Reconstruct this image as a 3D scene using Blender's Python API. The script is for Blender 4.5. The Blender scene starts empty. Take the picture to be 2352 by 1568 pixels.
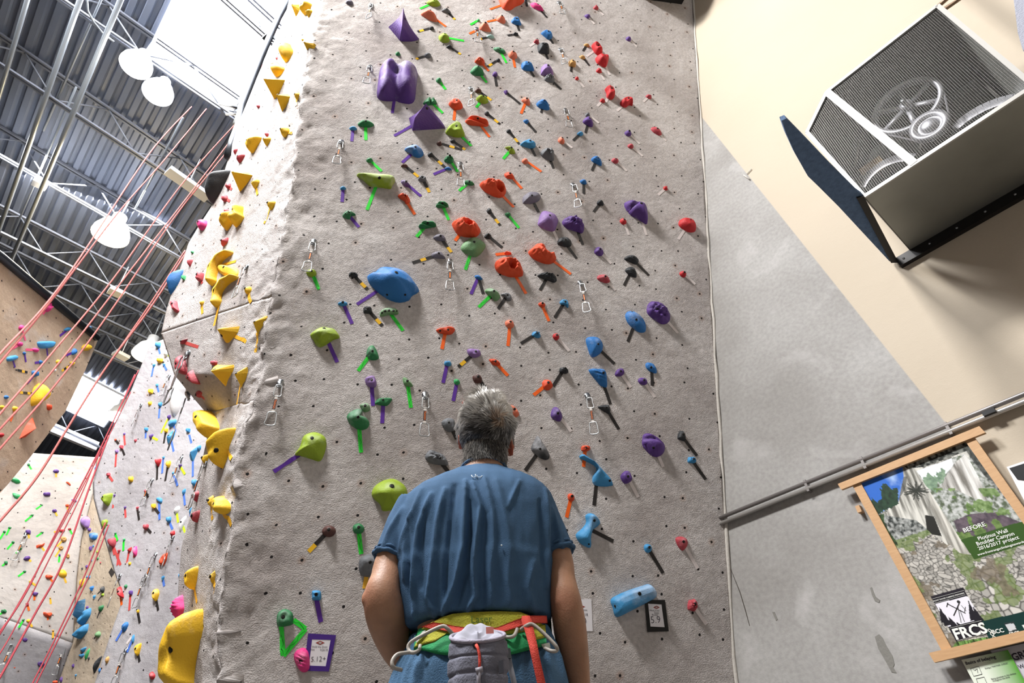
import bpy, math, random
import numpy as np
from mathutils import Vector, Matrix, noise

random.seed(7)
S = bpy.context.scene
COL = S.collection
# ---------------------------------------------------------------- camera
IW, IH, FPX = 2352, 1568, 1390.0
CX, CY = 1176.0, 784.0
VZ = (1055.0, -905.0)                      # vanishing point of the plumb line
zc = Vector((VZ[0]-CX, -(VZ[1]-CY), -FPX)).normalized()
fc = Vector((0, 0, -1)); yc = (fc - zc*fc.dot(zc)).normalized(); xc = yc.cross(zc)
CM = Matrix((xc, yc, zc))                  # camera space -> world
CAM = Vector((0, 0, .645))
cd = bpy.data.cameras.new('camera'); cam = bpy.data.objects.new('camera', cd); COL.objects.link(cam)
cam.matrix_world = Matrix.Translation(CAM) @ CM.to_4x4()
cd.sensor_width = 36; cd.lens = FPX/IW*36; cd.clip_start = .05; cd.clip_end = 200
S.camera = cam
# ---------------------------------------------------------------- world, exposure, big lights
w = bpy.data.worlds.new('World'); S.world = w; w.use_nodes = True
w.node_tree.nodes['Background'].inputs[0].default_value = (.75, .82, 1, 1)
w.node_tree.nodes['Background'].inputs[1].default_value = .2
S.view_settings.view_transform = 'Standard'; S.view_settings.look = 'None'
S.view_settings.gamma = 1; S.view_settings.use_curve_mapping = False
S.view_settings.exposure = 0.0
S.cycles.max_bounces = 7; S.cycles.diffuse_bounces = 3; S.cycles.glossy_bounces = 3

def area(name, loc, tgt, sx, sy, power, col):
    l = bpy.data.lights.new(name, 'AREA'); l.shape = 'RECTANGLE'; l.size = sx; l.size_y = sy
    l.energy = power; l.color = col
    o = bpy.data.objects.new(name, l); COL.objects.link(o); o.location = loc
    o.rotation_euler = (Vector(tgt)-Vector(loc)).to_track_quat('-Z', 'Y').to_euler()
    o['label'] = 'daylight '+{'': 'falling through a roof skylight above the climber', '001': 'the prow side', '002': 'fill added over the hall behind', '003': 'area light aimed at the back wall'}[name[18:]]; o['category'] = 'light'
    return o
area('skylight_daylight', (-2.9, -1.2, 10.3), (.2, 3.3, 3.4), 1.6, 1.6, 1750, (1, .98, .95))
area('skylight_daylight.001', (-4.8, 1.1, 10.1), (-2.6, 3.4, 5.5), 1.8, 1.8, 1250, (.97, .98, 1))  # added to brighten the prow side; no roof opening at this spot
area('skylight_daylight.002', (5, -5.5, 10.3), (.5, 1, 2), 3.5, 3.5, 240, (1, .96, .9))  # unseen fill light added behind the camera
area('skylight_daylight.003', (-7.5, 6.5, 10.3), (-9.5, 9.5, 2.5), 2.5, 2.5, 900, (1, .98, .96))  # area light aimed at the back wall, no skylight panel here

# ---------------------------------------------------------------- projection helpers
def ray(px, py):
    return (CM @ Vector((px-CX, -(py-CY), -FPX))).normalized()
class Plane:
    """a wall plane: point p0, normal n towards the viewer, horizontal axis u, up axis v"""
    def __init__(s, p0, n, off=0):
        s.n = Vector(n).normalized()
        s.p0 = Vector(p0)
        if s.n.dot(CAM - s.p0) < 0: s.n = -s.n
        s.p0 = s.p0 + s.n*off
        s.u = Vector((0, 0, 1)).cross(s.n)
        s.u = s.u.normalized() if s.u.length > 1e-4 else Vector((1, 0, 0))
        s.v = s.n.cross(s.u)
    def at(s, px, py, off=0):
        d = ray(px, py); p = s.p0 + s.n*off
        return CAM + d*((p-CAM).dot(s.n)/d.dot(s.n))
    def ab(s, P): q = P-s.p0; return q.dot(s.u), q.dot(s.v)
    def w(s, a, b, h=0): return s.p0 + s.u*a + s.v*b + s.n*h
def azdir(deg): return Vector((math.sin(math.radians(deg)), math.cos(math.radians(deg)), 0))
def vplane(P, az, lean=0):
    """plane through P whose level lines run along azimuth az, leaning lean degrees out over its foot"""
    u = azdir(az); n = Vector((-u.y, u.x, 0))
    if n.dot(CAM-P) < 0: n = -n
    n = n*math.cos(math.radians(lean)) - Vector((0, 0, 1))*math.sin(math.radians(lean))
    return Plane(P, n)
def hdist(px, py, d):
    r = ray(px, py); return CAM + r*(d/math.hypot(r.x, r.y))
def zplane(z): return Plane((0, 0, z), (0, 0, 1))
def proj(P):
    q = CM.transposed() @ (Vector(P)-CAM); return CX + FPX*q.x/-q.z, CY - FPX*q.y/-q.z

# ---------------------------------------------------------------- materials
def lin(c):
    if isinstance(c, str):
        c = [int(c[i:i+2], 16)/255 for i in (0, 2, 4)]
    return tuple((x/12.92 if x <= .04045 else ((x+.055)/1.055)**2.4) for x in c[:3])+(1,)
_m = {}
def mat(name, col, rough=.6, metal=0, bump=0, bscale=60, var=0, emit=0, sub=0, spec=.4, vscale=8):
    if name in _m: return _m[name]
    m = bpy.data.materials.new(name); m.use_nodes = True; nt = m.node_tree; b = nt.nodes['Principled BSDF']
    c = lin(col); b.inputs['Base Color'].default_value = c
    b.inputs['Roughness'].default_value = rough; b.inputs['Metallic'].default_value = metal
    b.inputs['Specular IOR Level'].default_value = spec
    if sub:
        b.inputs['Subsurface Weight'].default_value = sub; b.inputs['Subsurface Radius'].default_value = (.02, .008, .004)
        b.inputs['Subsurface Scale'].default_value = 1
    if emit:
        b.inputs['Emission Color'].default_value = c; b.inputs['Emission Strength'].default_value = emit
    if var:
        tc = nt.nodes.new('ShaderNodeTexCoord'); n = nt.nodes.new('ShaderNodeTexNoise'); n.inputs['Scale'].default_value = vscale
        n.inputs['Detail'].default_value = 6
        nt.links.new(tc.outputs['Object'], n.inputs['Vector'])
        mx = nt.nodes.new('ShaderNodeMix'); mx.data_type = 'RGBA'
        mx.inputs[6].default_value = tuple(x*(1-var) for x in c[:3])+(1,); mx.inputs[7].default_value = tuple(min(1, x*(1+var)) for x in c[:3])+(1,)
        mr = nt.nodes.new('ShaderNodeMapRange'); mr.inputs[1].default_value = .3; mr.inputs[2].default_value = .7
        nt.links.new(n.outputs[0], mr.inputs[0]); nt.links.new(mr.outputs[0], mx.inputs[0]); nt.links.new(mx.outputs[2], b.inputs['Base Color'])
    if bump:
        tc = nt.nodes.new('ShaderNodeTexCoord'); n = nt.nodes.new('ShaderNodeTexNoise'); n.inputs['Scale'].default_value = bscale
        n.inputs['Detail'].default_value = 5
        bp = nt.nodes.new('ShaderNodeBump'); bp.inputs['Strength'].default_value = bump; bp.inputs['Distance'].default_value = .01
        nt.links.new(tc.outputs['Object'], n.inputs['Vector'])
        nt.links.new(n.outputs[0], bp.inputs['Height']); nt.links.new(bp.outputs[0], b.inputs['Normal'])
    _m[name] = m; return m

def hold_mat(name, col, chalk=.25, rough=.62):
    """cast resin with chalk rubbed into it in patches"""
    if name in _m: return _m[name]
    m = mat(name, col, rough, bump=.25, bscale=90); nt = m.node_tree; b = nt.nodes['Principled BSDF']
    tc = nt.nodes.new('ShaderNodeTexCoord'); n = nt.nodes.new('ShaderNodeTexNoise'); n.inputs['Scale'].default_value = 9; n.inputs['Detail'].default_value = 7
    nt.links.new(tc.outputs['Object'], n.inputs['Vector'])
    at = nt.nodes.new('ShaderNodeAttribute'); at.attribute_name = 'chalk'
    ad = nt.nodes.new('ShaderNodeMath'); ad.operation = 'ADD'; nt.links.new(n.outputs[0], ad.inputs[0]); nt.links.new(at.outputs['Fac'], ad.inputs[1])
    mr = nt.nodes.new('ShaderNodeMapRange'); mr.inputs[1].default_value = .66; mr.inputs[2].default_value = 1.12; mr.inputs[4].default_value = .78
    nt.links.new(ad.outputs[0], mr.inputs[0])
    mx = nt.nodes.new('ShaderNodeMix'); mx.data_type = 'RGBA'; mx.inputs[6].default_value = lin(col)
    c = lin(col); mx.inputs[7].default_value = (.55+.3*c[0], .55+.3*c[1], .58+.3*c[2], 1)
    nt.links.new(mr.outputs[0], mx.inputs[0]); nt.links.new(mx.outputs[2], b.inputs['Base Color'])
    return m

def wall_mat(name, ca, cb, nuts=True, bump=.5, grain=1.0, extra=None):
    """sprayed concrete: mottled colour, gritty bump, T-nut holes on a loose grid in wall metres (UV)"""
    m = bpy.data.materials.new(name); m.use_nodes = True; nt = m.node_tree; L = nt.links; N = nt.nodes.new
    b = nt.nodes['Principled BSDF']; b.inputs['Roughness'].default_value = .85; b.inputs['Specular IOR Level'].default_value = .25
    uv = N('ShaderNodeUVMap')
    def noi(sc, det=6, dist=0):
        n = N('ShaderNodeTexNoise'); n.inputs['Scale'].default_value = sc; n.inputs['Detail'].default_value = det; n.inputs['Distortion'].default_value = dist
        L.new(uv.outputs[0], n.inputs['Vector']); return n.outputs[0]
    def rng(s, a, c, lo=0., hi=1.):
        r = N('ShaderNodeMapRange'); r.inputs[1].default_value = a; r.inputs[2].default_value = c; r.inputs[3].default_value = lo; r.inputs[4].default_value = hi
        L.new(s, r.inputs[0]); return r.outputs[0]
    def mix(f, a, c):
        x = N('ShaderNodeMix'); x.data_type = 'RGBA'
        L.new(f, x.inputs[0])
        for v, i in ((a, 6), (c, 7)):
            if hasattr(v, 'links'): L.new(v, x.inputs[i])
            else: x.inputs[i].default_value = v
        return x.outputs[2]
    base = mix(rng(noi(1.3, 5), .36, .64), lin(ca), lin(cb))
    g = noi(38, 4)
    base = mix(rng(g, .35, .72, 0, .35*grain), base, tuple(x*.45 for x in lin(ca)[:3])+(1,))
    base = mix(rng(noi(3.1, 6, .6), .58, .74, 0, .42), base, (.62, .60, .60, 1))      # chalk scuffs
    if nuts:
        vo = N('ShaderNodeTexVoronoi'); vo.voronoi_dimensions = '2D'; vo.inputs['Scale'].default_value = 4.6; vo.inputs['Randomness'].default_value = .55
        L.new(uv.outputs[0], vo.inputs['Vector'])
        sp = N('ShaderNodeSeparateColor'); L.new(vo.outputs['Color'], sp.inputs[0])
        halo = rng(vo.outputs['Distance'], .05, .16, 1, 0)
        mu = N('ShaderNodeMath'); mu.operation = 'MULTIPLY'; L.new(halo, mu.inputs[0]); L.new(rng(sp.outputs[0], .55, .95, 0, .55), mu.inputs[1])
        base = mix(mu.outputs[0], base, lin('a58876'))
        hole = rng(vo.outputs['Distance'], .033, .046, 1, 0)
        base = mix(hole, base, (.012, .01, .01, 1))
    if extra: base = extra(nt, uv, base, mix, rng)
    L.new(base, b.inputs['Base Color'])
    h1 = noi(9, 7, 0); h2 = noi(130, 3)
    ad = N('ShaderNodeMath'); ad.operation = 'ADD'; L.new(h1, ad.inputs[0]); mm = N('ShaderNodeMath'); mm.operation = 'MULTIPLY'; mm.inputs[1].default_value = .35*grain
    L.new(h2, mm.inputs[0]); L.new(mm.outputs[0], ad.inputs[1])
    bp = N('ShaderNodeBump'); bp.inputs['Strength'].default_value = bump; bp.inputs['Distance'].default_value = .022
    L.new(ad.outputs[0], bp.inputs['Height']); L.new(bp.outputs[0], b.inputs['Normal'])
    return m

# ---------------------------------------------------------------- object helpers
def tag(o, label=None, cat=None, group=None, kind=None):
    if label: o['label'] = label
    if cat: o['category'] = cat
    if group: o['group'] = group
    if kind: o['kind'] = kind
    return o
def mk(name, verts, faces, m=None, parent=None, smooth=True, mi=None, uvs=None, attr=None, origin=None):
    me = bpy.data.meshes.new(name)
    if origin is not None: verts = [Vector(v)-Vector(origin) for v in verts]
    me.from_pydata([tuple(v) for v in verts], [], faces)
    if m is not None:
        for x in (m if isinstance(m, (list, tuple)) else [m]): me.materials.append(x)
    if mi is not None: me.polygons.foreach_set('material_index', mi)
    me.polygons.foreach_set('use_smooth', [smooth]*len(faces))
    if uvs is not None:
        ul = me.uv_layers.new(name='UVMap')
        lv = np.empty(len(me.loops), dtype=np.int32); me.loops.foreach_get('vertex_index', lv)
        ul.data.foreach_set('uv', np.asarray(uvs, dtype=np.float32)[lv].ravel())
    if attr is not None:
        a = me.attributes.new(attr[0], 'FLOAT', 'POINT'); a.data.foreach_set('value', np.asarray(attr[1], dtype=np.float32))
    me.update()
    o = bpy.data.objects.new(name, me); COL.objects.link(o)
    if origin is not None: o.location = Vector(origin)
    if parent is not None:
        o.parent = parent
        if origin is not None: o.location = Vector(origin) - parent.location
        else:
            o.location = -parent.location
    return o
def empty(name, loc):
    o = bpy.data.objects.new(name, None); COL.objects.link(o); o.location = loc; o.empty_display_size = .05; return o
class MB:
    def __init__(s): s.v = []; s.f = []; s.mi = []
    def add(s, v, f, mi=0):
        n = len(s.v); s.v += [Vector(x) for x in v]; s.f += [tuple(i+n for i in q) for q in f]; s.mi += [mi]*len(f)
    def box(s, c, ax, half, mi=0):
        c = Vector(c); X, Y, Z = [Vector(a)*h for a, h in zip(ax, half)]
        v = [c+X*i+Y*j+Z*k for i in (-1, 1) for j in (-1, 1) for k in (-1, 1)]
        s.add(v, [(0, 1, 3, 2), (4, 6, 7, 5), (0, 4, 5, 1), (2, 3, 7, 6), (0, 2, 6, 4), (1, 5, 7, 3)], mi)
    def tube(s, pts, r, seg=8, closed=False, mi=0, cap=True):
        pts = [Vector(p) for p in pts]; n = len(pts); rr = r if isinstance(r, (list, tuple)) else [r]*n
        t0 = (pts[1]-pts[0]).normalized(); a = t0.orthogonal().normalized(); rings = []
        for i in range(n):
            if closed: t = (pts[(i+1) % n]-pts[i-1]).normalized()
            else: t = (pts[min(i+1, n-1)]-pts[max(i-1, 0)]).normalized()
            a = (a - t*a.dot(t)).normalized(); b = t.cross(a)
            rings.append([pts[i] + (a*math.cos(2*math.pi*k/seg)+b*math.sin(2*math.pi*k/seg))*rr[i] for k in range(seg)])
        v = [p for r_ in rings for p in r_]; f = []
        for i in range(n if closed else n-1):
            for k in range(seg):
                j = (i+1) % n; f.append((i*seg+k, i*seg+(k+1) % seg, j*seg+(k+1) % seg, j*seg+k))
        if cap and not closed: f += [tuple(range(seg))[::-1], tuple((n-1)*seg+k for k in range(seg))]
        s.add(v, f, mi)
    def prism(s, poly, d, mi=0):
        poly = [Vector(p) for p in poly]; n = len(poly); d = Vector(d)
        s.add(poly+[p+d for p in poly], [tuple(range(n)), tuple(range(2*n-1, n-1, -1))]+[(i, (i+1) % n, n+(i+1) % n, n+i) for i in range(n)], mi)
    def lathe(s, c, axis, prof, seg=24, mi=0):
        """prof: list of (radius, height along axis)"""
        c = Vector(c); t = Vector(axis).normalized(); a = t.orthogonal().normalized(); b = t.cross(a)
        v = [c+t*h+(a*math.cos(2*math.pi*k/seg)+b*math.sin(2*math.pi*k/seg))*r for r, h in prof for k in range(seg)]
        s.add(v, [(i*seg+k, i*seg+(k+1) % seg, (i+1)*seg+(k+1) % seg, (i+1)*seg+k) for i in range(len(prof)-1) for k in range(seg)], mi)
    def build(s, name, m, parent=None, smooth=False, origin=None):
        return mk(name, s.v, s.f, m, parent, smooth, s.mi, origin=origin)

# surface roughness of the sprayed walls, one vector field shared by walls, holds and tape
def rough_amp(p):
    d = 9.
    if p.y < 6 and ARETE:
        for a, b in zip(ARETE[:-1], ARETE[1:]):
            ab = b-a; t = max(0, min(1, (p-a).dot(ab)/ab.dot(ab))); d = min(d, (p-a-ab*t).length)
    return .012 + .024*max(0, 1-d/.32)
ARETE = []
def wob(p):
    q = Vector(p); A = rough_amp(q)
    if A > .013:
        return (noise.noise_vector(q*2.3)*.5 + noise.noise_vector(q*7)*.5+noise.noise_vector(q*16)*.45+noise.noise_vector(q*34)*.2)*A
    return noise.noise_vector(q*2.3)*.5*A
def resamp(pts, n, ts):
    """piecewise-linear points at parameters 0..1 (control points spaced by ts)"""
    out = []
    for i in range(n+1):
        t = i/n
        k = 0
        while k < len(ts)-2 and t > ts[k+1]: k += 1
        f = (t-ts[k])/max(1e-9, ts[k+1]-ts[k]); out.append(pts[k].lerp(pts[k+1], f))
    return out
def sheet(name, left, right, nu, nv, m, label=None, disp=True, thick=.12, inward=None):
    """wall skin between two edge polylines with matching control points (top to bottom)"""
    L = [0]
    for a, b, c, d in zip(left[:-1], left[1:], right[:-1], right[1:]): L.append(L[-1]+((a-b).length+(c-d).length)/2)
    ts = [x/L[-1] for x in L]
    A = resamp(left, nv, ts); B = resamp(right, nv, ts); v = []; uv = []; wd = max((a-b).length for a, b in zip(A, B))
    for j in range(nv+1):
        for i in range(nu+1):
            p = A[j].lerp(B[j], i/nu); v.append(p + wob(p) if disp else p)
            lo = (A[j]-B[j]).length*(1-i/nu)
            uv.append((lo, L[-1]*(1-j/nv)))
    f = [(j*(nu+1)+i, j*(nu+1)+i+1, (j+1)*(nu+1)+i+1, (j+1)*(nu+1)+i) for j in range(nv) for i in range(nu)]
    n = (A[0]-A[-1]).cross(B[0]-A[0])
    if n.dot(CAM-A[nv//2]) < 0: f = [q[::-1] for q in f]
    o = mk(name, v, f, m, None, True, uvs=uv)
    if thick:
        so = o.modifiers.new('thickness', 'SOLIDIFY'); so.thickness = thick; so.offset = -1
        so.offset = -1 if True else 1
    o['kind'] = 'structure'
    return o

# ================================================================ the setting
P0 = hdist(1680, 1420, 4.4)
HAZ = -43.5736
RW = vplane(P0, HAZ)                              # right wall
hdir = azdir(HAZ)                                 # along it, away from the camera
cb_, ct_ = RW.at(1690, 1568), RW.at(1592, 0)
cl = (ct_-cb_).normalized()                       # the leaning corner
MP = Plane(cb_, azdir(74).cross(cl))              # main climbing face
def down_to(p, q, z): return p + (q-p)*((z-p.z)/(q.z-p.z))
# arete of the main face
ar = [MP.at(*p) for p in [(742, -55), (735, 0), (700, 180), (672, 420), (622, 680), (600, 850), (572, 960), (545, 1040), (528, 1200), (512, 1400), (500, 1568)]]
ARETE[:] = ar[:]
ar_bot = down_to(ar[-2], ar[-1], 0); ar_top = down_to(ar[1], ar[0], 9.6)
cor = lambda z: down_to(cb_, ct_, z)
MW = wall_mat('climbing_wall_concrete', 'b0a8a5', 'd4cecc', bump=.85)
FW = wall_mat('far_wall_concrete', 'a19da0', 'bab7ba', grain=.5)
left = [ar_top]+ar+[ar_bot]
sheet('wall_main', left, [cor(p.z) for p in left], 150, 330, MW)

# left side of the same prow: yellow-hold face, bulge, lower face
UA = -60
def side(pairs, az=UA):
    lp, rp = [], []
    for (lx, ly), r in pairs:
        r = r if isinstance(r, Vector) else MP.at(*r)
        lp.append(vplane(r, az).at(lx, ly)); rp.append(r)
    return lp, rp
ul, ur = side([((672, -40), (742, -55)), ((655, 40), (733, 20)), ((590, 180), (705, 150)), ((545, 290), (690, 290)), ((500, 450), (668, 440)), ((432, 560), (645, 560)), ((385, 700), (630, 640)), ((370, 765), (622, 680))])
ul = [down_to(ul[1], ul[0], 9.6)]+ul; ur = [ar_top]+ur
sheet('wall_side_upper', ul, ur, 70, 190, MW)
bl = [ul[-1], vplane(MP.at(600, 850), UA).at(400, 860), vplane(MP.at(583, 920), -47).at(472, 948)]
sheet('wall_side_bulge', bl, [ur[-1], MP.at(600, 850), MP.at(583, 920)], 60, 50, MW)
LLl = [bl[-1]]; LLr = [MP.at(583, 920)]
for l, r in [((476, 1010), (555, 1010)), ((452, 1120), (540, 1100)), ((418, 1250), (524, 1240)), ((405, 1400), (512, 1400)), ((380, 1568), (500, 1568))]:
    r3 = MP.at(*r); LLr.append(r3); LLl.append(vplane(r3, -47).at(*l))
LLl.append(down_to(LLl[-2], LLl[-1], 0)); LLr.append(ar_bot)
sheet('wall_side_lower', LLl, LLr, 50, 150, MW)

# far grey face with the small holds
FGP = vplane(hdist(300, 1200, 7.0), -72, 6)
fl = [FGP.at(*p) for p in [(345, 790), (300, 900), (245, 1010), (212, 1110), (214, 1145), (237, 1230), (262, 1310), (284, 1370), (255, 1450), (220, 1560)]]
fr = [FGP.at(*p) for p in [(470, 745), (520, 880), (530, 1000), (530, 1100), (530, 1140), (510, 1230), (500, 1310), (490, 1370), (480, 1450), (470, 1570)]]
fl.append(down_to(fl[-2], fl[-1], 0)); fr.append(down_to(fr[-2], fr[-1], 0))
sheet('wall_far_grey', fl, fr, 50, 90, FW)

# pale back wall, its lower facet and its right return
BWP = vplane(hdist(100, 1200, 11.5), 48, 8)
BRP = vplane(BWP.at(215, 1130), -62, 10)
PW = wall_mat('pale_wall_concrete', 'b9b2ad', 'cdc7c2', grain=.3)
TW = wall_mat('tan_wall_concrete', 'b8a894', 'c9b9a5', grain=.3)
crease = [(222, 1050), (215, 1130), (186, 1240), (176, 1330), (167, 1476)]
bwl = [(-60, 1030), (-60, 1130), (-60, 1240), (-60, 1330), (-60, 1395)]
sheet('wall_back', [BWP.at(*p) for p in bwl], [BWP.at(*p) for p in crease], 60, 60, PW)
e1, e2 = BWP.at(-60, 1395), BWP.at(167, 1476)
BLP = vplane(e1, 48, 22)
q1, q2 = BLP.at(-60, 1600), BLP.at(122, 1600)
sheet('wall_back_lower', [e1, q1, down_to(e1, q1, 0)], [e2, q2, down_to(e2, q2, 0)], 30, 30, FW)
brr = [(300, 1046), (300, 1130), (310, 1240), (320, 1330), (330, 1476), (330, 1600)]
c2 = crease+[(122, 1600)]
sheet('wall_back_return', [BRP.at(*p) for p in c2], [BRP.at(*p) for p in brr], 40, 60, TW)

# warm brown wall on the left
b1, b2, b3 = hdist(220, 780, 7.6), hdist(0, 588, 6.2), hdist(0, 1100, 7.0)
BNP = Plane(b1, (b2-b1).cross(b3-b1))
BW_ = wall_mat('brown_wall_concrete', 'b59c84', 'cdb59b', grain=.6)
bl_px = [(-320, 400), (-320, 700), (-320, 1000), (-320, 1400)]
br_px = [(215, 762), (226, 778), (150, 950), (-60, 1240)]
mb = MB(); pts = [BNP.at(*p) for p in [(-420, 290), (0, 592), (212, 762), (226, 778), (196, 850), (150, 945), (85, 1030), (20, 1110), (-120, 1260), (-420, 1300)]]
n = len(pts); back = [p - BNP.n*.35 for p in pts]
mk('wall_left', pts+back, [tuple(range(n)), tuple(range(2*n-1, n-1, -1))]+[(i, n+i, n+(i+1) % n, (i+1) % n) for i in range(n)], BW_, smooth=False,
   uvs=[BNP.ab(p) for p in pts+back])['kind'] = 'structure'
mb = MB(); mb.tube([BNP.at(-300, 370, .02), BNP.at(0, 588, .02), BNP.at(222, 775, .02)], .045, 10)
mb.build('trim_1', mat('dark_steel', '3c4046', .45, .6), smooth=True)['kind'] = 'structure'

# right wall: grey concrete low, cream paint above a slanting edge
def cream(nt, uv, base, mix, rng):
    N = nt.nodes.new; L = nt.links
    a1 = RW.ab(RW.at(1605, 260)); a2 = RW.ab(RW.at(2175, 975))
    dx, dy = a2[0]-a1[0], a2[1]-a1[1]; ln = math.hypot(dx, dy); nx, ny = -dy/ln, dx/ln
    sgn = 1 if (RW.ab(RW.at(2200, 500))[0]-a1[0])*nx+(RW.ab(RW.at(2200, 500))[1]-a1[1])*ny > 0 else -1
    vm = N('ShaderNodeVectorMath'); vm.operation = 'DOT_PRODUCT'; vm.inputs[1].default_value = (nx*sgn, ny*sgn, 0)
    L.new(uv.outputs[0], vm.inputs[0]); k = (a1[0]*nx+a1[1]*ny)*sgn
    f = rng(vm.outputs['Value'], k-.004, k+.004)
    sx = N('ShaderNodeSeparateXYZ'); L.new(uv.outputs[0], sx.inputs[0])
    f2 = rng(sx.outputs[1], a1[1]-.004, a1[1]+.004)
    mxm = N('ShaderNodeMath'); mxm.operation = 'MAXIMUM'; L.new(f, mxm.inputs[0]); L.new(f2, mxm.inputs[1])
    n = N('ShaderNodeTexNoise'); n.inputs['Scale'].default_value = 1.2; L.new(uv.outputs[0], n.inputs['Vector'])
    cr = mix(n.outputs[0], lin('bfb29f'), lin('c9bdac'))
    return mix(mxm.outputs[0], base, cr)
GW = wall_mat('right_wall_concrete', '9c9996', 'b1afad', nuts=False, bump=.12, grain=.8, extra=cream)
c0 = RW.p0 + hdir*1.6; cN = RW.p0 - hdir*9
rv = [Vector((c0.x, c0.y, 0)), Vector((cN.x, cN.y, 0)), Vector((cN.x, cN.y, 10.5)), Vector((c0.x, c0.y, 10.5))]
rb = [p - RW.n*.3 for p in rv]
o = mk('wall_right', rv+rb, [(0, 1, 2, 3), (7, 6, 5, 4), (0, 4, 5, 1), (1, 5, 6, 2), (2, 6, 7, 3), (3, 7, 4, 0)], GW, smooth=False, uvs=[RW.ab(p) for p in rv+rb]); o['kind'] = 'structure'
# plaster seam in the corner
mb = MB(); pp = []
for i in range(60):
    p = cor(.02+9.4*i/59) + RW.n*.004 + MP.n*.006; pp.append(p+noise.noise_vector(p*5)*.012)
mb.tube(pp, [.010+.008*noise.noise(p*9) for p in pp], 8); mb.build('trim_2', mat('plaster', 'c9c4bd', .9, bump=.4), smooth=True)['kind'] = 'structure'
# crack and grey patches on the concrete low on the right wall
mb = MB()
for px in ([(1672, 1290), (1700, 1360), (1712, 1400), (1722, 1437)],):
    pts = [RW.at(*p) for p in px]; mb.tube([p+RW.n*.0005 for p in pts], [.0015, .003, .003, .002], 5)
mb.build('trim_3', mat('crack', '4d4640', .9))['kind'] = 'structure'
def blob(plane, px, off=.002, seg=5):
    pts = [plane.at(*p, off) for p in px]
    return pts
for nm, px in (('wall_patch', [(2010, 1462), (2020, 1456), (2028, 1465), (2035, 1480), (2050, 1505), (2055, 1525), (2052, 1532), (2060, 1545), (2048, 1543), (2040, 1528), (2030, 1510), (2018, 1490)]),
               ('wall_patch.001', [(1999, 1350), (2003, 1348), (2008, 1362), (2012, 1370), (2022, 1378), (2020, 1384), (2010, 1380), (2004, 1368)]),
               ('wall_patch.002', [(1774, 1405), (1780, 1405), (1787, 1422), (1783, 1425)])):
    mb = MB(); mb.prism([RW.at(*p, -.002) for p in px], RW.n*.004)
    tag(mb.build(nm, mat('patch_mortar', '83817c', .9, bump=.3)), {'wall_patch': 'long grey mortar patch on the concrete wall left of the poster foot', 'wall_patch.001': 'small hooked grey mark on the concrete wall halfway down the poster',
        'wall_patch.002': 'tiny grey mark on concrete wall beside the thin crack'}[nm], 'patch')
# floor and the rest of the hall
def slab(name, z, x0, x1, y0, y1, m, t=.2):
    mb = MB(); mb.box(((x0+x1)/2, (y0+y1)/2, z), ((1, 0, 0), (0, 1, 0), (0, 0, 1)), ((x1-x0)/2, (y1-y0)/2, t/2)); o = mb.build(name, m); o['kind'] = 'structure'; return o
slab('floor', -.1, -26, 12, -12, 26, mat('rubber_floor', '5c5854', .9, bump=.2, bscale=40))
mb = MB(); mb.box((-7, -9, 5.2), ((1, 0, 0), (0, 1, 0), (0, 0, 1)), (19, .1, 5.3)); mb.build('wall_rear', mat('hall_paint', 'b9b4ac', .9))['kind'] = 'structure'
mb = MB(); mb.box((-20, 8, 5.2), ((1, 0, 0), (0, 1, 0), (0, 0, 1)), (.1, 17, 5.3)); mb.build('wall_far_left', mat('hall_paint_far', '4a4c52', .9))['kind'] = 'structure'
mb = MB(); mb.box((-8, 25, 5.2), ((1, 0, 0), (0, 1, 0), (0, 0, 1)), (12, .1, 5.3)); mb.build('wall_far_end', mat('hall_paint_far', '4a4c52', .9))['kind'] = 'structure'

# ---------------------------------------------------------------- roof: ribbed deck, joists, skylights
ZC = 10.5
kd = azdir(-45.75); jd = azdir(44.25); JD = azdir(36)
dv, df = [], []
org = Vector((0, 0, ZC)); i = 0
u0 = -14.
while u0 < 30:
    prof = [(0, 0), (.06, 0), (.085, -.055), (.165, -.055), (.19, 0)]
    for a, h in prof:
        for L_ in (-12, 32):
            p = org + jd*(u0+a) + kd*L_ + Vector((0, 0, h)); dv.append(p)
    u0 += .19
nq = len(dv)//2
df = [(2*i, 2*i+1, 2*i+3, 2*i+2) for i in range(nq-1)]
o = mk('ceiling', dv, df, mat('roof_deck', '747b8b', .5, .15, var=.12, vscale=.6), smooth=False); o['kind'] = 'structure'
so = o.modifiers.new('t', 'SOLIDIFY'); so.thickness = .01
Z1 = zplane(9.85); Z2 = zplane(ZC-.07)
jm = mat('joist_steel', '767a84', .5, .2)
labels_j = ['open web roof joist nearest the camera crossing the big skylight', 'open web roof joist carrying the two bright lamps by the big skylight',
            'open web roof joist second below the big skylight, passing behind the upper ropes', 'open web roof joist with the small white box on its bottom chord',
            'open web roof joist just above the warm hanging lamp glow', 'open web roof joist behind the red ropes, beside the brown wall top',
            'open web roof joist just above the lower skylight', 'farthest open web roof joist at the dark end of the hall']
jl = [((516, 0), (608, 75)), ((200, 40), (540, 272)), ((0, 149), (480, 463)), ((0, 358), (250, 500)), ((0, 534), (375, 716)), ((150, 690), (330, 775)), ((213, 804), (318, 848)), ((100, 965), (215, 1020))]
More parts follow.
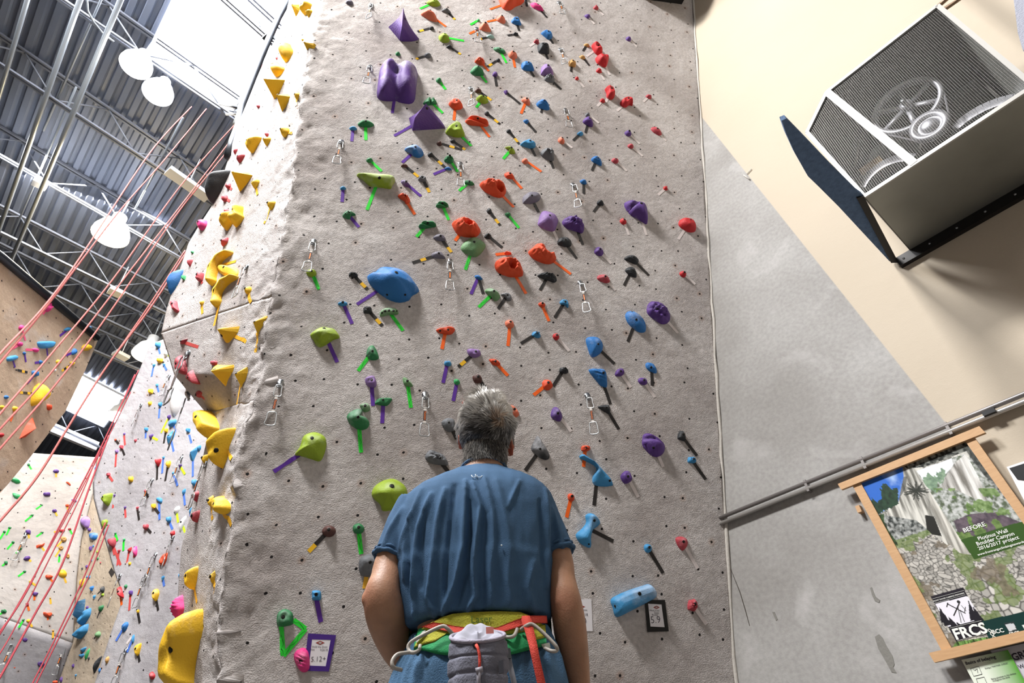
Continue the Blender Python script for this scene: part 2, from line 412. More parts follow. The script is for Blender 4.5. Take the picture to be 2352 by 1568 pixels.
for k, (a, b) in enumerate(jl):
    A, B = Z1.at(*a), Z1.at(*b); d = (B-A).normalized() if k != 0 else JD
    A = A - d*3.0; n = int(((B-A).length+5)/.62); root = empty('roof_joist' if not k else 'roof_joist.%03d' % k, A)
    tag(root, labels_j[k], 'joist', 'open web joists under the roof deck')
    E_ = A + d*(n*.62); up = Vector((0, 0, .56)); sd = d.cross(Vector((0, 0, 1)))
    bot, top, web = MB(), MB(), MB()
    for s_ in (-1, 1):
        bot.box((A+E_)/2+sd*.028*s_, (d, sd, (0, 0, 1)), ((E_-A).length/2, .013, .018)); top.box((A+E_)/2+up+sd*.03*s_, (d, sd, (0, 0, 1)), ((E_-A).length/2, .014, .02))
    for q in range(n):
        p = A+d*(q*.62); p2 = p+d*.62
        web.tube([p, p2+up] if q % 2 == 0 else [p+up, p2], .013, 6)
    bot.build('bottom_chord', jm, root); top.build('top_chord', jm, root); web.build('web', jm, root, True)
# skylights: translucent roof panels
sky_m = mat('skylight_panel', 'f4f7ff', emit=26)
skd = mat('skylight_frame', 'd6dae2', .5)
def skylight(name, a, b, L_, label):
    A, B = Z2.at(*a), Z2.at(*b); mb = MB(); dz = Vector((0, 0, -.03))
    q = [A+dz, B+dz, B-kd*L_+dz, A-kd*L_+dz]; mb.prism(q, (0, 0, .02)); root = mb.build(name, sky_m); tag(root, label, 'skylight')
    fr_ = MB(); q2 = q+[q[0]]
    for x, y in zip(q2[:-1], q2[1:]): fr_.tube([x, y], .03, 6)
    fr_.build('frame', skd, root)
    return root
skylight('skylight', (338, 128), (530, 262), 4.2, 'large blown-out roof skylight beside the prow of the climbing wall')
skylight('skylight.001', (128, 926), (240, 978), 1.9, 'smaller skylight low in the roof between brown wall and grey wall')
wb = MB(); A, B = zplane(9.9).at(70, 962), zplane(9.9).at(222, 1026); wb.box((A+B)/2, ((B-A).normalized(), (B-A).normalized().cross(Vector((0, 0, 1))), (0, 0, 1)), ((B-A).length/2, .06, .13))
tag(wb.build('roof_beam', mat('white_beam', 'e8e8ee', .5)), 'white painted beam flange lit from the lower skylight', 'beam')
# pipes and conduits along the ribs
pm = mat('pipe_paint', '8b929a', .35, .3)
for k, (a, b, r, z, lb) in enumerate([((277, 0), (54, 530), .035, 9.55, 'long pale sprinkler pipe running down past the small white box'),
        ((184, 0), (32, 430), .035, 9.6, 'pale sprinkler pipe left of the longest one'), ((63, 0), (14, 165), .03, 9.6, 'short length of pipe in the top left corner'),
        ((232, 0), (100, 300), .016, 9.9, 'thin dark conduit between the two long pipes'), ((175, 200), (20, 560), .016, 9.95, 'thin conduit ending near the left edge beside the brown wall'),
        ((420, 270), (310, 480), .016, 9.95, 'thin conduit running behind the two left red ropes')]):
    zp = zplane(z); A, B = zp.at(*a), zp.at(*b); d = (B-A).normalized(); mb = MB()
    mb.tube([A-d*(2 if a[1] == 0 else 0), B+d*(0 if k > 2 else 4)], r, 10)
    tag(mb.build('ceiling_pipe' if not k else 'ceiling_pipe.%03d' % k, pm, smooth=True), lb, 'pipe', 'pipes under the roof deck')
zp = zplane(9.7); mb = MB(); mb.tube([zp.at(*p) for p in [(205, -25), (200, 0), (202, 25), (215, 50), (235, 75), (262, 96)]], .014, 8)
tag(mb.build('curved_conduit', pm, smooth=True), 'curved white conduit bending down onto the joist in the top left', 'pipe')
mb = MB(); p = zp.at(92, 422); mb.box(p, (kd, jd, (0, 0, 1)), (.07, .1, .05)); tag(mb.build('junction_box', mat('white_box', 'd9dade')), 'small white junction box on a joist at the left', 'electrical box')
mb = MB()
for k, (a, b, lb) in enumerate([((250, 664), (282, 678), 'white strip light fixture in the roof above the red rope pair'), ((262, 808), (293, 824), 'white strip light fixture beside the warm lamp near the grey wall'), ((385, 390), (478, 455), 'long pale strip fixture beside the dark hold on the prow edge')]):
    mb = MB(); A, B = zp.at(*a), zp.at(*b); mb.box((A+B)/2, ((B-A).normalized(), (B-A).normalized().cross(Vector((0, 0, 1))), (0, 0, 1)), ((B-A).length/2, .1, .04)); mb.tube([(A+B)/2, Vector((((A+B)/2).x, ((A+B)/2).y, ZC-.02))], .01, 6)
    tag(mb.build('strip_light' if not k else 'strip_light.%03d' % k, mat('white_box', 'd9dade')), lb, 'light')
# hanging high-bay lamps
def bay(k, px, z, r, col, power, lb, lit=True):
    c = zplane(z).at(*px); root = empty('hanging_lamp' if not k else 'hanging_lamp.%03d' % k, c); tag(root, lb, 'lamp', 'high bay lamps hanging from the joists')
    mb = MB(); mb.lathe(c, (0, 0, 1), [(r, 0), (r*.98, r*.25), (r*.75, r*.8), (r*.4, r*1.15), (r*.38, r*1.7), (.01, r*1.75)], 28); s = mb.build('shade', mat('lamp_shade', 'dfe2e6', .35, .2), root, True)
    mb = MB(); mb.tube([c+Vector((0, 0, r*1.7)), Vector((c.x, c.y, ZC-.02))], .012, 6); mb.build('stem', pm, root, True)
    mb = MB(); mb.lathe(c, (0, 0, 1), [(.005, -r*.28), (r*.45, -r*.2), (r*.8, r*.02), (r*.85, r*.2), (.005, r*.22)], 24)
    mb.build('bulb', mat('lamp_glow_%d' % k, col, emit=90 if lit else 3), root, True)
    if power:
        l = bpy.data.lights.new('lamp_light', 'POINT'); l.energy = power; l.color = lin(col)[:3]; l.shadow_soft_size = r*.8
        o = bpy.data.objects.new('lamp_light', l); COL.objects.link(o); o.parent = root; o.location = (0, 0, -r*.7)
bay(0, (312, 150), 9.35, .21, 'fff8e8', 60, 'blazing white high bay lamp at the left corner of the big skylight')
bay(1, (362, 214), 9.35, .21, 'f6f8ff', 25, 'second white high bay lamp under the big skylight, right of the brightest', False)
bay(2, (253, 540), 9.3, .30, 'ffe0a0', 160, 'warm yellow high bay lamp glowing behind the two left red ropes')
bay(3, (337, 816), 9.2, .30, 'ffe2a8', 90, 'warm high bay lamp peeping over the grey far wall edge')
bay(4, (270, 958), 9.2, .28, 'fff2d8', 70, 'far white high bay lamp just above the far grey wall, lowest of the lamps')
# steel tubes along the top of the prow where the ropes hang
dk = mat('dark_steel', '3c4046', .45, .6); wt = mat('bright_tube', 'e6ecee', .3, .2)
def upl(px, off=0):   # point on the sight line at the distance of the prow edge
    return px
root = empty('anchor_frame', ul[3]); tag(root, 'dark steel rope anchor tubes along the left edge of the prow, in front of skylight', 'steel frame')
ap = vplane(ul[4], UA)
tb = [ap.at(*p, -.05) for p in [(690, -40), (662, 0), (640, 40), (600, 130), (555, 245), (548, 290), (535, 325), (524, 360)]]
mb = MB(); mb.tube(tb, .04, 12); mb.build('top_tube', dk, root, True)
mb = MB(); mb.tube([ap.at(*p, -.1) for p in [(665, -60), (652, 5), (630, 60), (600, 130), (570, 205), (540, 285)]], .026, 10); mb.build('front_tube', wt, root, True)
mb = MB(); mb.box(ap.at(612, 85, -.12), (ap.u, ap.v, ap.n), (.05, .03, .03)); mb.tube([ap.at(600, 60, -.1), ap.at(640, 95, -.1)], .03, 8); mb.build('bracket', dk, root)
mb = MB(); mb.tube([ap.at(560, 250, -.1), ap.at(505, 238, -.12)], .02, 8); mb.tube([ap.at(560, 262, -.1), ap.at(520, 262, -.12)], .015, 8); mb.build('cross_tube', dk, root, True)
# beam and pale hold at the very top right of the main face
mb = MB(); mb.prism([MP.at(*p, .0) for p in [(1470, -60), (1480, 0), (1566, 10), (1580, -60)]], MP.n*.35); tag(mb.build('top_volume', mat('black_paint', '17191c', .5)), 'black box volume cropped by the top edge beside the corner', 'wall volume')

# ---------------------------------------------------------------- conduit pair on the right wall
zr = RW.at(1650, 1195).z
root = empty('wall_rail', RW.at(1650, 1200)); tag(root, 'pair of slim steel conduits running level across the right wall above the poster', 'rail')
for k, (dz, m_) in enumerate(((0.0, mat('conduit_dark', '8c8785', .4, .5)), (-.038, mat('conduit_bright', 'c9c6c2', .3, .6)))):
    a = RW.at(1650, 1195, .03); a.z = zr+dz; b = a - hdir*4.5; a += hdir*.02
    mb = MB(); mb.tube([a, b], .0135, 12); mb.build('tube', m_, root, True)
for px in ((1858, 1124), (1990, 1075), (2180, 985)):
    mb = MB(); c = RW.at(*px, .022); c.z = zr-.02; mb.box(c, (hdir, (0, 0, 1), RW.n), (.008, .038, .020)); mb.build('bracket', mat('conduit_dark', '8c8785', .4, .5), root)
mb = MB(); c = RW.at(2273, 948, .045); mb.box(c, (hdir, (0, 0, 1), RW.n), (.03, .012, .02)); mb.build('clip', mat('black_paint', '17191c', .5), root)

# ================================================================ climbing holds and tape
from mathutils.bvhtree import BVHTree
FACES = {}
def face(name, lp, rp, nv=14, nu=3):
    L = [0]
    for a, b in zip(lp[:-1], lp[1:]): L.append(L[-1]+(a-b).length)
    ts = [x/L[-1] for x in L]; A = resamp(lp, nv, ts); B = resamp(rp, nv, ts)
    v = [A[j].lerp(B[j], i/nu) for j in range(nv+1) for i in range(nu+1)]
    f = [(j*(nu+1)+i, j*(nu+1)+i+1, (j+1)*(nu+1)+i+1, (j+1)*(nu+1)+i) for j in range(nv) for i in range(nu)]
    FACES.setdefault(name, []).append(BVHTree.FromPolygons(v, f))
face('U', ul, ur); face('U', bl, [ur[-1], MP.at(600, 850), MP.at(583, 920)], 6); face('U', LLl, LLr)
HP = {'M': MP, 'F': FGP, 'B': BWP, 'R': BRP, 'N': BNP, 'L': BLP}
def local_plane(wl, px, py):
    if wl != 'U': 
        if wl == 'B' and py > 1395 + (px+60)*.357: wl = 'L'
        return Plane(HP[wl].at(px, py), HP[wl].n)
    for dx in range(0, 90, 6):
        d = ray(px+dx, py); best = None
        for t in FACES['U']:
            h = t.ray_cast(CAM, d)
            if h[0] is not None and (best is None or h[3] < best[3]): best = h
        if best: 
            pl = Plane(best[0], best[1]); 
            return Plane(pl.at(px, py), pl.n) if dx else pl
    return Plane(MP.at(px, py), MP.n)

CO = {'P': ('5b3a86', 'purple'), 'p': ('8a6aa8', 'mauve'), 'V': ('73707e', 'grey violet'), 'B': ('2a72b8', 'blue'), 'b': ('3f8fc4', 'light blue'), 'G': ('2e7d4c', 'green'),
      'g': ('6f9a6b', 'sage green'), 'E': ('35a860', 'bright green'), 'L': ('93ad2c', 'lime green'), 'O': ('e0502a', 'orange'), 'o': ('e57a5c', 'salmon orange'),
      'R': ('c0262c', 'red'), 'r': ('b5434e', 'dull red'), 'K': ('2f3236', 'black'), 'k': ('6d7075', 'grey'), 'N': ('5a3b36', 'brown'), 'Y': ('f4c22c', 'yellow'),
      'M': ('e03a86', 'pink'), 'T': ('c99a5a', 'tan'), 'W': ('e9e9ea', 'white'), 'C': ('9cc4c0', 'pale teal'), 'D': ('2f5f80', 'dark blue')}
TC = {'g': ('2fe23c', 'neon green'), 'u': ('5e2f9e', 'purple'), 'o': ('ff6a1c', 'orange'), 'k': ('2a2625', 'black'), 'w': ('e0d6d4', 'white'), 'y': ('f3bd22', 'striped'),
      'Y': ('f2b632', 'yellow'), 'b': ('4f78d0', 'blue'), 'r': ('d0504e', 'red'), 'l': ('c8ee2a', 'lime yellow'), 'G': ('2a8a52', 'dark green'), 'm': ('f25a86', 'pink')}
WN = {'M': 'main wall', 'U': 'prow side', 'F': 'grey far wall', 'B': 'pale back wall', 'R': 'tan return wall', 'N': 'brown wall'}
SHP = {'r': 'round', 'e': 'oval', 'b': 'square', 't': 'wedge', 'c': 'thin crimp', 'n': 'lumpy', 'x': 'ribbed', 'd': 'double crimp', 'o': 'ring', 's': 'star'}
TPL = {'r': [(math.cos(a), math.sin(a)) for a in [i*math.pi/4 for i in range(8)]],
       'e': [(-1, -.1), (-.6, -.75), (.1, -1), (.75, -.65), (1, .1), (.6, .8), (-.1, 1), (-.75, .6)],
       'b': [(-.95, -.8), (-.2, -1), (.8, -.85), (1, -.1), (.85, .9), (0, 1), (-.85, .85), (-1, 0)],
       't': [(-1, -.6), (-.2, -1), (.7, -.9), (1, -.4), (.5, .4), (.1, 1), (-.35, .7), (-.8, .1)],
       'c': [(-1, .35), (-.8, -.35), (-.2, -.95), (.5, -.9), (1, -.1), (.9, .6), (.2, .8), (-.6, .95)]}
TPL['n'] = [(-1, 0), (-.7, -.8), (-.05, -.85), (.55, -1), (.95, -.35), (1, .4), (.4, .95), (-.4, .85), (-.9, .7)]
TPL['x'] = TPL['b']; TPL['d'] = TPL['c']; TPL['o'] = TPL['r']
TPL['s'] = [(-1, .1), (-.45, -.3), (-.1, -.35), (.35, -.2), (1, -1), (.75, .1), (.35, .6), (-.2, .9), (-.4, .75), (-1, .95)]

def catmull(pts, n):
    m = len(pts); out = []
    for i in range(n):
        t = i*m/n; k = int(t); f = t-k
        p = [Vector(pts[(k+j-1) % m]) for j in range(4)]
        out.append(.5*((2*p[1])+(p[2]-p[0])*f+(2*p[0]-5*p[1]+4*p[2]-p[3])*f*f+(3*p[1]-p[0]-3*p[2]+p[3])*f**3))
    return out
def polyres(pts, n):
    m = len(pts); P = [Vector(p) for p in pts]; L = [0]
    for i in range(m): L.append(L[-1]+(P[(i+1) % m]-P[i]).length)
    out = []
    for i in range(n):
        s = L[-1]*i/n; k = 0
        while L[k+1] <= s: k += 1
        out.append(P[k].lerp(P[(k+1) % m], (s-L[k])/max(1e-9, L[k+1]-L[k])))
    return out
HOLDS = []
bolt_m = mat('bolt_dark', '15130f', .5, .3)

def make_hold(wl, col, style, outline, hf, opt, tiny):
    """outline: pixels; returns root object. A solid cast body on the wall with its bolt."""
    cx = sum(p[0] for p in outline)/len(outline); cy = sum(p[1] for p in outline)/len(outline)
    pl = local_plane(wl, cx, cy)
    o2 = []
    for p in outline:
        q = pl.at(*p); o2.append(Vector(pl.ab(q)))
    vw = (pl.p0-CAM).normalized(); c = max(.12, abs(vw.dot(pl.n))); s = math.sqrt(1-c*c)
    g3 = (vw - pl.n*vw.dot(pl.n)); g = Vector((g3.dot(pl.u), g3.dot(pl.v))); g.normalize()
    perp = Vector((-g.y, g.x)); eg = [p.dot(g) for p in o2]; ep = [p.dot(perp) for p in o2]
    wg, wp = max(eg)-min(eg), max(ep)-min(ep); mid = g*((max(eg)+min(eg))/2)+perp*((max(ep)+min(ep))/2)
    rat = .6*s/c
    if wg < wp: k = 1/(1+rat*hf); H = hf*wg*k
    else:
        H = hf*min(wp, wg/(1+rat*hf)); k = max(.25, (wg-rat*H)/wg)
    o2 = [mid + (p-mid).dot(g)*k*g + (p-mid).dot(perp)*perp - g*(H*rat/2) for p in o2]
    H = min(H, .32)
    sharp = style in 'fp'
    N = (10 if tiny else 36) if not sharp else (3*len(o2)); NR = 3 if tiny else (9 if not sharp else 5)
    if style == 'k': N, NR = 56, 20
    ring0 = polyres(o2, N) if sharp else catmull([tuple(p) for p in o2], N)
    ctr = sum(ring0, Vector((0, 0)))/N
    if 'ridge' in opt:
        rg = [mid + ((q-mid).dot(g)*k*g + (q-mid).dot(perp)*perp)*.96 - g*(H*rat/2) for q in [Vector(pl.ab(pl.at(*q))) for q in opt['ridge']]]
        ap_ = []
        for p in ring0:
            bd = 9
            for ra, rb_ in zip(rg[:-1], rg[1:]):
                t = max(0, min(1, (p-ra).dot(rb_-ra)/(rb_-ra).dot(rb_-ra))); q = ra.lerp(rb_, t)
                if (q-p).length < bd: bd = (q-p).length; bq = q
            ap_.append(bq)
    elif style in 'cd':
        ax = perp if wp > wg else g; ext = .3*max(wg*k, wp)
        ap_ = []
        for p in ring0:
            t = max(-ext, min(ext, (p-ctr).dot(ax))); ap_.append(ctr+ax*t)
    else: ap_ = [ctr]*N
    prof = {'f': lambda t: t, 'p': lambda t: min(1, t/.45), 'b': lambda t: min(1, t/.4)**.55*(.9+.1*t), 'x': lambda t: (1-(1-t)**2.2)**.7, 'k': lambda t: min(1, t/.62)**.6,
            'c': lambda t: (1-(1-t)**2)**.6, 'd': lambda t: (1-(1-t)**2)**.6, 'o': lambda t: math.sin(min(1, t*1.25)*math.pi*.78)**.7 if t < .98 else .35}.get(style, lambda t: (1-(1-t)**2)**.75)
    V, A, F = [], [], []
    bmin = min(p.y for p in ring0); bmax = max(p.y for p in ring0); sz = (max(p.x for p in ring0)-min(p.x for p in ring0)+bmax-bmin)/2
    dips = [(Vector(pl.ab(pl.at(*q[:2])))-g*(H*rat/.6*.8), q[2]) for q in opt.get('dip', [])]
    lines = [([Vector(pl.ab(pl.at(*q)))-g*(H*rat*.4) for q in l[:-1]], l[-1]) for l in opt.get('groove', [])]
    seed = Vector((cx*.13, cy*.17, 3.))
    for r in range(-1, NR+1):
        t = max(0, r)/NR
        for i in range(N):
            e = t**1.0
            p = ring0[i].lerp(ap_[i], e*(1 if (style not in 'kb') else .999))
            h = H*prof(t)
            if r >= 0 and t > 0:
                if style == 'n': h *= 1+.55*noise.noise(seed+Vector((p.x, p.y, 0))*(5.5/sz)*1.4)+.25*noise.noise(seed*2+Vector((p.x, p.y, 0))*(14/sz))
                elif not sharp and not tiny: h *= 1+.28*noise.noise(seed+Vector((p.x, p.y, 0))*(2.6/sz)); 
                if style == 'x': h *= 1+.10*math.sin((p-ctr).dot(Vector((.35, .94)))/sz*42)
                if style == 'k': h *= 1+.22*noise.noise(seed+Vector((p.x, p.y, 0))*(9/sz))
                if style == 'd': h *= 1-.85*math.exp(-(((p-ctr).dot(g if wp > wg else perp)+sz*.05)/(sz*.09))**2)
                for q, rr in dips:
                    d = (p-q).length/(rr*sz); h -= H*.95*math.exp(-(d**4))
                for l, rr in lines:
                    for a, b in zip(l[:-1], l[1:]):
                        tt = max(0, min(1, (p-a).dot(b-a)/(b-a).dot(b-a))); d = (p-a-(b-a)*tt).length/(rr*sz)
                        h -= H*.38*math.exp(-d*d)
                h = max(h, .002)
            if r < 0: h = -.02; p = p
            V.append(pl.w(p.x, p.y, h))
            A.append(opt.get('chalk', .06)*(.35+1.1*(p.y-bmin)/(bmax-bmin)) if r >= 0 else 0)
    for r in range(NR+1):
        for i in range(N):
            a, b = r*N+i, r*N+(i+1) % N; F.append((a, b, b+N, a+N))
    if 'ridge' not in opt and style not in 'cd':
        V.append(sum((v for v in V[-N:]), Vector())/N); A.append(A[-1]); top = len(V)-1
        F = [q for q in F if q[2] < (NR+1)*N] + [(NR*N+i, NR*N+(i+1) % N, top) for i in range(N)]
    v0, v1, v2 = V[F[N][0]], V[F[N][1]], V[F[N][2]]
    hx, cn = CO[col]
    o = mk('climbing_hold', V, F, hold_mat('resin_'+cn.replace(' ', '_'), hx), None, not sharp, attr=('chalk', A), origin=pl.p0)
    # normals outward
    me = o.data; me.update(); 
    if sum((f.normal.dot(pl.n)*f.area for f in me.polygons)) < 0: me.flip_normals()
    if not tiny and not opt.get('nobolt'):
        bp = opt.get('bolts') or [(None, None, 1)]
        from_bvh = BVHTree.FromPolygons([tuple(v) for v in V], F)
        for bx, by, br in bp:
            if bx is None: q = pl.w(ctr.x, ctr.y+.06*(bmax-bmin), 0)
            else: q = pl.at(bx, by)
            dd = (q-CAM).normalized() if bx is not None else -pl.n; st = CAM if bx is not None else q+pl.n*.6
            hit = from_bvh.ray_cast(st, dd)
            if hit[0] is None: continue
            nn = hit[1]; 
            if nn.dot(pl.n) < 0: nn = -nn
            rb2 = .0085*br if sz < .2 else .011*br
            mb = MB(); mb.lathe(hit[0]+nn*.0012, nn, [(rb2*1.1, -.006), (rb2*1.05, .0012), (rb2*.6, .0016), (0.0003, .0016)], 14)
            mb.build('bolt', bolt_m, o, True, origin=hit[0])
    return o, pl, g
def tape(wl, tc, pts, squig=False, width=None):
    hx, tn = TC[tc]; wd = width or .025; V, F, MI = [], [], []; pls = [local_plane(wl, *p) for p in pts]; ink = False
    base = MB(); run = 0
    pl = pls[0]; P3 = [pl.at(*p) for p in pts]
    for a, b in zip(P3[:-1], P3[1:]):
        d = (b-a); L = d.length; d = d/L; sd = d.cross(pl.n); n = max(1, int(L/.022)); 
        for i in range(n+1):
            p = a+d*(L*i/n)
            for s_ in (-1, 1):
                q = p+sd*(wd/2*s_); V.append(q+(wob(q) if wl in 'MU' else Vector())+pl.n*.0022)
            if i < n:
                k = len(V)-2; F.append((k, k+1, k+3, k+2)); MI.append(1 if tc == 'y' and int((run+L*i/n)/.055) % 2 == 0 else 0)
        k = len(V)-2*(n+1); run += L
        if squig:
            m = n*3; ph = random.random()*6
            for i in range(m+1):
                t = .06+.88*i/m; p = a+d*(L*t)+sd*(wd*.20*math.sin(ph+t*L*95)+wd*.08*math.sin(t*L*213+ph))
                for s_ in (-1, 1):
                    q = p+sd*(.0009*s_); V.append(q+wob(q)+pl.n*.0034)
                if i < m: k = len(V)-2; F.append((k, k+1, k+3, k+2)); MI.append(2)
    ms = [mat('tape_'+tn.replace(' ', '_'), hx, .45), mat('tape_stripe_black', '24201f', .45), mat('marker_ink', '0d4a16', .6)]
    F = [q[::-1] for q in F]
    o = mk('tape_strip', V, F, ms, None, False, MI, origin=P3[0])
    return o
def dirname(dx, dy):
    a = math.degrees(math.atan2(dy, dx)) % 360
    return ['right', 'down right', 'down', 'down left', 'left', 'up left', 'up', 'up right'][int((a+22.5)//45) % 8]
def relname(dx, dy):
    a = math.degrees(math.atan2(dy, dx)) % 360
    return ['right of', 'below right of', 'below', 'below left of', 'left of', 'above left of', 'above', 'above right of'][int((a+22.5)//45) % 8]

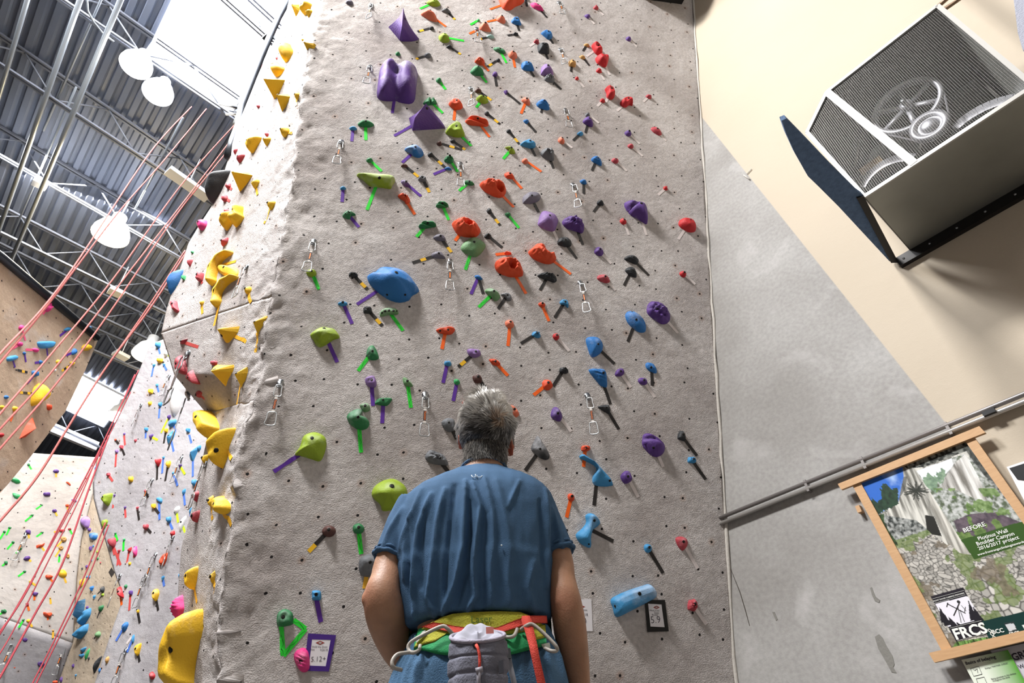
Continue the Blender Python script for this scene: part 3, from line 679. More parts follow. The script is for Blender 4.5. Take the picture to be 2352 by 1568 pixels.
DATA = r'''
@M 0 0 4.182 640 0
b V 680 22 75 45 10
e L 1490 25 140 80 5 g 1360 85
* o r 1365,120 1410,75 1470,90 1515,150 1525,210 1470,205 1400,160 | o 1605 258 # half moon
n k 1610 105 90 45 10 y 1690 190
r K 1470 270 50 42 0 y 1335 303
e L 1590 360 115 105 35 g 1780 392
n K 1640 450 62 42 10 y 1750 520
r k 1435 530 76 60 0 y 1320 568
r G 1145 515 52 50 0
* P f 1060,210 1125,160 1185,122 1240,150 1300,255 1355,355 1290,385 1170,395 1115,300 ; ridge=1192,135:1172,385 h=.55 !big purple prism
* P b 975,640 1000,570 1070,527 1150,552 1230,548 1300,578 1340,650 1325,800 1310,950 1265,1000 1180,992 1110,975 1000,968 945,920 958,760 ; h=.42 groove=1160,540:1130,700:1120,980:.11 chalk=.2 bolts=1155,600,1.3 | u 1090 1085 !two lobed purple block
r G 1540 770 60 65 10 g 1605 862
* G r 1842,690 1870,635 1910,613 1960,650 1975,710 1930,725 1880,725 ; chalk=.12 | g 2000 792
n O 1935 585 100 80 25 o 2020 682
* o r 1928,250 1950,215 1980,203 2015,230 2040,300 1990,308 1940,290 | o 1830 325 # domed
r E 1920 195 36 36 0 g 1840 240
e C 2035 352 90 45 5 y 1930 378
d G 1455 975 140 78 -5 g 1580 1088
* O b 1635,1000 1655,955 1700,940 1745,965 1772,1015 1740,1050 1680,1050 | o 1685 1155 # shield
* P f 1255,1100 1330,1055 1400,1015 1480,1030 1560,1100 1615,1205 1450,1232 1280,1255 ; ridge=1405,1040:1290,1235 h=.5 chalk=.1 bolts=1425,1040,1 | u 1110 1300 !purple wedge pyramid
* L b 1603,1270 1640,1200 1695,1160 1745,1180 1785,1270 1782,1308 1700,1320 1640,1300 | g 1850 1402 # bell shaped
n N 1920 870 62 56 15 y 2045 962
e L 1960 950 125 88 12 g 1900 1032
d O 1910 1160 235 112 8 o 2025 1318
r K 2002 1088 50 52 20 y 2090 1162
e b 715 1230 76 46 3 u 705 1358
e G 835 1185 158 78 2 g 840 1345 !dark green oval
r N 1545 1375 56 60 0 y 1760 1438
r K 1675 1355 60 42 10 y 1790 1436
* B r 1210,1430 1250,1385 1320,1375 1380,1420 1392,1480 1350,1517 1300,1505 1260,1470 ; chalk=.25 | u 1185 1562 !chalky blue teardrop
@M 0 0 3.872 1080 0
* O x 275,-60 480,-60 468,0 410,40 350,95 285,75 ; h=.5 | o 178 86 !orange fan hold
r B 490 -22 60 45 0 k 505 60
* M e 538,25 570,15 610,30 645,65 650,95 610,92 560,70 ; chalk=.1 | k 685 155 !pink lemon hold
n r 1118 70 52 50 15 w 1185 137
t P 1045 148 60 46 0 w 1105 216
* o e 232,165 260,135 300,135 317,180 300,212 250,195 | o 150 197 # rounded
* B b 370,170 400,150 430,160 457,215 420,225 372,205 | k 435 277
* B b 633,285 680,265 720,280 735,320 700,355 660,325 | k 735 388
n r 590 372 54 52 10 w 525 415
x K 655 430 112 104 0 k 690 528 !black pumpkin hold
r P 1410 345 56 52 0 w 1478 416
e T 1038 403 60 38 10 k 1005 458
e T 1000 508 62 42 15 k 1062 586
b T 910 565 66 60 5 k 898 640
* R b 1085,385 1115,378 1150,400 1180,450 1165,490 1125,490 1100,460 ; h=.6 | w 1035 507 # curved horn
* R b 1120,500 1170,485 1230,500 1235,530 1210,590 1185,598 1130,565 ; h=.6 | w 1240 667 # heart shaped
n R 1148 628 55 46 10 w 1190 710
r R 950 695 36 40 0 w 1010 775
* G e 205,425 250,410 300,430 320,465 300,485 250,470 215,450 ; chalk=.15 | g 325 562
e o 378 487 88 88 30 o 400 602
n K 405 305 56 38 10 y 330 320
r K 250 535 44 40 10 y 155 592
* p r 630,640 640,580 675,552 715,570 742,630 735,672 680,674 630,667 ; h=.5 | w 795 727 # egg shaped
n k 708 697 96 76 15 k 808 795
* B b 458,560 480,540 535,548 567,605 560,627 500,632 460,615 | k 570 682
b P 222 660 44 50 20 k 237 767
t P 318 820 42 52 0 k 445 925
* o r 457,880 490,855 530,875 532,935 505,938 470,910 | o 452 1010
* B x 590,915 620,880 650,872 690,905 710,960 690,980 640,975 600,950 ; h=.5 | k 630 1006
* R b 1208,770 1250,762 1285,810 1288,850 1255,885 1215,870 1218,815 ; h=.6 | w 1208 907 # banana shaped
n R 1180 892 46 42 0 w 1130 942
* R b 1335,910 1360,875 1410,862 1450,885 1452,920 1420,920 1380,957 1345,945 ; h=.6 | w 1305 987 # macaroni shaped
n r 1590 858 56 44 20 w 1540 907
n k 1045 1020 46 42 0 w 1142 1092
* P r 1003,1075 1030,1035 1065,1030 1095,1075 1090,1122 1060,1125 1015,1100 ; h=.5 | k 1025 1180
e b 980 1187 62 44 -15 k 917 1250
e o 812 1247 62 78 -20 w 910 1315
t B 500 1080 56 44 0 k 588 1178
r K 345 1165 50 46 0 y 435 1280
e K 150 1008 46 52 0 y 265 1105
* b b 445,1285 490,1245 530,1230 550,1258 585,1270 580,1300 540,1318 480,1305 | k 577 1387 # fish shaped
* L t 310,1305 360,1292 395,1325 400,1360 370,1370 340,1355 345,1330 | g 290 1414
* k n 628,1355 650,1320 700,1310 748,1320 752,1400 735,1428 690,1425 640,1390 ; h=.5 | k 740 1497 !grey studded hold
r o 490 1430 64 60 0 o 630 1528
* B x 1077,1410 1110,1380 1150,1388 1172,1435 1165,1477 1130,1465 1085,1440 ; h=.45 | k 1085 1520
r r 1290 1427 66 60 0 w 1392 1522
r r 1430 1297 60 52 0 w 1534 1387
r P 1408 1182 66 62 0 w 1507 1277
* r e 1607,1140 1640,1118 1685,1135 1707,1190 1680,1205 1630,1180 ; h=.4 | w 1740 1252
@M 0 0 4.182 640 340
* L c 750,240 800,233 950,236 1050,240 1105,262 1120,300 1090,360 1070,393 960,380 880,372 820,310 ; h=.5 chalk=.3 bolts=968,285,1 | g 847 593 !long lime sloper
r G 875 115 70 62 0 g 990 227
e b 618 384 62 46 0 u 608 518
* B r 1600,185 1640,175 1665,208 1620,212 1590,205 | u 1485 252
n G 1637 105 92 88 20 g 1720 230
n N 1208 168 72 46 10 y 1338 275
r K 1460 62 62 60 0 y 1602 192
o k 1380 294 82 62 0 y 1445 422
* P e 1175,310 1210,298 1245,330 1267,362 1240,375 1200,360 ; chalk=.25 | u 1365 460
* G r 1782,325 1810,300 1860,315 1882,345 1850,362 1790,350 | g 1735 412
* O n 1148,440 1190,420 1250,460 1263,510 1225,538 1205,505 1160,470 | o 1308 637 # knuckle shaped
d G 1570 542 122 76 0 g 1635 692
* G n 612,645 640,600 680,588 742,632 700,650 682,684 630,672 ; chalk=.15 | u 770 760
d G 1430 732 168 82 -8 g 1325 850
* O k 1670,710 1700,670 1770,645 1830,655 1900,690 1945,765 1925,820 1880,852 1780,856 1720,830 1690,780 ; h=.6 dip=1825,708,.17 nobolt | o 1695 892 !leftmost orange pocket
* V r 1485,860 1520,820 1580,825 1606,860 1600,890 1530,893 ; bolts=1555,842,1 | y 1660 1002
* V e 1465,1020 1500,990 1560,985 1590,1025 1603,1060 1540,1065 1480,1055 ; h=.4 chalk=.12 | y 1285 1105
* g r 1748,960 1800,880 1890,835 1980,890 1985,950 1900,1045 1800,1020 ; h=.3 chalk=.12 bolts=1880,900,1 | g 1795 1170 !sage green shield
* L r 265,1180 300,1155 350,1165 362,1210 330,1238 285,1225 | g 380 1360
n K 715 1212 86 62 10 y 855 1357
* B r 855,1210 880,1175 930,1155 980,1105 1060,1100 1160,1120 1260,1185 1340,1310 1345,1365 1280,1410 1250,1460 1150,1485 1050,1450 960,1380 880,1290 ; h=.42 chalk=.13 bolts=1130,1193,1.2:1215,1408,.7:1042,1408,.7 | u 750 1500 !big blue dome
e b 615 1492 96 54 0 u 703 1688
* B e 1883,1225 1920,1212 1960,1250 1945,1265 1900,1255 | u 1850 1402 | k 1968 1400
@M 0 0 3.872 1100 340
* O k 12,320 30,285 110,275 180,265 240,310 245,380 200,436 130,432 50,382 ; h=.6 dip=188,330,.16 nobolt | o 310 525 !topmost orange pocket
* O r 228,225 265,202 305,225 316,262 285,275 240,265 | o 380 360
* V r 390,480 395,430 450,380 530,380 555,415 535,460 470,492 400,494 ; h=.35 bolts=472,420,1 | k 530 572 # flat violet
e B 932 297 68 52 20 k 932 407
n K 1083 485 68 56 10 k 1018 570
* p r 525,660 560,560 600,538 680,565 713,620 690,700 660,742 570,722 530,692 ; h=.38 chalk=.1 bolts=632,597,1 | w 705 827 !mauve peanut hold
* P n 742,660 780,605 860,590 920,620 945,690 920,750 860,738 780,715 ; h=.5 bolts=850,648,1 | k 925 860 !bumpy violet hold
* P r 1300,510 1320,460 1400,455 1450,450 1495,480 1510,560 1505,650 1480,677 1420,640 1340,592 ; h=.5 chalk=.1 bolts=1445,490,1.1 groove=1300,575:1420,490:.05 | w 1488 770 !large purple dome
r R 1287 650 64 66 0 w 1330 773
n R 1662 355 42 42 0 w 1592 415
* R r 1777,680 1800,625 1860,605 1915,620 1943,690 1925,735 1860,745 1810,720 ; h=.5 bolts=1885,634,.8 | w 1774 808 !big red dome
t G 260 594 56 54 0 g 355 713
e K 92 557 50 66 0 y 190 690
* K n 45,785 75,750 108,760 112,790 95,810 60,805 | k 210 885
* K b 697,840 720,795 790,788 827,820 820,865 760,877 710,862 ; h=.35 | k 870 983 # oval
* P r 1027,920 1045,880 1080,870 1110,905 1108,940 1080,958 1040,945 ; h=.4 | w 1178 1026
* O k 443,920 490,865 540,822 620,870 692,940 685,990 630,1026 560,1022 480,982 ; h=.6 dip=622,890,.16 nobolt | o 817 1122 !rightmost orange pocket
c O 258 932 70 36 0 o 150 946
* O k 145,1040 165,985 230,955 320,965 380,1010 398,1080 385,1130 270,1147 170,1105 ; h=.6 dip=298,1022,.17 nobolt | o 422 1297 !lowest orange pocket
* K x 1292,985 1330,950 1390,948 1428,990 1400,1030 1340,1012 ; h=.4 | k 1512 1136
* K x 1303,1080 1340,1050 1390,1060 1406,1115 1400,1148 1350,1140 1310,1105 ; h=.4 | k 1293 1226
r R 1818 1118 66 62 0 w 1925 1212
* r r 1052,1165 1070,1125 1130,1118 1165,1150 1165,1190 1110,1197 ; h=.4 chalk=.1 | w 1215 1266
* K n 517,1135 560,1105 620,1095 680,1115 700,1165 670,1195 620,1180 550,1160 ; h=.5 | k 548 1266
* g r 57,1270 80,1238 130,1240 185,1290 187,1330 145,1362 110,1320 ; chalk=.15 | g 0 1412
* k b 195,1300 225,1285 265,1285 293,1320 285,1355 250,1360 235,1330 ; h=.35 | k 172 1428 # arched
r O 562 1390 70 56 0 o 628 1542
* b b 720,1365 750,1340 790,1350 800,1395 790,1420 760,1395 725,1390 | k 680 1512
@M 0 0 4.182 600 690
b K 1022 88 80 76 0 y 1165 247
* g c 1140,122 1165,85 1220,62 1280,65 1318,95 1310,132 1230,137 1150,157 ; h=.4 bolts=1190,102,.9:1228,95,.9:1270,97,.9:1160,118,.7:1302,100,.7 chalk=.15 | g 1362 292 # five holed arched
* L r 470,310 540,250 600,230 650,245 700,255 747,322 745,350 690,370 640,410 570,448 530,430 500,370 ; h=.42 chalk=.15 bolts=603,265,1.1 | u 730 590 !lime block by the arete
* O b 1685,275 1740,262 1810,243 1858,255 1860,285 1820,325 1740,322 1690,302 ; h=.4 bolts=1795,280,.9:1718,290,.8 | o 1740 468 # long nosed
* G r 1012,500 1030,440 1070,418 1100,450 1130,542 1100,570 1040,568 1015,530 ; h=.4 chalk=.15 bolts=1068,485,.9 | g 930 674 # tooth shaped
* p b 1985,462 2091,465 2112,500 2100,530 2050,550 1995,530 | y 1895 642
n b 1793 602 74 62 0 u 1745 792
r E 1880 778 64 72 0 u 1840 963
* p b 1002,740 1075,712 1104,762 1102,825 1060,836 1012,810 ; chalk=.1 | u 1072 1010
* g t 1362,740 1380,730 1420,760 1457,812 1440,828 1390,823 1365,790 ; h=.4 | g 1435 1027
* G b 1088,990 1120,940 1180,930 1252,932 1250,962 1202,1013 1110,1000 ; h=.4 bolts=1170,952,.8 | u 1160 1176
* G r 820,1110 850,1060 930,1020 975,1050 960,1090 1010,1120 1042,1170 1020,1230 950,1250 880,1215 840,1170 ; h=.42 chalk=.2 bolts=930,1118,1 | g 955 1460 !twin green hold
* g r 945,1000 975,980 1020,978 1048,1020 1040,1060 990,1075 960,1040 ; chalk=.2
* L r 320,1475 370,1390 400,1290 470,1250 540,1250 610,1295 627,1380 600,1490 560,1546 480,1522 380,1490 ; h=.35 chalk=.12 bolts=488,1320,1.2 | u 134 1635 !lime dome with purple tape
* N b 2030,730 2060,710 2100,705 2125,750 2110,790 2050,790 | y 2195 892
r O 1975 980 90 76 0
* k b 1735,1160 1790,1120 1850,1130 1865,1180 1860,1240 1800,1262 1750,1220 ; h=.35 bolts=1803,1170,.8 | y 1875 1330
* k n 1575,1500 1620,1430 1680,1440 1760,1480 1800,1570 1740,1580 1620,1560 ; h=.45 bolts=1722,1510,.8 | y 1800 1650 # rocky
@M 0 0 3.872 1100 700
* B r 1303,90 1330,50 1380,43 1440,75 1492,150 1487,232 1430,248 1370,217 1320,160 ; h=.35 chalk=.18 bolts=1400,130,1:1362,60,.6 | k 1322 332 !blue oval dome
* P n 1495,40 1510,-10 1560,-50 1640,-30 1700,20 1717,90 1690,150 1620,168 1540,120 1500,80 ; h=.42 groove=1520,20:1600,90:1700,120:.05,1560,-20:1650,40:1700,60:.05 chalk=.12 bolts=1588,38,1 | w 1767 252 !grooved purple hold
r o 275 166 88 88 0 o 255 368
n b 512 262 82 64 10 k 372 346
r R 688 280 62 66 0 w 805 411
* B r 958,300 1000,272 1070,275 1112,330 1102,400 1052,450 1000,462 975,400 ; h=.36 chalk=.1 bolts=1062,348,.9 | k 1207 527 !blue teardrop hold
* O n 93,480 150,478 192,510 180,540 130,538 105,515 | o 260 632
n K 757 580 84 62 0 k 663 724
* O r 565,690 590,660 640,665 662,715 620,757 575,745 ; h=.4 | o 487 802
* B x 980,575 1060,560 1112,560 1140,592 1143,722 1090,724 1040,670 ; h=.5 bolts=1107,603,.9 | k 1168 882 !ribbed blue wedge
* P b 1210,610 1240,568 1285,562 1298,600 1270,630 1220,635 | w 1350 733
* B e 1480,530 1505,507 1560,520 1588,570 1580,608 1530,600 1490,570 ; h=.38 bolts=1533,555,1 | k 1540 720
* P e 1413,670 1440,643 1490,650 1505,690 1480,712 1430,705 | w 1562 822
* P r 638,980 660,915 700,900 740,950 745,1000 720,1037 660,1020 ; h=.4 chalk=.1 bolts=703,963,1 | w 818 1131
* K t 1057,905 1140,880 1170,893 1173,950 1155,967 1100,940 ; h=.45 bolts=1138,912,.8 | k 1242 1105
* o e 262,890 300,885 340,920 360,970 330,1000 290,960 ; h=.4
* K r 530,1150 565,1200 620,1290 634,1350 605,1379 550,1370 490,1325 460,1280 490,1210 ; h=.4 chalk=.32 bolts=545,1280,.9 | k 410 1472 !chalky black fin
* P r 1455,1200 1475,1145 1540,1135 1620,1175 1672,1230 1660,1300 1600,1347 1540,1340 1490,1300 1455,1250 ; h=.42 groove=1480,1190:1560,1190:1640,1235:.075,1480,1240:1530,1320:.04 bolts=1553,1270,1 | w 1638 1441 !slotted purple hold
* K b 1765,1185 1785,1125 1820,1115 1840,1150 1835,1205 1790,1200 | k 1942 1340
n b 1897 1377 84 62 0 k 2017 1552
* O n 907,1280 925,1250 990,1250 990,1285 950,1305 915,1300 | o 933 1442
@M 0 0 3.409 1200 1060
* b r 448,-30 480,-62 530,-22 585,18 640,65 695,120 718,170 705,182 640,192 560,180 550,120 585,60 560,20 ; h=.34 ridge=470,-40:555,5:600,70:645,120 chalk=.1 bolts=642,66,1:684,148,.7 | k 562 342 !blue comma hold
* P b 768,120 800,75 840,70 862,120 855,150 800,172 ; bolts=827,114,1 | w 905 276
r O 383 278 60 68 0 o 346 436
* b r 415,570 470,520 505,470 500,420 540,397 590,425 622,470 600,500 560,530 540,590 540,667 500,668 440,630 ; h=.3 ridge=548,440:525,520:490,605 chalk=.12 bolts=563,460,1:520,645,.7 | k 710 623 !blue bow tie hold
r b 985 677 74 72 0 k 1100 871
* r r 1198,600 1250,583 1298,605 1300,655 1255,697 1215,662 ; h=.42 chalk=.1 bolts=1262,625,1 | w 1370 839
* b b 690,1080 750,1040 850,1000 960,965 1010,960 1062,1050 1000,1095 920,1135 830,1180 735,1216 705,1140 ; h=.45 chalk=.25 bolts=917,1033,1:725,1130,.7 ridge=760,1110:1000,1020 !long blue sloper
n r 1335 1122 92 100 0 w 1440 1274
@M 0 0 2.97 560 1040
* L r 873,275 895,220 960,175 1040,168 1115,240 1100,380 1030,385 950,396 930,350 890,310 ; h=.4 chalk=.12 bolts=1010,225,1.3 nobolt2 !lime shield by his shoulder
e N 580 532 96 84 0 y 445 672
r G 782 515 82 76 0 g 802 690
* k b 785,740 820,695 890,688 930,760 880,837 800,832 ; h=.4 bolts=862,745,1 | Y 825 925 # squared
b b 495 970 66 70 0 u 528 1150
* G b 222,1130 235,1085 280,1062 330,1090 338,1150 320,1175 235,1182 ; h=.4 chalk=.15 bolts=268,1118,1.1 !green hold over the tape triangle
* M x 340,1400 350,1355 400,1328 440,1350 452,1420 445,1480 400,1495 365,1460 ; h=.5 bolts=390,1415,1.2 chalk=.12 !pink swirl hold
@U 0 0 4.02 200 0
* Y f 1890,70 1920,20 1965,20 1962,90 1925,160 ; h=.6 # leftmost diamond
* Y b 1970,60 2000,15 2065,30 2055,80 2010,138 1985,110 ; h=.6 # rounded block
t Y 2050 122 50 80 10
* Y f 2005,400 2048,392 2090,390 2085,430 2040,490 ; h=.7 # dart shaped
r Y 1988 365 26 22 0
* Y r 1790,385 1830,375 1865,420 1895,475 1860,555 1815,562 1800,470 ; h=.6 # folded horn
* Y r 1690,570 1720,550 1770,590 1830,635 1800,690 1740,712 1715,650 ; h=.6 # beak shaped
* Y f 1660,730 1740,718 1830,730 1800,810 1765,880 1725,920 1670,850 ; h=.7 # square pyramid
* Y f 1775,860 1800,830 1885,890 1850,960 1790,1030 1780,950 ; h=.7 # long pyramid
t Y 1942 890 60 78 0 Y 1925 985
r r 1750 535 25 34 0
r r 1580 980 38 44 0
r r 1655 1237 36 40 0
* Y r 1780,1210 1800,1180 1845,1178 1855,1220 1810,1262 ; h=.5 | Y 1882 1225
* Y r 1468,1330 1510,1280 1560,1268 1605,1268 1570,1360 1530,1415 1480,1380 ; h=.6 !yellow scoop hold
t Y 1660 1305 68 90 0
* r r 1382,1465 1400,1430 1455,1425 1440,1470 1400,1502 ; h=.5
t r 1372 1400 28 72 10
@U 0 0 2.958 0 0
* Y f 1605,1145 1645,1148 1715,1190 1680,1235 1610,1298 ; h=.7 !sharp yellow pyramid
t Y 1735 1252 46 74 0 Y 1750 1322
* K r 1420,1210 1470,1160 1550,1150 1530,1230 1490,1320 1432,1380 1415,1290 ; h=.55 nobolt !dark dome on the prow edge
n r 1550 1262 38 46 0 r 1577 1287
n r 1525 1347 40 52 0 r 1562 1367
r r 1535 1432 34 36 0
* Y r 1488,1500 1530,1440 1595,1430 1600,1480 1550,1560 1505,1540 ; h=.6
* Y b 1590,1400 1605,1385 1625,1392 1640,1450 1660,1480 1620,1532 1588,1530 ; h=.5 # thumb shaped
t Y 1843 1395 55 68 0 Y 1795 1522
r M 1370 1522 76 78 0 !crimson ball on the edge
@U 0 0 2.958 0 500
* r t 1505,185 1510,150 1540,130 1545,165 1510,188 ; h=.5
* Y r 1415,370 1425,300 1470,245 1520,228 1572,222 1583,245 1520,272 1482,320 1466,400 1472,432 1440,466 1420,432 ; h=.26 ridge=1440,440:1445,345:1485,275:1560,240 nobolt | Y 1605 297 !upper yellow arch
* B r 1140,450 1150,400 1180,365 1230,345 1215,440 1160,522 ; h=.4 nobolt !big blue bulge on the edge
b E 1247 405 26 36 0
r E 1192 462 18 22 0
r E 1305 232 24 22 0
r W 1330 300 20 24 0
* Y b 1465,330 1490,313 1550,325 1615,350 1607,405 1540,400 1490,370 ; h=.35 !yellow rail between the arches
* Y r 1440,500 1470,440 1540,400 1615,395 1620,415 1560,440 1512,480 1495,530 1500,570 1470,612 1445,570 ; h=.26 ridge=1470,585:1472,505:1530,440:1600,408 nobolt | Y 1455 735 !lower yellow arch
t r 1290 305 26 60 0
b r 1360 400 42 66 0 r 1376 447
* r b 1160,560 1190,562 1205,600 1220,635 1195,645 1170,600 ; h=.5
t Y 1372 582 32 44 0 Y 1378 652
r Y 1680 490 46 58 0 Y 1704 578
s r 1243 838 54 56 20 r 1348 875
* Y f 1443,745 1480,733 1560,742 1627,735 1622,775 1600,800 1550,852 1520,847 1475,795 ; h=.6 bolts=1505,800,1 | Y 1678 840 !wide yellow shelf
* Y f 1718,705 1740,675 1800,658 1814,670 1795,730 1755,812 1727,750 ; h=.7 | Y 1732 910 !tall yellow fin
* Y f 1403,1005 1430,993 1500,1000 1592,998 1592,1050 1545,1110 1520,1153 1485,1080 ; h=.6 | Y 1553 1190 !wide yellow horn
b r 1455 985 52 36 0
* Y f 1597,1050 1640,1010 1685,1005 1682,1060 1635,1162 1605,1100 ; h=.7 | Y 1610 1272 !lower yellow fin
* r r 1175,1010 1190,940 1215,933 1262,990 1272,1060 1225,1060 1190,1040 ; h=.4 !big dull red lobe
* r b 1270,1080 1290,1035 1340,1080 1364,1132 1300,1106 ; h=.5
t r 1350 1200 54 50 0 r 1390 1230
* Y b 1340,1325 1360,1298 1410,1320 1490,1412 1485,1460 1440,1512 1400,1470 1350,1372 ; h=.6 !long yellow ramp
@U 0 0 4.613 340 740
* Y b 655,1340 700,1230 760,1185 840,1150 915,1113 912,1180 830,1450 765,1542 700,1470 660,1400 ; h=.5 bolts=722,1355,1.3 | Y 890 1446 !big yellow leaf
* Y r 562,1440 590,1400 655,1398 650,1440 610,1502 580,1480 ; h=.5
@U 0 0 2.914 0 1030
* Y b 1425,340 1460,315 1525,370 1527,420 1495,443 1450,400 ; h=.6 chalk=.1 | Y 1523 526 !yellow clog hold
e Y 1413 350 40 82 0 Y 1427 480
* Y b 1250,840 1270,810 1325,785 1322,860 1290,946 1262,890 ; h=.6 chalk=.1 | Y 1320 1027
* Y t 1403,850 1452,810 1448,870 1425,908 | Y 1453 972
* M x 1155,1040 1175,1000 1200,980 1215,1020 1230,1080 1180,1142 1160,1090 ; h=.5 nobolt !pink ribbed hold
* r b 1285,450 1330,412 1330,462 1310,494 ; h=.5
t r 1312 320 36 78 0
@U 0 0 4.93 220 1250
* Y b 770,1450 790,1290 860,1000 900,880 980,790 1070,745 1160,741 1212,740 1212,930 1190,1050 1120,1270 1080,1500 1060,1640 780,1640 ; h=.55 chalk=.12 bolts=843,1193,1.5 !giant yellow volume
@F 0 0 5.058 240 950
r P 228 235 30 35 0 r 240 365
r O 125 300 30 32 0 k 165 350
r r 360 310 40 50 0 k 420 380
b r 197 385 45 55 0 k 235 485
r p 140 435 45 60 0 r 128 614
b b 485 180 45 50 0 b 478 287
t P 540 268 55 80 0 l 620 306
e P 748 38 50 65 0 l 658 223
* b b 740,130 760,70 830,60 838,110 800,140 750,160 ; h=.4 | b 868 246
b Y 715 192 48 55 0 k 690 345
* b e 715,290 740,220 810,185 815,250 780,330 745,360 ; h=.35 | b 806 440
b b 972 192 56 54 0 b 1012 342
* b f 958,470 1000,400 1085,358 1090,400 1060,480 1030,565 985,530 ; h=.5 nobolt | b 1027 730 !blue sail hold
r b 1098 395 48 82 0
* R t 575,525 620,518 660,528 635,615 600,590 ; h=.6 | k 610 767
r b 685 508 34 40 0 b 670 692
* Y b 707,580 740,535 770,560 760,620 730,625 ; h=.5 | k 706 778
t P 880 610 44 54 0 l 936 702
r b 800 690 46 46 0 b 850 836
b b 1040 797 56 82 0
n r 42 705 50 50 0 r 98 782
b Y 308 758 58 75 0 k 370 829
e r 475 898 38 48 0 k 508 971
* b b 590,985 620,968 665,985 665,1035 635,1030 ; h=.4 | b 640 1230
b Y 568 1070 52 62 0 k 636 1160
e b 920 905 42 86 10 b 936 1062
t P 117 952 34 40 0 r 98 1097
t P 240 1092 38 46 0 r 247 1207
t r 382 1097 40 50 0 k 403 1230
e b 998 1125 32 90 10 b 1002 1202
* W r 797,1120 825,1075 865,1068 875,1110 840,1165 810,1155 ; h=.4 | l 858 1262
* W e 862,1290 880,1230 930,1180 948,1200 930,1280 890,1368 868,1360 ; h=.4 | l 938 1377
b b 745 1227 60 74 0 b 792 1342
b r 478 1312 60 72 0 k 541 1380
n R 790 1392 60 82 0
* r b 30,1470 60,1440 128,1438 130,1510 110,1560 60,1530 ; h=.5 | r 190 1760
* L b -30,960 5,925 88,925 75,1030 40,1070 -10,1030 ; h=.5 !lime hold on the grey wall edge
* L b -40,1260 0,1220 38,1245 20,1300 -5,1340 ; h=.5
t G 125 1392 32 32 0 g 152 1472
t E 225 1467 36 40 0 g 220 1590
@F 0 0 4.93 220 1250
t r 190 8 60 50 0 r 213 116
t r 262 76 42 46 0 r 247 237
* R t 350,68 380,35 405,30 400,80 375,90 ; h=.5 | r 350 232
* M e 418,40 440,8 465,60 468,120 445,142 420,90 ; h=.5 chalk=.15 | r 410 304
r Y 385 216 46 46 0 k 343 392
* O b 710,212 740,140 802,90 802,180 760,242 ; h=.5 nobolt !orange fin on the grey wall
t b 760 385 40 70 0 b 776 472
t b 950 355 42 62 0
r G 340 476 50 56 0 g 338 575
b P 397 545 50 56 0 r 380 746
* R b 240,500 265,472 300,540 322,600 290,607 255,570 ; h=.5 chalk=.15 | o 295 686
* Y b 637,540 660,500 700,510 718,560 690,643 650,620 ; h=.5 chalk=.15 | k 708 746
r Y 475 757 36 50 0 k 500 886
* B n 288,920 320,875 370,885 355,950 315,995 290,970 ; h=.4 | b 230 1092
e b 420 1070 30 108 0 b 355 1222
* Y b 435,1170 460,1130 512,1120 500,1220 475,1265 445,1230 ; h=.5 | k 497 1328
e T 125 1305 50 90 10
e B 40 1425 26 56 15
* R r 590,1465 630,1435 680,1480 665,1520 620,1530 ; h=.5 chalk=.15 | k 712 1570
b Y 1090 1535 34 76 0
@F 0 0 4.613 340 740
* W r 205,680 250,610 350,570 380,610 395,680 370,760 350,870 320,960 270,1000 235,880 205,760 ; h=.3 nobolt !big white volume
@F 0 0 2.958 0 500
b b 1073 862 34 46 0 b 1088 925
e W 1130 920 40 55 15 l 1160 945
b Y 1085 968 42 38 0 k 1113 985
t b 1045 1005 22 28 0 b 1030 1078
t b 1113 1000 20 24 0 b 1133 1034
r b 1066 1137 22 26 0 b 1080 1184
b Y 1024 1178 34 38 0 k 1052 1204
r Y 1018 1260 32 40 0 k 1046 1306
r b 1087 1268 30 44 0 b 1080 1362
@R 0 0 5.64 0 1290
* D f 1085,475 1098,520 1090,650 1005,765 930,680 1000,590 ; h=.5 nobolt ridge=1075,510:1000,690 !dark blue prism
* b b 995,785 1060,720 1165,595 1178,680 1110,770 1045,822 ; h=.5 nobolt !upper blue cylinder hold
* b b 950,965 1010,890 1130,800 1137,890 1080,950 1010,1000 ; h=.5 nobolt !lower blue cylinder hold
e K 1325 360 66 92 0 k 1265 415
r L 1328 425 46 44 0 k 1270 505
* G b 1275,600 1290,565 1350,563 1330,620 1290,650 | k 1258 732
n g 1265 940 80 88 -30 k 1215 995
t B 1190 345 64 74 0
t b 1222 455 44 60 0
r P 1130 590 44 50 0
* Y b 1030,250 1070,212 1098,220 1075,300 1045,330 ; h=.5
n b 1140 195 56 52 0
r P 1122 62 34 50 0
r K 1065 88 28 34 0
r P 1095 305 26 34 0
* b t 1025,1140 1060,1118 1120,1098 1105,1140 1070,1175 | k 1060 1190 # upper flag shaped
* b t 1005,1205 1090,1185 1080,1225 1050,1242 ; h=.4 # lower flag shaped
* E e 1090,1220 1115,1160 1165,1115 1150,1190 1115,1262 1092,1262 ; h=.4
r K 1148 1248 34 42 0
* K r 1320,1215 1300,1300 1250,1390 1210,1442 1190,1390 1215,1300 ; h=.4 nobolt !black scoop volume
e P 945 1345 36 60 0
e P 790 1525 40 80 0
e O 700 1555 60 40 0
t b 980 1470 26 34 0
r B 1290 1395 28 70 10
@R 0 0 5.808 0 1030
* Y f 1085,815 1175,765 1172,868 1120,850 ; h=.5 nobolt # triangular
* p r 1080,930 1120,895 1195,940 1192,1040 1150,1067 1095,1010 ; h=.45 nobolt chalk=.15 !large mauve block
r Y 1060 1025 60 52 0 Y 1003 1102
r P 1190 1080 60 56 0
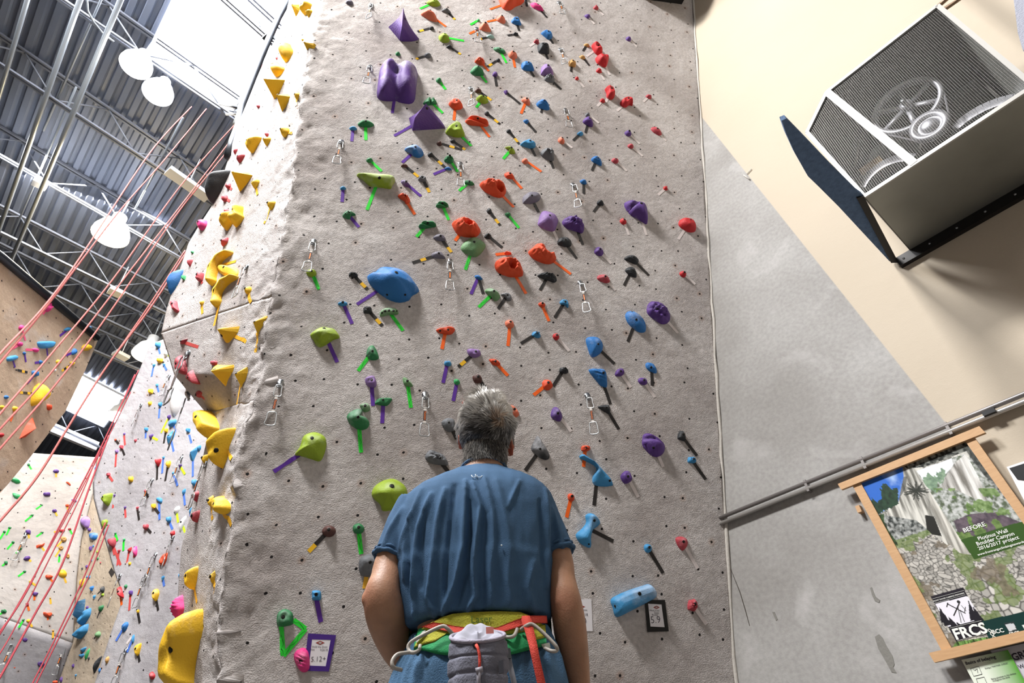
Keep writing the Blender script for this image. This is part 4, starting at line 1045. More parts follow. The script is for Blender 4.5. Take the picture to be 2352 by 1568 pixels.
* B b 1180,1125 1300,1130 1292,1205 1250,1222 1200,1205 ; h=.4 chalk=.2
b P 1210 1330 40 62 0
r B 1245 1300 30 34 0
r L 1300 1375 36 44 0
r G 1302 1465 38 36 0
r r 1338 1520 22 26 0
r b 1220 1490 26 34 0
r Y 1170 635 44 56 0
e p 1210 555 34 70 0
e Y 1110 275 48 28 0 Y 1055 340
r Y 1132 392 28 20 0 Y 1088 440
* B b 1240,262 1300,240 1385,195 1375,262 1325,307 1270,302 ; h=.45 nobolt !blue slab at the far top
r b 1300 120 40 36 0
@B 0 0 5.808 0 1030
t G 180 182 56 38 0 g 195 267
r G 383 215 40 46 0 g 418 277
* E c 140,380 160,365 230,395 278,445 225,470 160,430 ; h=.4 chalk=.1 nobolt !upper green leaf
* E c 168,590 220,595 312,635 260,674 190,657 ; h=.4 chalk=.1 nobolt !lower green leaf
e P 748 300 90 58 -5 Y 748 382
* O b 878,450 905,435 945,475 935,497 | Y 938 520
b P 628 605 104 60 -5
e p 990 690 80 46 15
n O 898 757 50 46 0 Y 908 848
n P 728 828 66 50 0 Y 762 896
r G 560 752 32 24 0 g 480 808
t G 432 890 42 34 0 g 335 968
r G 130 1055 46 34 0 g 85 1152
r G 60 1108 42 40 0 g 0 1206
x P 378 1112 74 66 0 Y 388 1197
t G 568 1120 36 30 0 g 485 1174
* R b 790,1080 860,1075 865,1100 800,1110 ; h=.5 | Y 718 1112
n r 930 1072 48 34 0 g 960 1140
o T 850 1205 92 80 0 Y 760 1306
o T 815 1322 76 60 0 Y 740 1441
b P 796 1420 28 36 0 g 785 1516
s O 545 1287 126 88 0 Y 592 1362 
r G 175 1248 46 40 0 g 95 1342
t G 278 1335 42 30 0 g 210 1392
e P 362 1460 104 62 -20 Y 415 1505
b G 80 1520 50 46 0 g 30 1565
o T 905 1430 62 70 0
@B 0 0 5.64 0 1290
* Y r 748,150 780,100 840,98 872,150 850,200 780,200 ; h=.45 nobolt | Y 857 272 !yellow ball on the back wall
* O b 587,180 620,160 690,180 660,215 600,220 ; h=.5 | o 682 257
b Y 400 262 50 42 0 Y 467 306
* P b 415,400 440,388 500,398 470,440 430,435 ; h=.5 | o 445 496
b r 355 550 46 42 0 o 378 632
r T 650 468 26 26 0 Y 658 546
* O c 560,650 600,660 676,650 670,700 620,715 565,695 ; h=.5 | o 622 754 !wide orange scoop hold
e G 320 125 46 34 0 g 235 187
n G 50 640 76 58 0 g 0 680
t G 305 755 42 34 -20 g 240 852
e Y 370 765 64 50 0 Y 417 842
n O 152 808 52 38 0 o 185 882
r G 145 912 26 28 0 G 147 997
* P x 265,1010 290,965 340,955 382,985 375,1035 310,1055 ; h=.45 nobolt | o 322 1112 !grooved violet ball
* R c 570,1095 620,1060 690,1075 690,1110 640,1135 590,1120 ; h=.4 | o 655 1166
r T 688 890 36 30 0 Y 685 986
* Y c 655,1245 740,1190 830,1155 836,1182 780,1242 720,1280 660,1278 ; h=.4 nobolt | Y 725 1352 !yellow slab hold
t P 378 1198 56 42 0 o 412 1296
o P 533 1318 120 96 0 o 602 1420
t O 190 1370 42 30 0 o 228 1447
t O 205 1040 30 60 0 o 160 1072
@N 0 0 2.958 0 500
* M n 295,610 320,575 360,570 362,605 340,640 300,630 ; h=.4 | m 290 655
* M b 125,745 150,725 170,745 160,770 135,765 | m 172 833
* b b 252,845 300,838 385,840 372,875 315,888 265,882 ; h=.45 nobolt | u 322 936 !long blue sloper on brown wall
* b b 430,765 460,742 495,750 470,767 ; h=.4 | u 405 802
e B 615 745 30 16 30 u 652 800
b M 135 858 42 34 0 m 83 888
e M 245 898 60 30 10 m 173 895
* b b 42,960 60,940 128,932 130,955 90,972 50,975 ; h=.5 | u 101 1017
r B 166 920 24 24 0 u 175 980
r B 277 980 30 28 0 u 235 985
* B r 482,925 500,890 525,888 530,915 505,932 ; h=.45 | u 447 934
* Y b 552,882 570,862 605,855 634,877 615,900 565,902 ; h=.45 nobolt !yellow hold at the brown wall corner
e Y 400 978 46 32 0
t Y 495 990 44 28 0 y 418 1040
r K 112 1033 16 12 0 y 186 1050
b B 240 1058 52 46 0 u 187 1122
* Y r 210,1276 216,1200 250,1142 310,1124 348,1170 335,1220 272,1262 ; h=.5 nobolt | y 135 1186 !huge yellow teardrop
e B 45 1218 42 28 0
e Y 18 1286 42 30 0
r Y 105 1296 46 40 0 o 70 1382
* O f 130,1500 160,1450 200,1400 256,1350 262,1390 235,1445 190,1490 ; h=.4 nobolt !long orange blade hold
e R 12 1475 42 36 0
b O 335 1285 36 46 0
r W 375 1035 20 20 0
'''
LAND = {}
def parse():
    wl = 'M'; sc = 1; ox = oy = 0; out = []
    T = lambda x, y: (ox+float(x)/sc, oy+float(y)/sc)
    for ln in DATA.strip().split('\n'):
        ln = ln.strip()
        if ln[0] == '@':
            a = ln[1:].split(); wl = a[0]; sc = float(a[3]); ox, oy = float(a[4]), float(a[5]); continue
        desc = lm = None
        if '!' in ln: ln, lm = ln.split('!'); lm = lm.strip()
        if '#' in ln: ln, desc = ln.split('#'); desc = desc.strip()
        opt = {}; tapes = []; hf = .45
        if ln[0] == '*':
            segs = ln.split('|')
            for t in segs[1:]:
                a = t.split(); tapes.append((a[0], T(a[1], a[2])))
            body = segs[0].split(';'); a = body[0].split(); col, st = a[1], a[2]; pts = [T(*p.split(',')) for p in a[3:]]
            if len(body) > 1:
                for kv in body[1].split():
                    if '=' not in kv: opt[kv] = True; continue
                    k, v = kv.split('=')
                    if k == 'h': hf = float(v)
                    elif k == 'chalk': opt['chalk'] = float(v)
                    elif k == 'ridge': opt['ridge'] = [T(*q.split(',')) for q in v.split(':')]
                    elif k == 'bolts': opt['bolts'] = [(*T(*q.split(',')[:2]), float(q.split(',')[2])) for q in v.split(':')]
                    elif k == 'dip': q = v.split(','); opt['dip'] = [(*T(q[0], q[1]), float(q[2]))]
                    elif k == 'groove':
                        G = []; cur = []
                        toks = v.replace(',', ' , ').split(':'); 
                        # segments: x,y:x,y:r[,x,y:...]
                        flat = v.split(':'); cur = []
                        for q in flat:
                            e = q.split(',')
                            if len(e) == 2: cur.append(T(*e))
                            elif len(e) == 1: G.append(cur+[float(e[0])]); cur = []
                            else: G.append(cur+[float(e[0])]); cur = [T(e[1], e[2])]
                        opt['groove'] = G
        else:
            a = ln.split(); st, col = a[0], a[1]; c = T(a[2], a[3]); w2, h2, an = float(a[4])/sc/2, float(a[5])/sc/2, math.radians(float(a[6]))
            pts = []
            for x, y in TPL[st]:
                x2, y2 = x*w2*random.uniform(.93, 1.05), y*h2*random.uniform(.93, 1.05)
                pts.append((c[0]+x2*math.cos(an)-y2*math.sin(an), c[1]+x2*math.sin(an)+y2*math.cos(an)))
            if len(a) > 7: tapes.append((a[7], T(a[8], a[9])))
            desc = desc or SHP[st]; hf = .55 if st in 'rbnet' else .5
            if st == 's': st = 'f'
            if st == 't': st = 'r'
        cx = sum(p[0] for p in pts)/len(pts); cy = sum(p[1] for p in pts)/len(pts)
        sz = (max(p[0] for p in pts)-min(p[0] for p in pts)+max(p[1] for p in pts)-min(p[1] for p in pts))/2
        out.append(dict(wl=wl, col=col, st=st, pts=pts, hf=hf, opt=opt, tapes=tapes, desc=desc, lm=lm, c=(cx, cy), sz=sz))
        if lm: LAND.setdefault(wl, []).append((lm, cx, cy))
    return out
hs = parse()
USED = set()
def fit(lb):
    if len(lb.split()) > 16:
        for q in ('tiny ', 'small ', 'medium ', 'large '):
            if lb.startswith(q): lb = lb[len(q):]; break
    for wd_ in (' the ', ' a ', ' its ', ' small ', ' medium ', ' tiny ', ' and '):
        while len(lb.split()) > 16 and wd_ in lb: lb = lb.replace(wd_, ' ', 1)
    return ' '.join(lb.split()[:16])
def merge(name, objs, label, cat):
    V, F, MI, MS = [], [], [], []
    for o in objs:
        me = o.data; n = len(V); V += [v.co+o.location for v in me.vertices]; mp_ = []
        for m in me.materials:
            if m not in MS: MS.append(m)
            mp_.append(MS.index(m))
        for p in me.polygons: F.append(tuple(i+n for i in p.vertices)); MI.append(mp_[p.material_index])
        for c in list(o.children): bpy.data.objects.remove(c)
        bpy.data.objects.remove(o)
    o = mk(name, V, F, MS, None, False, MI); tag(o, label, cat, kind='stuff'); return o
def sizeword(h):
    s = h['sz']/{'M': 1, 'U': 1, 'F': .55, 'R': .45, 'B': .45, 'N': .5}[h['wl']]
    return 'tiny' if s < 14 else 'small' if s < 24 else 'medium' if s < 45 else 'large'
for h in hs:
    cn = CO[h['col']][1]
    ds = h['desc'] or {'r': 'domed', 'b': 'blocky', 'n': 'lumpy', 'x': 'ribbed', 'f': 'faceted', 'e': 'oval', 't': 'wedge', 'c': 'curved', 'k': 'pocketed'}.get(h['st'], 'rounded')
    h['short'] = '%s %s' % (cn, ds)
    if h['lm']: h['ref'] = 'the '+h['lm']
    else:
        near = sorted(LAND[h['wl']], key=lambda l: (l[1]-h['c'][0])**2+(l[2]-h['c'][1])**2)
        h['ref'] = None; h['near'] = near
def unique(cands):
    for c in cands:
        if len(c.split()) <= 16 and c not in USED: USED.add(c); return c
    k = 2
    return cands[0]
keys = {}
for h in hs:
    if h['lm']: continue
    tn = ('with %s tape' % TC[h['tapes'][0][0]][1]) if h['tapes'] else 'without tape'
    cands = []
    for l in h['near'][:4]:
        cands.append('%s %s hold %s, %s the %s' % (sizeword(h), h['short'], tn, relname(h['c'][0]-l[1], h['c'][1]-l[2]), l[0]))
    h['c4'] = cands; keys.setdefault(cands[0], []).append(h)
for k, g_ in keys.items():
    if len(g_) == 1: g_[0]['label'] = k; continue
    l = g_[0]['near'][0]
    dd = [math.hypot(h['c'][0]-l[1], h['c'][1]-l[2]) for h in g_]
    order = sorted(range(len(g_)), key=lambda i: dd[i]); words_ = ['nearest', 'farthest'] if len(g_) == 2 else ['nearest', 'second nearest', 'third nearest', 'fourth nearest', 'fifth nearest', 'sixth nearest', 'farthest']
    for r_, i in enumerate(order):
        wd = words_[r_] if not (len(g_) > 2 and r_ == len(g_)-1) else 'farthest'
        k2 = k.split(' ', 1)[1]
        g_[i]['label'] = '%s %s, the %s' % (k.split(' ', 1)[0], k2, wd)
rank = sorted(hs, key=lambda h: (0 if h['lm'] else 1, -h['sz']))
for i, h in enumerate(rank): h['keep'] = i < 300
SMALL_H, SMALL_T = [], []
for h in hs:
    tiny = h['sz'] < 16 or h['wl'] in 'BRN' and h['sz'] < 24 or h['wl'] == 'F' and h['sz'] < 22
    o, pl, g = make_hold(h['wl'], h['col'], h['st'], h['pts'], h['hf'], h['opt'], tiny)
    if h['lm']:
        tn = h['lm'] if (set(CO[h['col']][1].split()) | {'dark', 'crimson', 'violet', 'lime', 'white', 'blue'}) & set(h['lm'].split()) else '%s %s' % (CO[h['col']][1], h['lm'])
        h['label'] = '%s bolted to the %s' % (tn, WN[h['wl']])
        if h['tapes']: h['label'] += ' with %s tape' % TC[h['tapes'][0][0]][1]
    h['label'] = fit(h['label'])
    if h['keep']: tag(o, h['label'], 'climbing hold', 'climbing holds on the '+WN[h['wl']])
    else: SMALL_H.append(o)
    for k, (tc, e) in enumerate(h['tapes']):
        cx, cy = h['c']; dx, dy = e[0]-cx, e[1]-cy; L = math.hypot(dx, dy)
        # distance to the outline edge along the tape
        r = 0
        while r < L*.8:
            x, y = cx+dx*r/L, cy+dy*r/L; ins = False; P = h['pts']; n = len(P)
            for i in range(n):
                (x1, y1), (x2, y2) = P[i], P[(i+1) % n]
                if (y1 > y) != (y2 > y) and x < (x2-x1)*(y-y1)/(y2-y1)+x1: ins = not ins
            if not ins: break
            r += 1
        r = max(0, r*.72)
        t = tape(h['wl'], tc, [(cx+dx*r/L, cy+dy*r/L), e], squig=(tc == 'g' and h['wl'] == 'M' and cy > 500))
        if h['lm']: lb = '%s tape strip running %s from the %s' % (TC[tc][1], dirname(dx, dy), h['lm'])
        else:
            hl = h['label'].replace(' hold', '').replace(' with '+TC[h['tapes'][0][0]][1]+' tape,', '').replace('tiny ', '').replace('small ', '').replace('medium ', '').replace('large ', '')
            lb = '%s tape %s from %s' % (TC[tc][1], dirname(dx, dy), hl)
            lb = lb.replace(' of the ', ' of ').replace(', the ', ', ')
        if len(lb.split()) > 16: lb = lb.replace(' the ', ' ')
        if len(lb.split()) > 16: lb = lb.replace(' by arete', '').replace(' with purple tape', '')
        lb = fit(lb)
        while lb in USED: lb = fit(lb.replace(' tape ', ' short tape ', 1)) if ' short tape ' not in lb else lb.replace(' short tape ', ' thin tape ')+' '
        USED.add(lb)
        if h['keep']: tag(t, lb, 'tape', 'tape strips marking routes on the '+WN[h['wl']])
        else: SMALL_T.append(t)
merge('small_climbing_holds', SMALL_H, 'the many tiniest coloured climbing holds scattered over the far walls', 'climbing holds')
merge('small_tape_strips', SMALL_T, 'short tape strips under the tiniest holds on the far walls', 'tape')
# the open tape triangle below the green hold at the lower left
t = tape('M', 'g', [(646, 1434), (651, 1505), (703, 1443), (675, 1424)], True); tag(t, 'neon green tape triangle under the green hold beside the 5.12+ route card', 'tape')
t = tape('F', 'w', [(303, 1462), (291, 1478)]); tag(t, 'white tape strip beside the thin blue hold low on the grey far wall', 'tape')
t = tape('R', 'k', [(253, 1308), (260, 1320)], width=.08); tag(t, 'short black and green tape on the tan wall beside the grey wall edge', 'tape')

# ================================================================ lettering helper
def text(s, a, b, m, parent=None, name='lettering', h=None, lift=None, thick=0.0004, bold=0):
    """flat lettering whose baseline runs from a to b on the surface with normal lift"""
    cu = bpy.data.curves.new('t', 'FONT'); cu.body = s; cu.size = 1; cu.extrude = thick; cu.offset = bold; cu.resolution_u = 2
    to = bpy.data.objects.new('t', cu); COL.objects.link(to); bpy.context.view_layer.update()
    dg = bpy.context.evaluated_depsgraph_get(); me = bpy.data.meshes.new_from_object(to.evaluated_get(dg)); bpy.data.objects.remove(to)
    xs = [v.co.x for v in me.vertices]; x0, x1 = min(xs), max(xs)
    X = (b-a); L = X.length; X = X/L; Z = lift.normalized(); Y = Z.cross(X).normalized(); k = L/(x1-x0); kh = (h if h else k)
    V = [a+X*((v.co.x-x0)*k)+Y*(v.co.y*kh)+Z*(.0006+(v.co.z/max(thick, 1e-9))*.0002) for v in me.vertices]
    F = [tuple(p.vertices) for p in me.polygons]
    o = mk(name, V, F, m, parent, False); bpy.data.meshes.remove(me); return o

# ================================================================ quickdraws on the bolts
steel = mat('draw_steel', '9a9da1', .3, .9); alu = mat('draw_alloy', 'b9bcbe', .3, .8); slg = mat('sling_grey', 'c9c2bb', .8); slk = mat('sling_label', '262225', .7); orl = mat('orange_print', 'f07a2a', .6)
DOWN = Vector((0, 0, -1))
def carab(mb, top, d, side, L, W, r, seg=8):
    pts = []
    prof = [(0, 0), (.35, .03), (.5, .16), (.5, .55), (.62, .85), (.45, .98), (0, 1.0), (-.38, .97), (-.5, .84), (-.46, .4), (-.42, .12), (-.3, .02)]
    for x, y in prof: pts.append(Vector((x, y, 0)))
    c = catmull([tuple(p) for p in pts], 26)
    mb.tube([top+side*(p.x*W)+d*(p.y*L) for p in c], r, seg, True)
nd = [0]
def quickdraw(wl, top, bot, lb, scale=1., lettered=False, chain=False):
    pl = local_plane(wl, *top); p = pl.at(*top); k = nd[0]; nd[0] += 1; sfx = '' if not k else '.%03d' % k
    sd = pl.u if chain or k % 3 else (pl.u*.8+pl.n*.6).normalized()
    mb = MB(); mb.lathe(p, pl.n, [(.0005, .012*scale), (.011*scale, .012*scale), (.013*scale, .002), (.022*scale, .002), (.022*scale, -.002)], 16)
    hg = mb
    hg.box(p+pl.n*.012*scale-pl.v*.018*scale, (pl.u, pl.v, pl.n), (.014*scale, .022*scale, .0015*scale)); hg.tube([p+pl.n*.012*scale-pl.v*.03*scale+pl.u*.01*scale*math.cos(a)+(pl.n*.7-pl.v*.7)*.012*scale*math.sin(a) for a in [i*math.pi/5 for i in range(10)]], .003*scale, 6, True)
    tag(hg.build('bolt_hanger'+sfx, steel, None, True, origin=p), fit('steel bolt hanger of the '+lb), 'bolt hanger', 'steel bolt hangers on the climbing walls')
    t = p+pl.n*.028*scale-pl.v*.028*scale; root = empty('quickdraw'+sfx, t); tag(root, fit(lb), 'quickdraw', 'quickdraws hanging from the bolts')
    mb = MB(); carab(mb, t, DOWN, sd, .085*scale, .04*scale, .0036*scale); mb.build('upper_carabiner', alu if not chain else steel, root, True)
    s0 = t+DOWN*.077*scale; SL = .125*scale; W = .0085*scale
    mb = MB(); n3 = DOWN.cross(sd); mb.box(s0+DOWN*SL/2, (sd, DOWN, n3), (W, SL/2, .0022*scale)); mb.build('sling', slg if not chain else steel, root)
    mb = MB(); mb.box(s0+DOWN*SL*.52, (sd, DOWN, n3), (W*1.05, SL*.3, .0026*scale)); lbm = mb.build('sling_label', slk if not chain else steel, root)
    if not chain:
        if lettered:
            zn = n3 if n3.dot(CAM-s0) > 0 else -n3; Y = DOWN.cross(zn) ; a = s0+DOWN*SL*.25+zn*.003*scale; b = s0+DOWN*SL*.78+zn*.003*scale
            Yd = zn.cross(DOWN).normalized(); a = a - Yd*W*.6; b = b - Yd*W*.6
            text('TRANGO', a, b, orl, root, 'lettering', h=.017*scale, lift=zn)
        else:
            mb = MB(); mb.box(s0+DOWN*SL*.52, (sd, DOWN, n3), (W*.45, SL*.22, .0032*scale)); mb.build('orange_band', orl, root)
    mb = MB(); carab(mb, s0+DOWN*(SL-.006*scale), DOWN, sd if not k % 2 else -sd, .092*scale, .054*scale, .0038*scale); mb.build('lower_carabiner', alu if not chain else steel, root, True)
    return root
for wl, t, lb, lt in [
    ('M', (853, 12), 'quickdraw cropped near the top edge, left of the purple prism', 0), ('M', (850, 153), 'quickdraw hanging just left of the two lobed purple block', 0),
    ('M', (1095, 66), 'quickdraw beside the two small salmon holds near the top', 0), ('M', (1081, 203), 'quickdraw above the double orange hold near the top', 0),
    ('M', (784, 325), 'quickdraw below the small blue hold with purple tape, above the lime sloper', 0), ('M', (1284, 6), 'quickdraw at the top edge right of the pink lemon hold', 0),
    ('M', (1287, 114), 'quickdraw right of the black pumpkin hold', 0), ('M', (1298, 252), 'quickdraw in the upper right between blue ribbed hold and purple hold', 0),
    ('M', (1057, 376), 'quickdraw just above the green hold left of the topmost orange pocket', 0), ('M', (1316, 424), 'quickdraw left of the small blue hold above the violet bumpy hold', 0),
    ('M', (1033, 598), 'quickdraw hanging right of the big blue dome', 0), ('M', (721, 554), 'quickdraw above the small lime hold at the left of the main wall', 0),
    ('M', (1333, 649), 'quickdraw right of the lumpy black hold, above the blue teardrop', 0), ('M', (644, 878), 'quickdraw nearest the arete above the lime dome with purple tape', 1),
    ('M', (977, 906), 'quickdraw with orange lettering left of the man\'s head', 1), ('M', (1349, 908), 'quickdraw with orange lettering right of the man\'s head', 1),
    ('U', (568, 612), 'quickdraw beside the yellow arches on the prow side', 0), ('U', (476, 1062), 'quickdraw below the big yellow leaf hold', 0)]:
    quickdraw(wl, t, None, lb, 1.04, lt)
for t, lb, sc in [((432, 812), 'long chain draw hanging in front of the dull red lobe', 1.45), ((432, 902), 'long chain draw beside the bottom tip of the big white volume', 1.45)]:
    quickdraw('U', t, None, lb, sc, chain=True)
for t, lb in [((390, 862), 'quickdraw on the grey far wall left of the white volume'), ((326, 928), 'quickdraw on the grey far wall right of the lowest bright lamp'), ((350, 1102), 'quickdraw over a small red hold on the grey far wall'),
              ((418, 1050), 'quickdraw left of the blue sail hold on the grey far wall'), ((398, 1232), 'quickdraw beside the orange fin on the grey far wall'), ((358, 1273), 'quickdraw left of the orange fin on the grey far wall'),
              ((337, 1320), 'quickdraw above the yellow hold on the grey far wall'), ((278, 1320), 'quickdraw at the left edge of the grey far wall by the salmon hold'), ((290, 1492), 'long draw low on the grey far wall beside the yellow hold')]:
    quickdraw('F', t, None, lb, .95)
for t, lb in [((30, 1472), 'quickdraw low left on the pale back wall beside the violet ball'), ((150, 1478), 'quickdraw on the back wall above the yellow slab'), ((60, 1225), 'quickdraw on the pale back wall left of the orange star hold')]:
    quickdraw('B', t, None, lb, 1.3)

# ================================================================ route cards
cw = mat('card_white', 'f0edf2', .6); ink = mat('card_ink', '3a3440', .7); redp = mat('card_red', '9c3a34', .7); greyp = mat('card_grey', 'b9b4b4', .7)
def card(name, lb, white, border, bcol, dia=None, texts=()):
    root = empty(name, MP.at(*white[3])); tag(root, lb, 'route card', 'route cards taped to the main wall')
    q = [MP.at(*p, .004) for p in white]; mb = MB(); mb.prism(q, MP.n*.0012); mb.build('card', cw, root)
    if border:
        o_ = [MP.at(*p, .005) for p in border]; qi = [MP.at(*p, .0055) for p in white]; mb = MB()
        for i in range(4):
            j = (i+1) % 4; mb.prism([o_[i], o_[j], qi[j], qi[i]], MP.n*.0008)
        mb.build('tape_border', mat('card_tape_'+bcol, {'purple': '4a2a86', 'black': '121112', 'pink': 'd4357a'}[bcol], .4), root)
    if dia:
        cx, cy, a, b = dia; mb = MB(); mb.prism([MP.at(*p, .0056) for p in ((cx-a, cy), (cx, cy-b), (cx+a, cy), (cx, cy+b))], MP.n*.0004); mb.build('diamond_logo', redp, root)
        mb = MB(); mb.prism([MP.at(*p, .0062) for p in ((cx-a*.45, cy), (cx, cy-b*.6), (cx+a*.45, cy), (cx, cy+b*.6))], MP.n*.0003); mb.build('logo_centre', greyp, root)
    for s, a, b in texts:
        text(s, MP.at(*a, .0056), MP.at(*b, .0056), ink, root, lift=MP.n, bold=-.012)
card('route_card', 'purple bordered route card reading 5.12+ low on the left of the main wall', [(716.6, 1467.7), (759.5, 1469), (748.2, 1529.5), (709.5, 1528)], [(707.6, 1454), (772, 1458), (755.3, 1541.8), (698, 1540)], 'purple',
     (735.4, 1475.7, 10.4, 4.8), [('Hold the Door', (716.5, 1486.5), (752, 1486.8)), ('Alan', (711.8, 1493), (722.2, 1493)), ('4/26/18', (735, 1493.5), (752, 1494)), ('5.12+', (714.2, 1519), (747.5, 1517.5))])
card('route_card.001', 'black bordered route card reading 5.9 under the long blue sloper', [(1488.5, 1385.9), (1519.4, 1387.5), (1526.6, 1440), (1494, 1438.4)], [(1480.7, 1378), (1527.2, 1377), (1536, 1449.4), (1486.8, 1451)], 'black',
     (1507.8, 1394.4, 7.5, 4), [('Mind Your', (1492.5, 1403.5), (1515, 1403.6)), ('Step', (1503, 1409), (1513.5, 1409)), ('Buddy', (1498, 1413.5), (1511, 1413.8)), ('5.9', (1496, 1431), (1517.5, 1430))])
card('route_card.002', 'plain white route card half hidden behind the man\'s right forearm', [(1318, 1376), (1358, 1375.4), (1361.4, 1448.9), (1322, 1449)], None, '', (1336, 1393, 8, 3.5), [('ome', (1339, 1402), (1348.6, 1402)), ('18', (1344, 1414), (1350, 1414)), ('0', (1339, 1433), (1347, 1433))])
card('route_card.003', 'pink bordered route card glimpsed between the man\'s left arm and his shirt', [(905, 1388), (935, 1384), (962, 1440), (915, 1450)], [(900, 1380), (941, 1376), (970, 1446), (910, 1458)], 'pink')
card('route_card.004', 'white card glimpsed between the man\'s harness and his right forearm', [(1244, 1428), (1266, 1430), (1284, 1508), (1250, 1506)], None, '')
t = tape('M', 'g', [(905, 1368), (945, 1366)]); tag(t, 'bit of neon green tape glimpsed between the man\'s left arm and shirt', 'tape')

# ================================================================ blower box on the right wall
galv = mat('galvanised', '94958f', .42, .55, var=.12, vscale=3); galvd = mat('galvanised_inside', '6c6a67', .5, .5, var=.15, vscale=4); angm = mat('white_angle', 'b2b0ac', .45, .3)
SF = .7
A_, B_, C_, D_ = [RW.at(*p, SF) for p in ((1985, 450), (1855, 305), (1900, 212), (2155, 15))]
A_.z = RW.at(2060, 600).z; D2 = Vector((D_.x, D_.y, A_.z)); C_.z = D_.z = (C_.z+D_.z)/2; G_ = RW.at(2095, 370, SF); G_.z = A_.z
bk = lambda p, s=.004: p - RW.n*(SF-s)
Ab, Bb, Cb, Db, D2b = [bk(p) for p in (A_, B_, C_, D_, D2)]
hv = empty('blower_box', Ab); tag(hv, 'galvanised ventilation blower box with wire mesh front on the cream wall', 'ventilation unit')
def panel(name, q, m, t=.006):
    n = (q[1]-q[0]).cross(q[2]-q[0]).normalized(); mb = MB(); mb.prism(q, n*t); return mb.build(name, m, hv)
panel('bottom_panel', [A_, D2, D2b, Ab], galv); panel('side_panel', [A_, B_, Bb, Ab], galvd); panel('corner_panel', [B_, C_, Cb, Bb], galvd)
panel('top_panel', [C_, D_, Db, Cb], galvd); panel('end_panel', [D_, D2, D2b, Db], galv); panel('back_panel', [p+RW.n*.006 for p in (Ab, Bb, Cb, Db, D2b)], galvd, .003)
mb = MB(); ring_ = [A_, B_, C_, D_, D2]
for i in range(5): 
    a, b = ring_[i], ring_[(i+1) % 5]; d = (b-a).normalized(); mb.box((a+b)/2+RW.n*.006, (d, d.cross(RW.n), RW.n), ((b-a).length/2, .012, .006))
mb.build('frame', angm, hv)
mb = MB(); d = (G_-C_).normalized(); mb.box((G_+C_)/2+RW.n*.008, (d, d.cross(RW.n), RW.n), ((C_-G_).length/2, .022, .006)); mb.build('centre_bar', angm, hv)
mb = MB(); poly2 = [RW.ab(p) for p in ring_]
def clipline(vert, c):
    xs = []
    for i in range(5):
        (x1, y1), (x2, y2) = poly2[i], poly2[(i+1) % 5]
        if vert and (x1-c)*(x2-c) < 0: xs.append(y1+(y2-y1)*(c-x1)/(x2-x1))
        if not vert and (y1-c)*(y2-c) < 0: xs.append(x1+(x2-x1)*(c-y1)/(y2-y1))
    return sorted(xs)
def wire(a, b):
    d = (b-a).normalized(); s_ = d.cross(RW.n); r = .00042
    mb.add([a+s_*r, a-s_*r, b-s_*r, b+s_*r], [(0, 1, 2, 3)])
x = min(p[0] for p in poly2)+.01
while x < max(p[0] for p in poly2):
    e = clipline(True, x)
    if len(e) >= 2: wire(RW.w(x, e[0], SF), RW.w(x, e[-1], SF))
    x += .0115
y = min(p[1] for p in poly2)+.01
while y < max(p[1] for p in poly2):
    e = clipline(False, y)
    if len(e) >= 2: wire(RW.w(e[0], y, SF+.001), RW.w(e[-1], y, SF+.001))
    y += .0115
mb.build('wire_mesh', mat('mesh_wire', '8f8d8a', .5, .5), hv)
iron = mat('pulley_iron', 'a6a6ac', .4, .5); dkm = mat('machine_dark', '55524f', .6, .3); belt = mat('belt_rubber', '6b6a6e', .7)
pc = RW.at(2083, 245, .42); X, Y, Z = RW.u, RW.v, RW.n
def circ(c, r, s, n=40, h=0): return [c+X*(r*math.cos(2*math.pi*i/n))+Y*(r*math.sin(2*math.pi*i/n))+Z*h for i in range(n)]
mb = MB(); R1 = .205; mb.lathe(pc, Z, [(R1, -.018), (R1, .018), (R1-.028, .018), (R1-.03, -.018), (R1, -.018)], 48)
for i in range(6):
    a = math.pi/3*i+.35; d = X*math.cos(a)+Y*math.sin(a); mb.box(pc+d*(R1*.5), (d, d.cross(Z), Z), (R1*.44, .014, .006))
mb.lathe(pc, Z, [(.001, .03), (.035, .03), (.04, -.03), (.001, -.03)], 20); mb.build('fan_pulley', iron, hv, True)
mb = MB(); mb.lathe(pc, Z, [(.001, .07), (.014, .07), (.014, -.3), (.001, -.3)], 14); mb.build('shaft', steel, hv, True)
mc = RW.at(2135, 290, .44); mb = MB(); mb.lathe(mc, Z, [(.105, -.02), (.108, .015), (.075, .02), (.07, .005), (.05, .005), (.045, .02), (.02, .03), (.001, .03)], 36); mb.build('motor_pulley', iron, hv, True)
mb = MB(); mb.lathe(mc, Z, [(.08, -.02), (.085, -.2), (.001, -.21)], 28); mb.build('motor', dkm, hv, True)
mb = MB()
d = (mc-pc).normalized(); nrm = d.cross(Z)
a0 = math.atan2(d.dot(Y), d.dot(X)); bl_ = [pc+(X*math.cos(a0+t)+Y*math.sin(a0+t))*(R1+.002) for t in [math.pi*.45+i*math.pi*1.1/16 for i in range(17)]]+[mc+(X*math.cos(a0+t)+Y*math.sin(a0+t))*.108 for t in [-math.pi*.45+i*math.pi*.9/12 for i in range(13)]]; mb.tube(bl_, .006, 6, True)
mb.build('drive_belt', belt, hv)
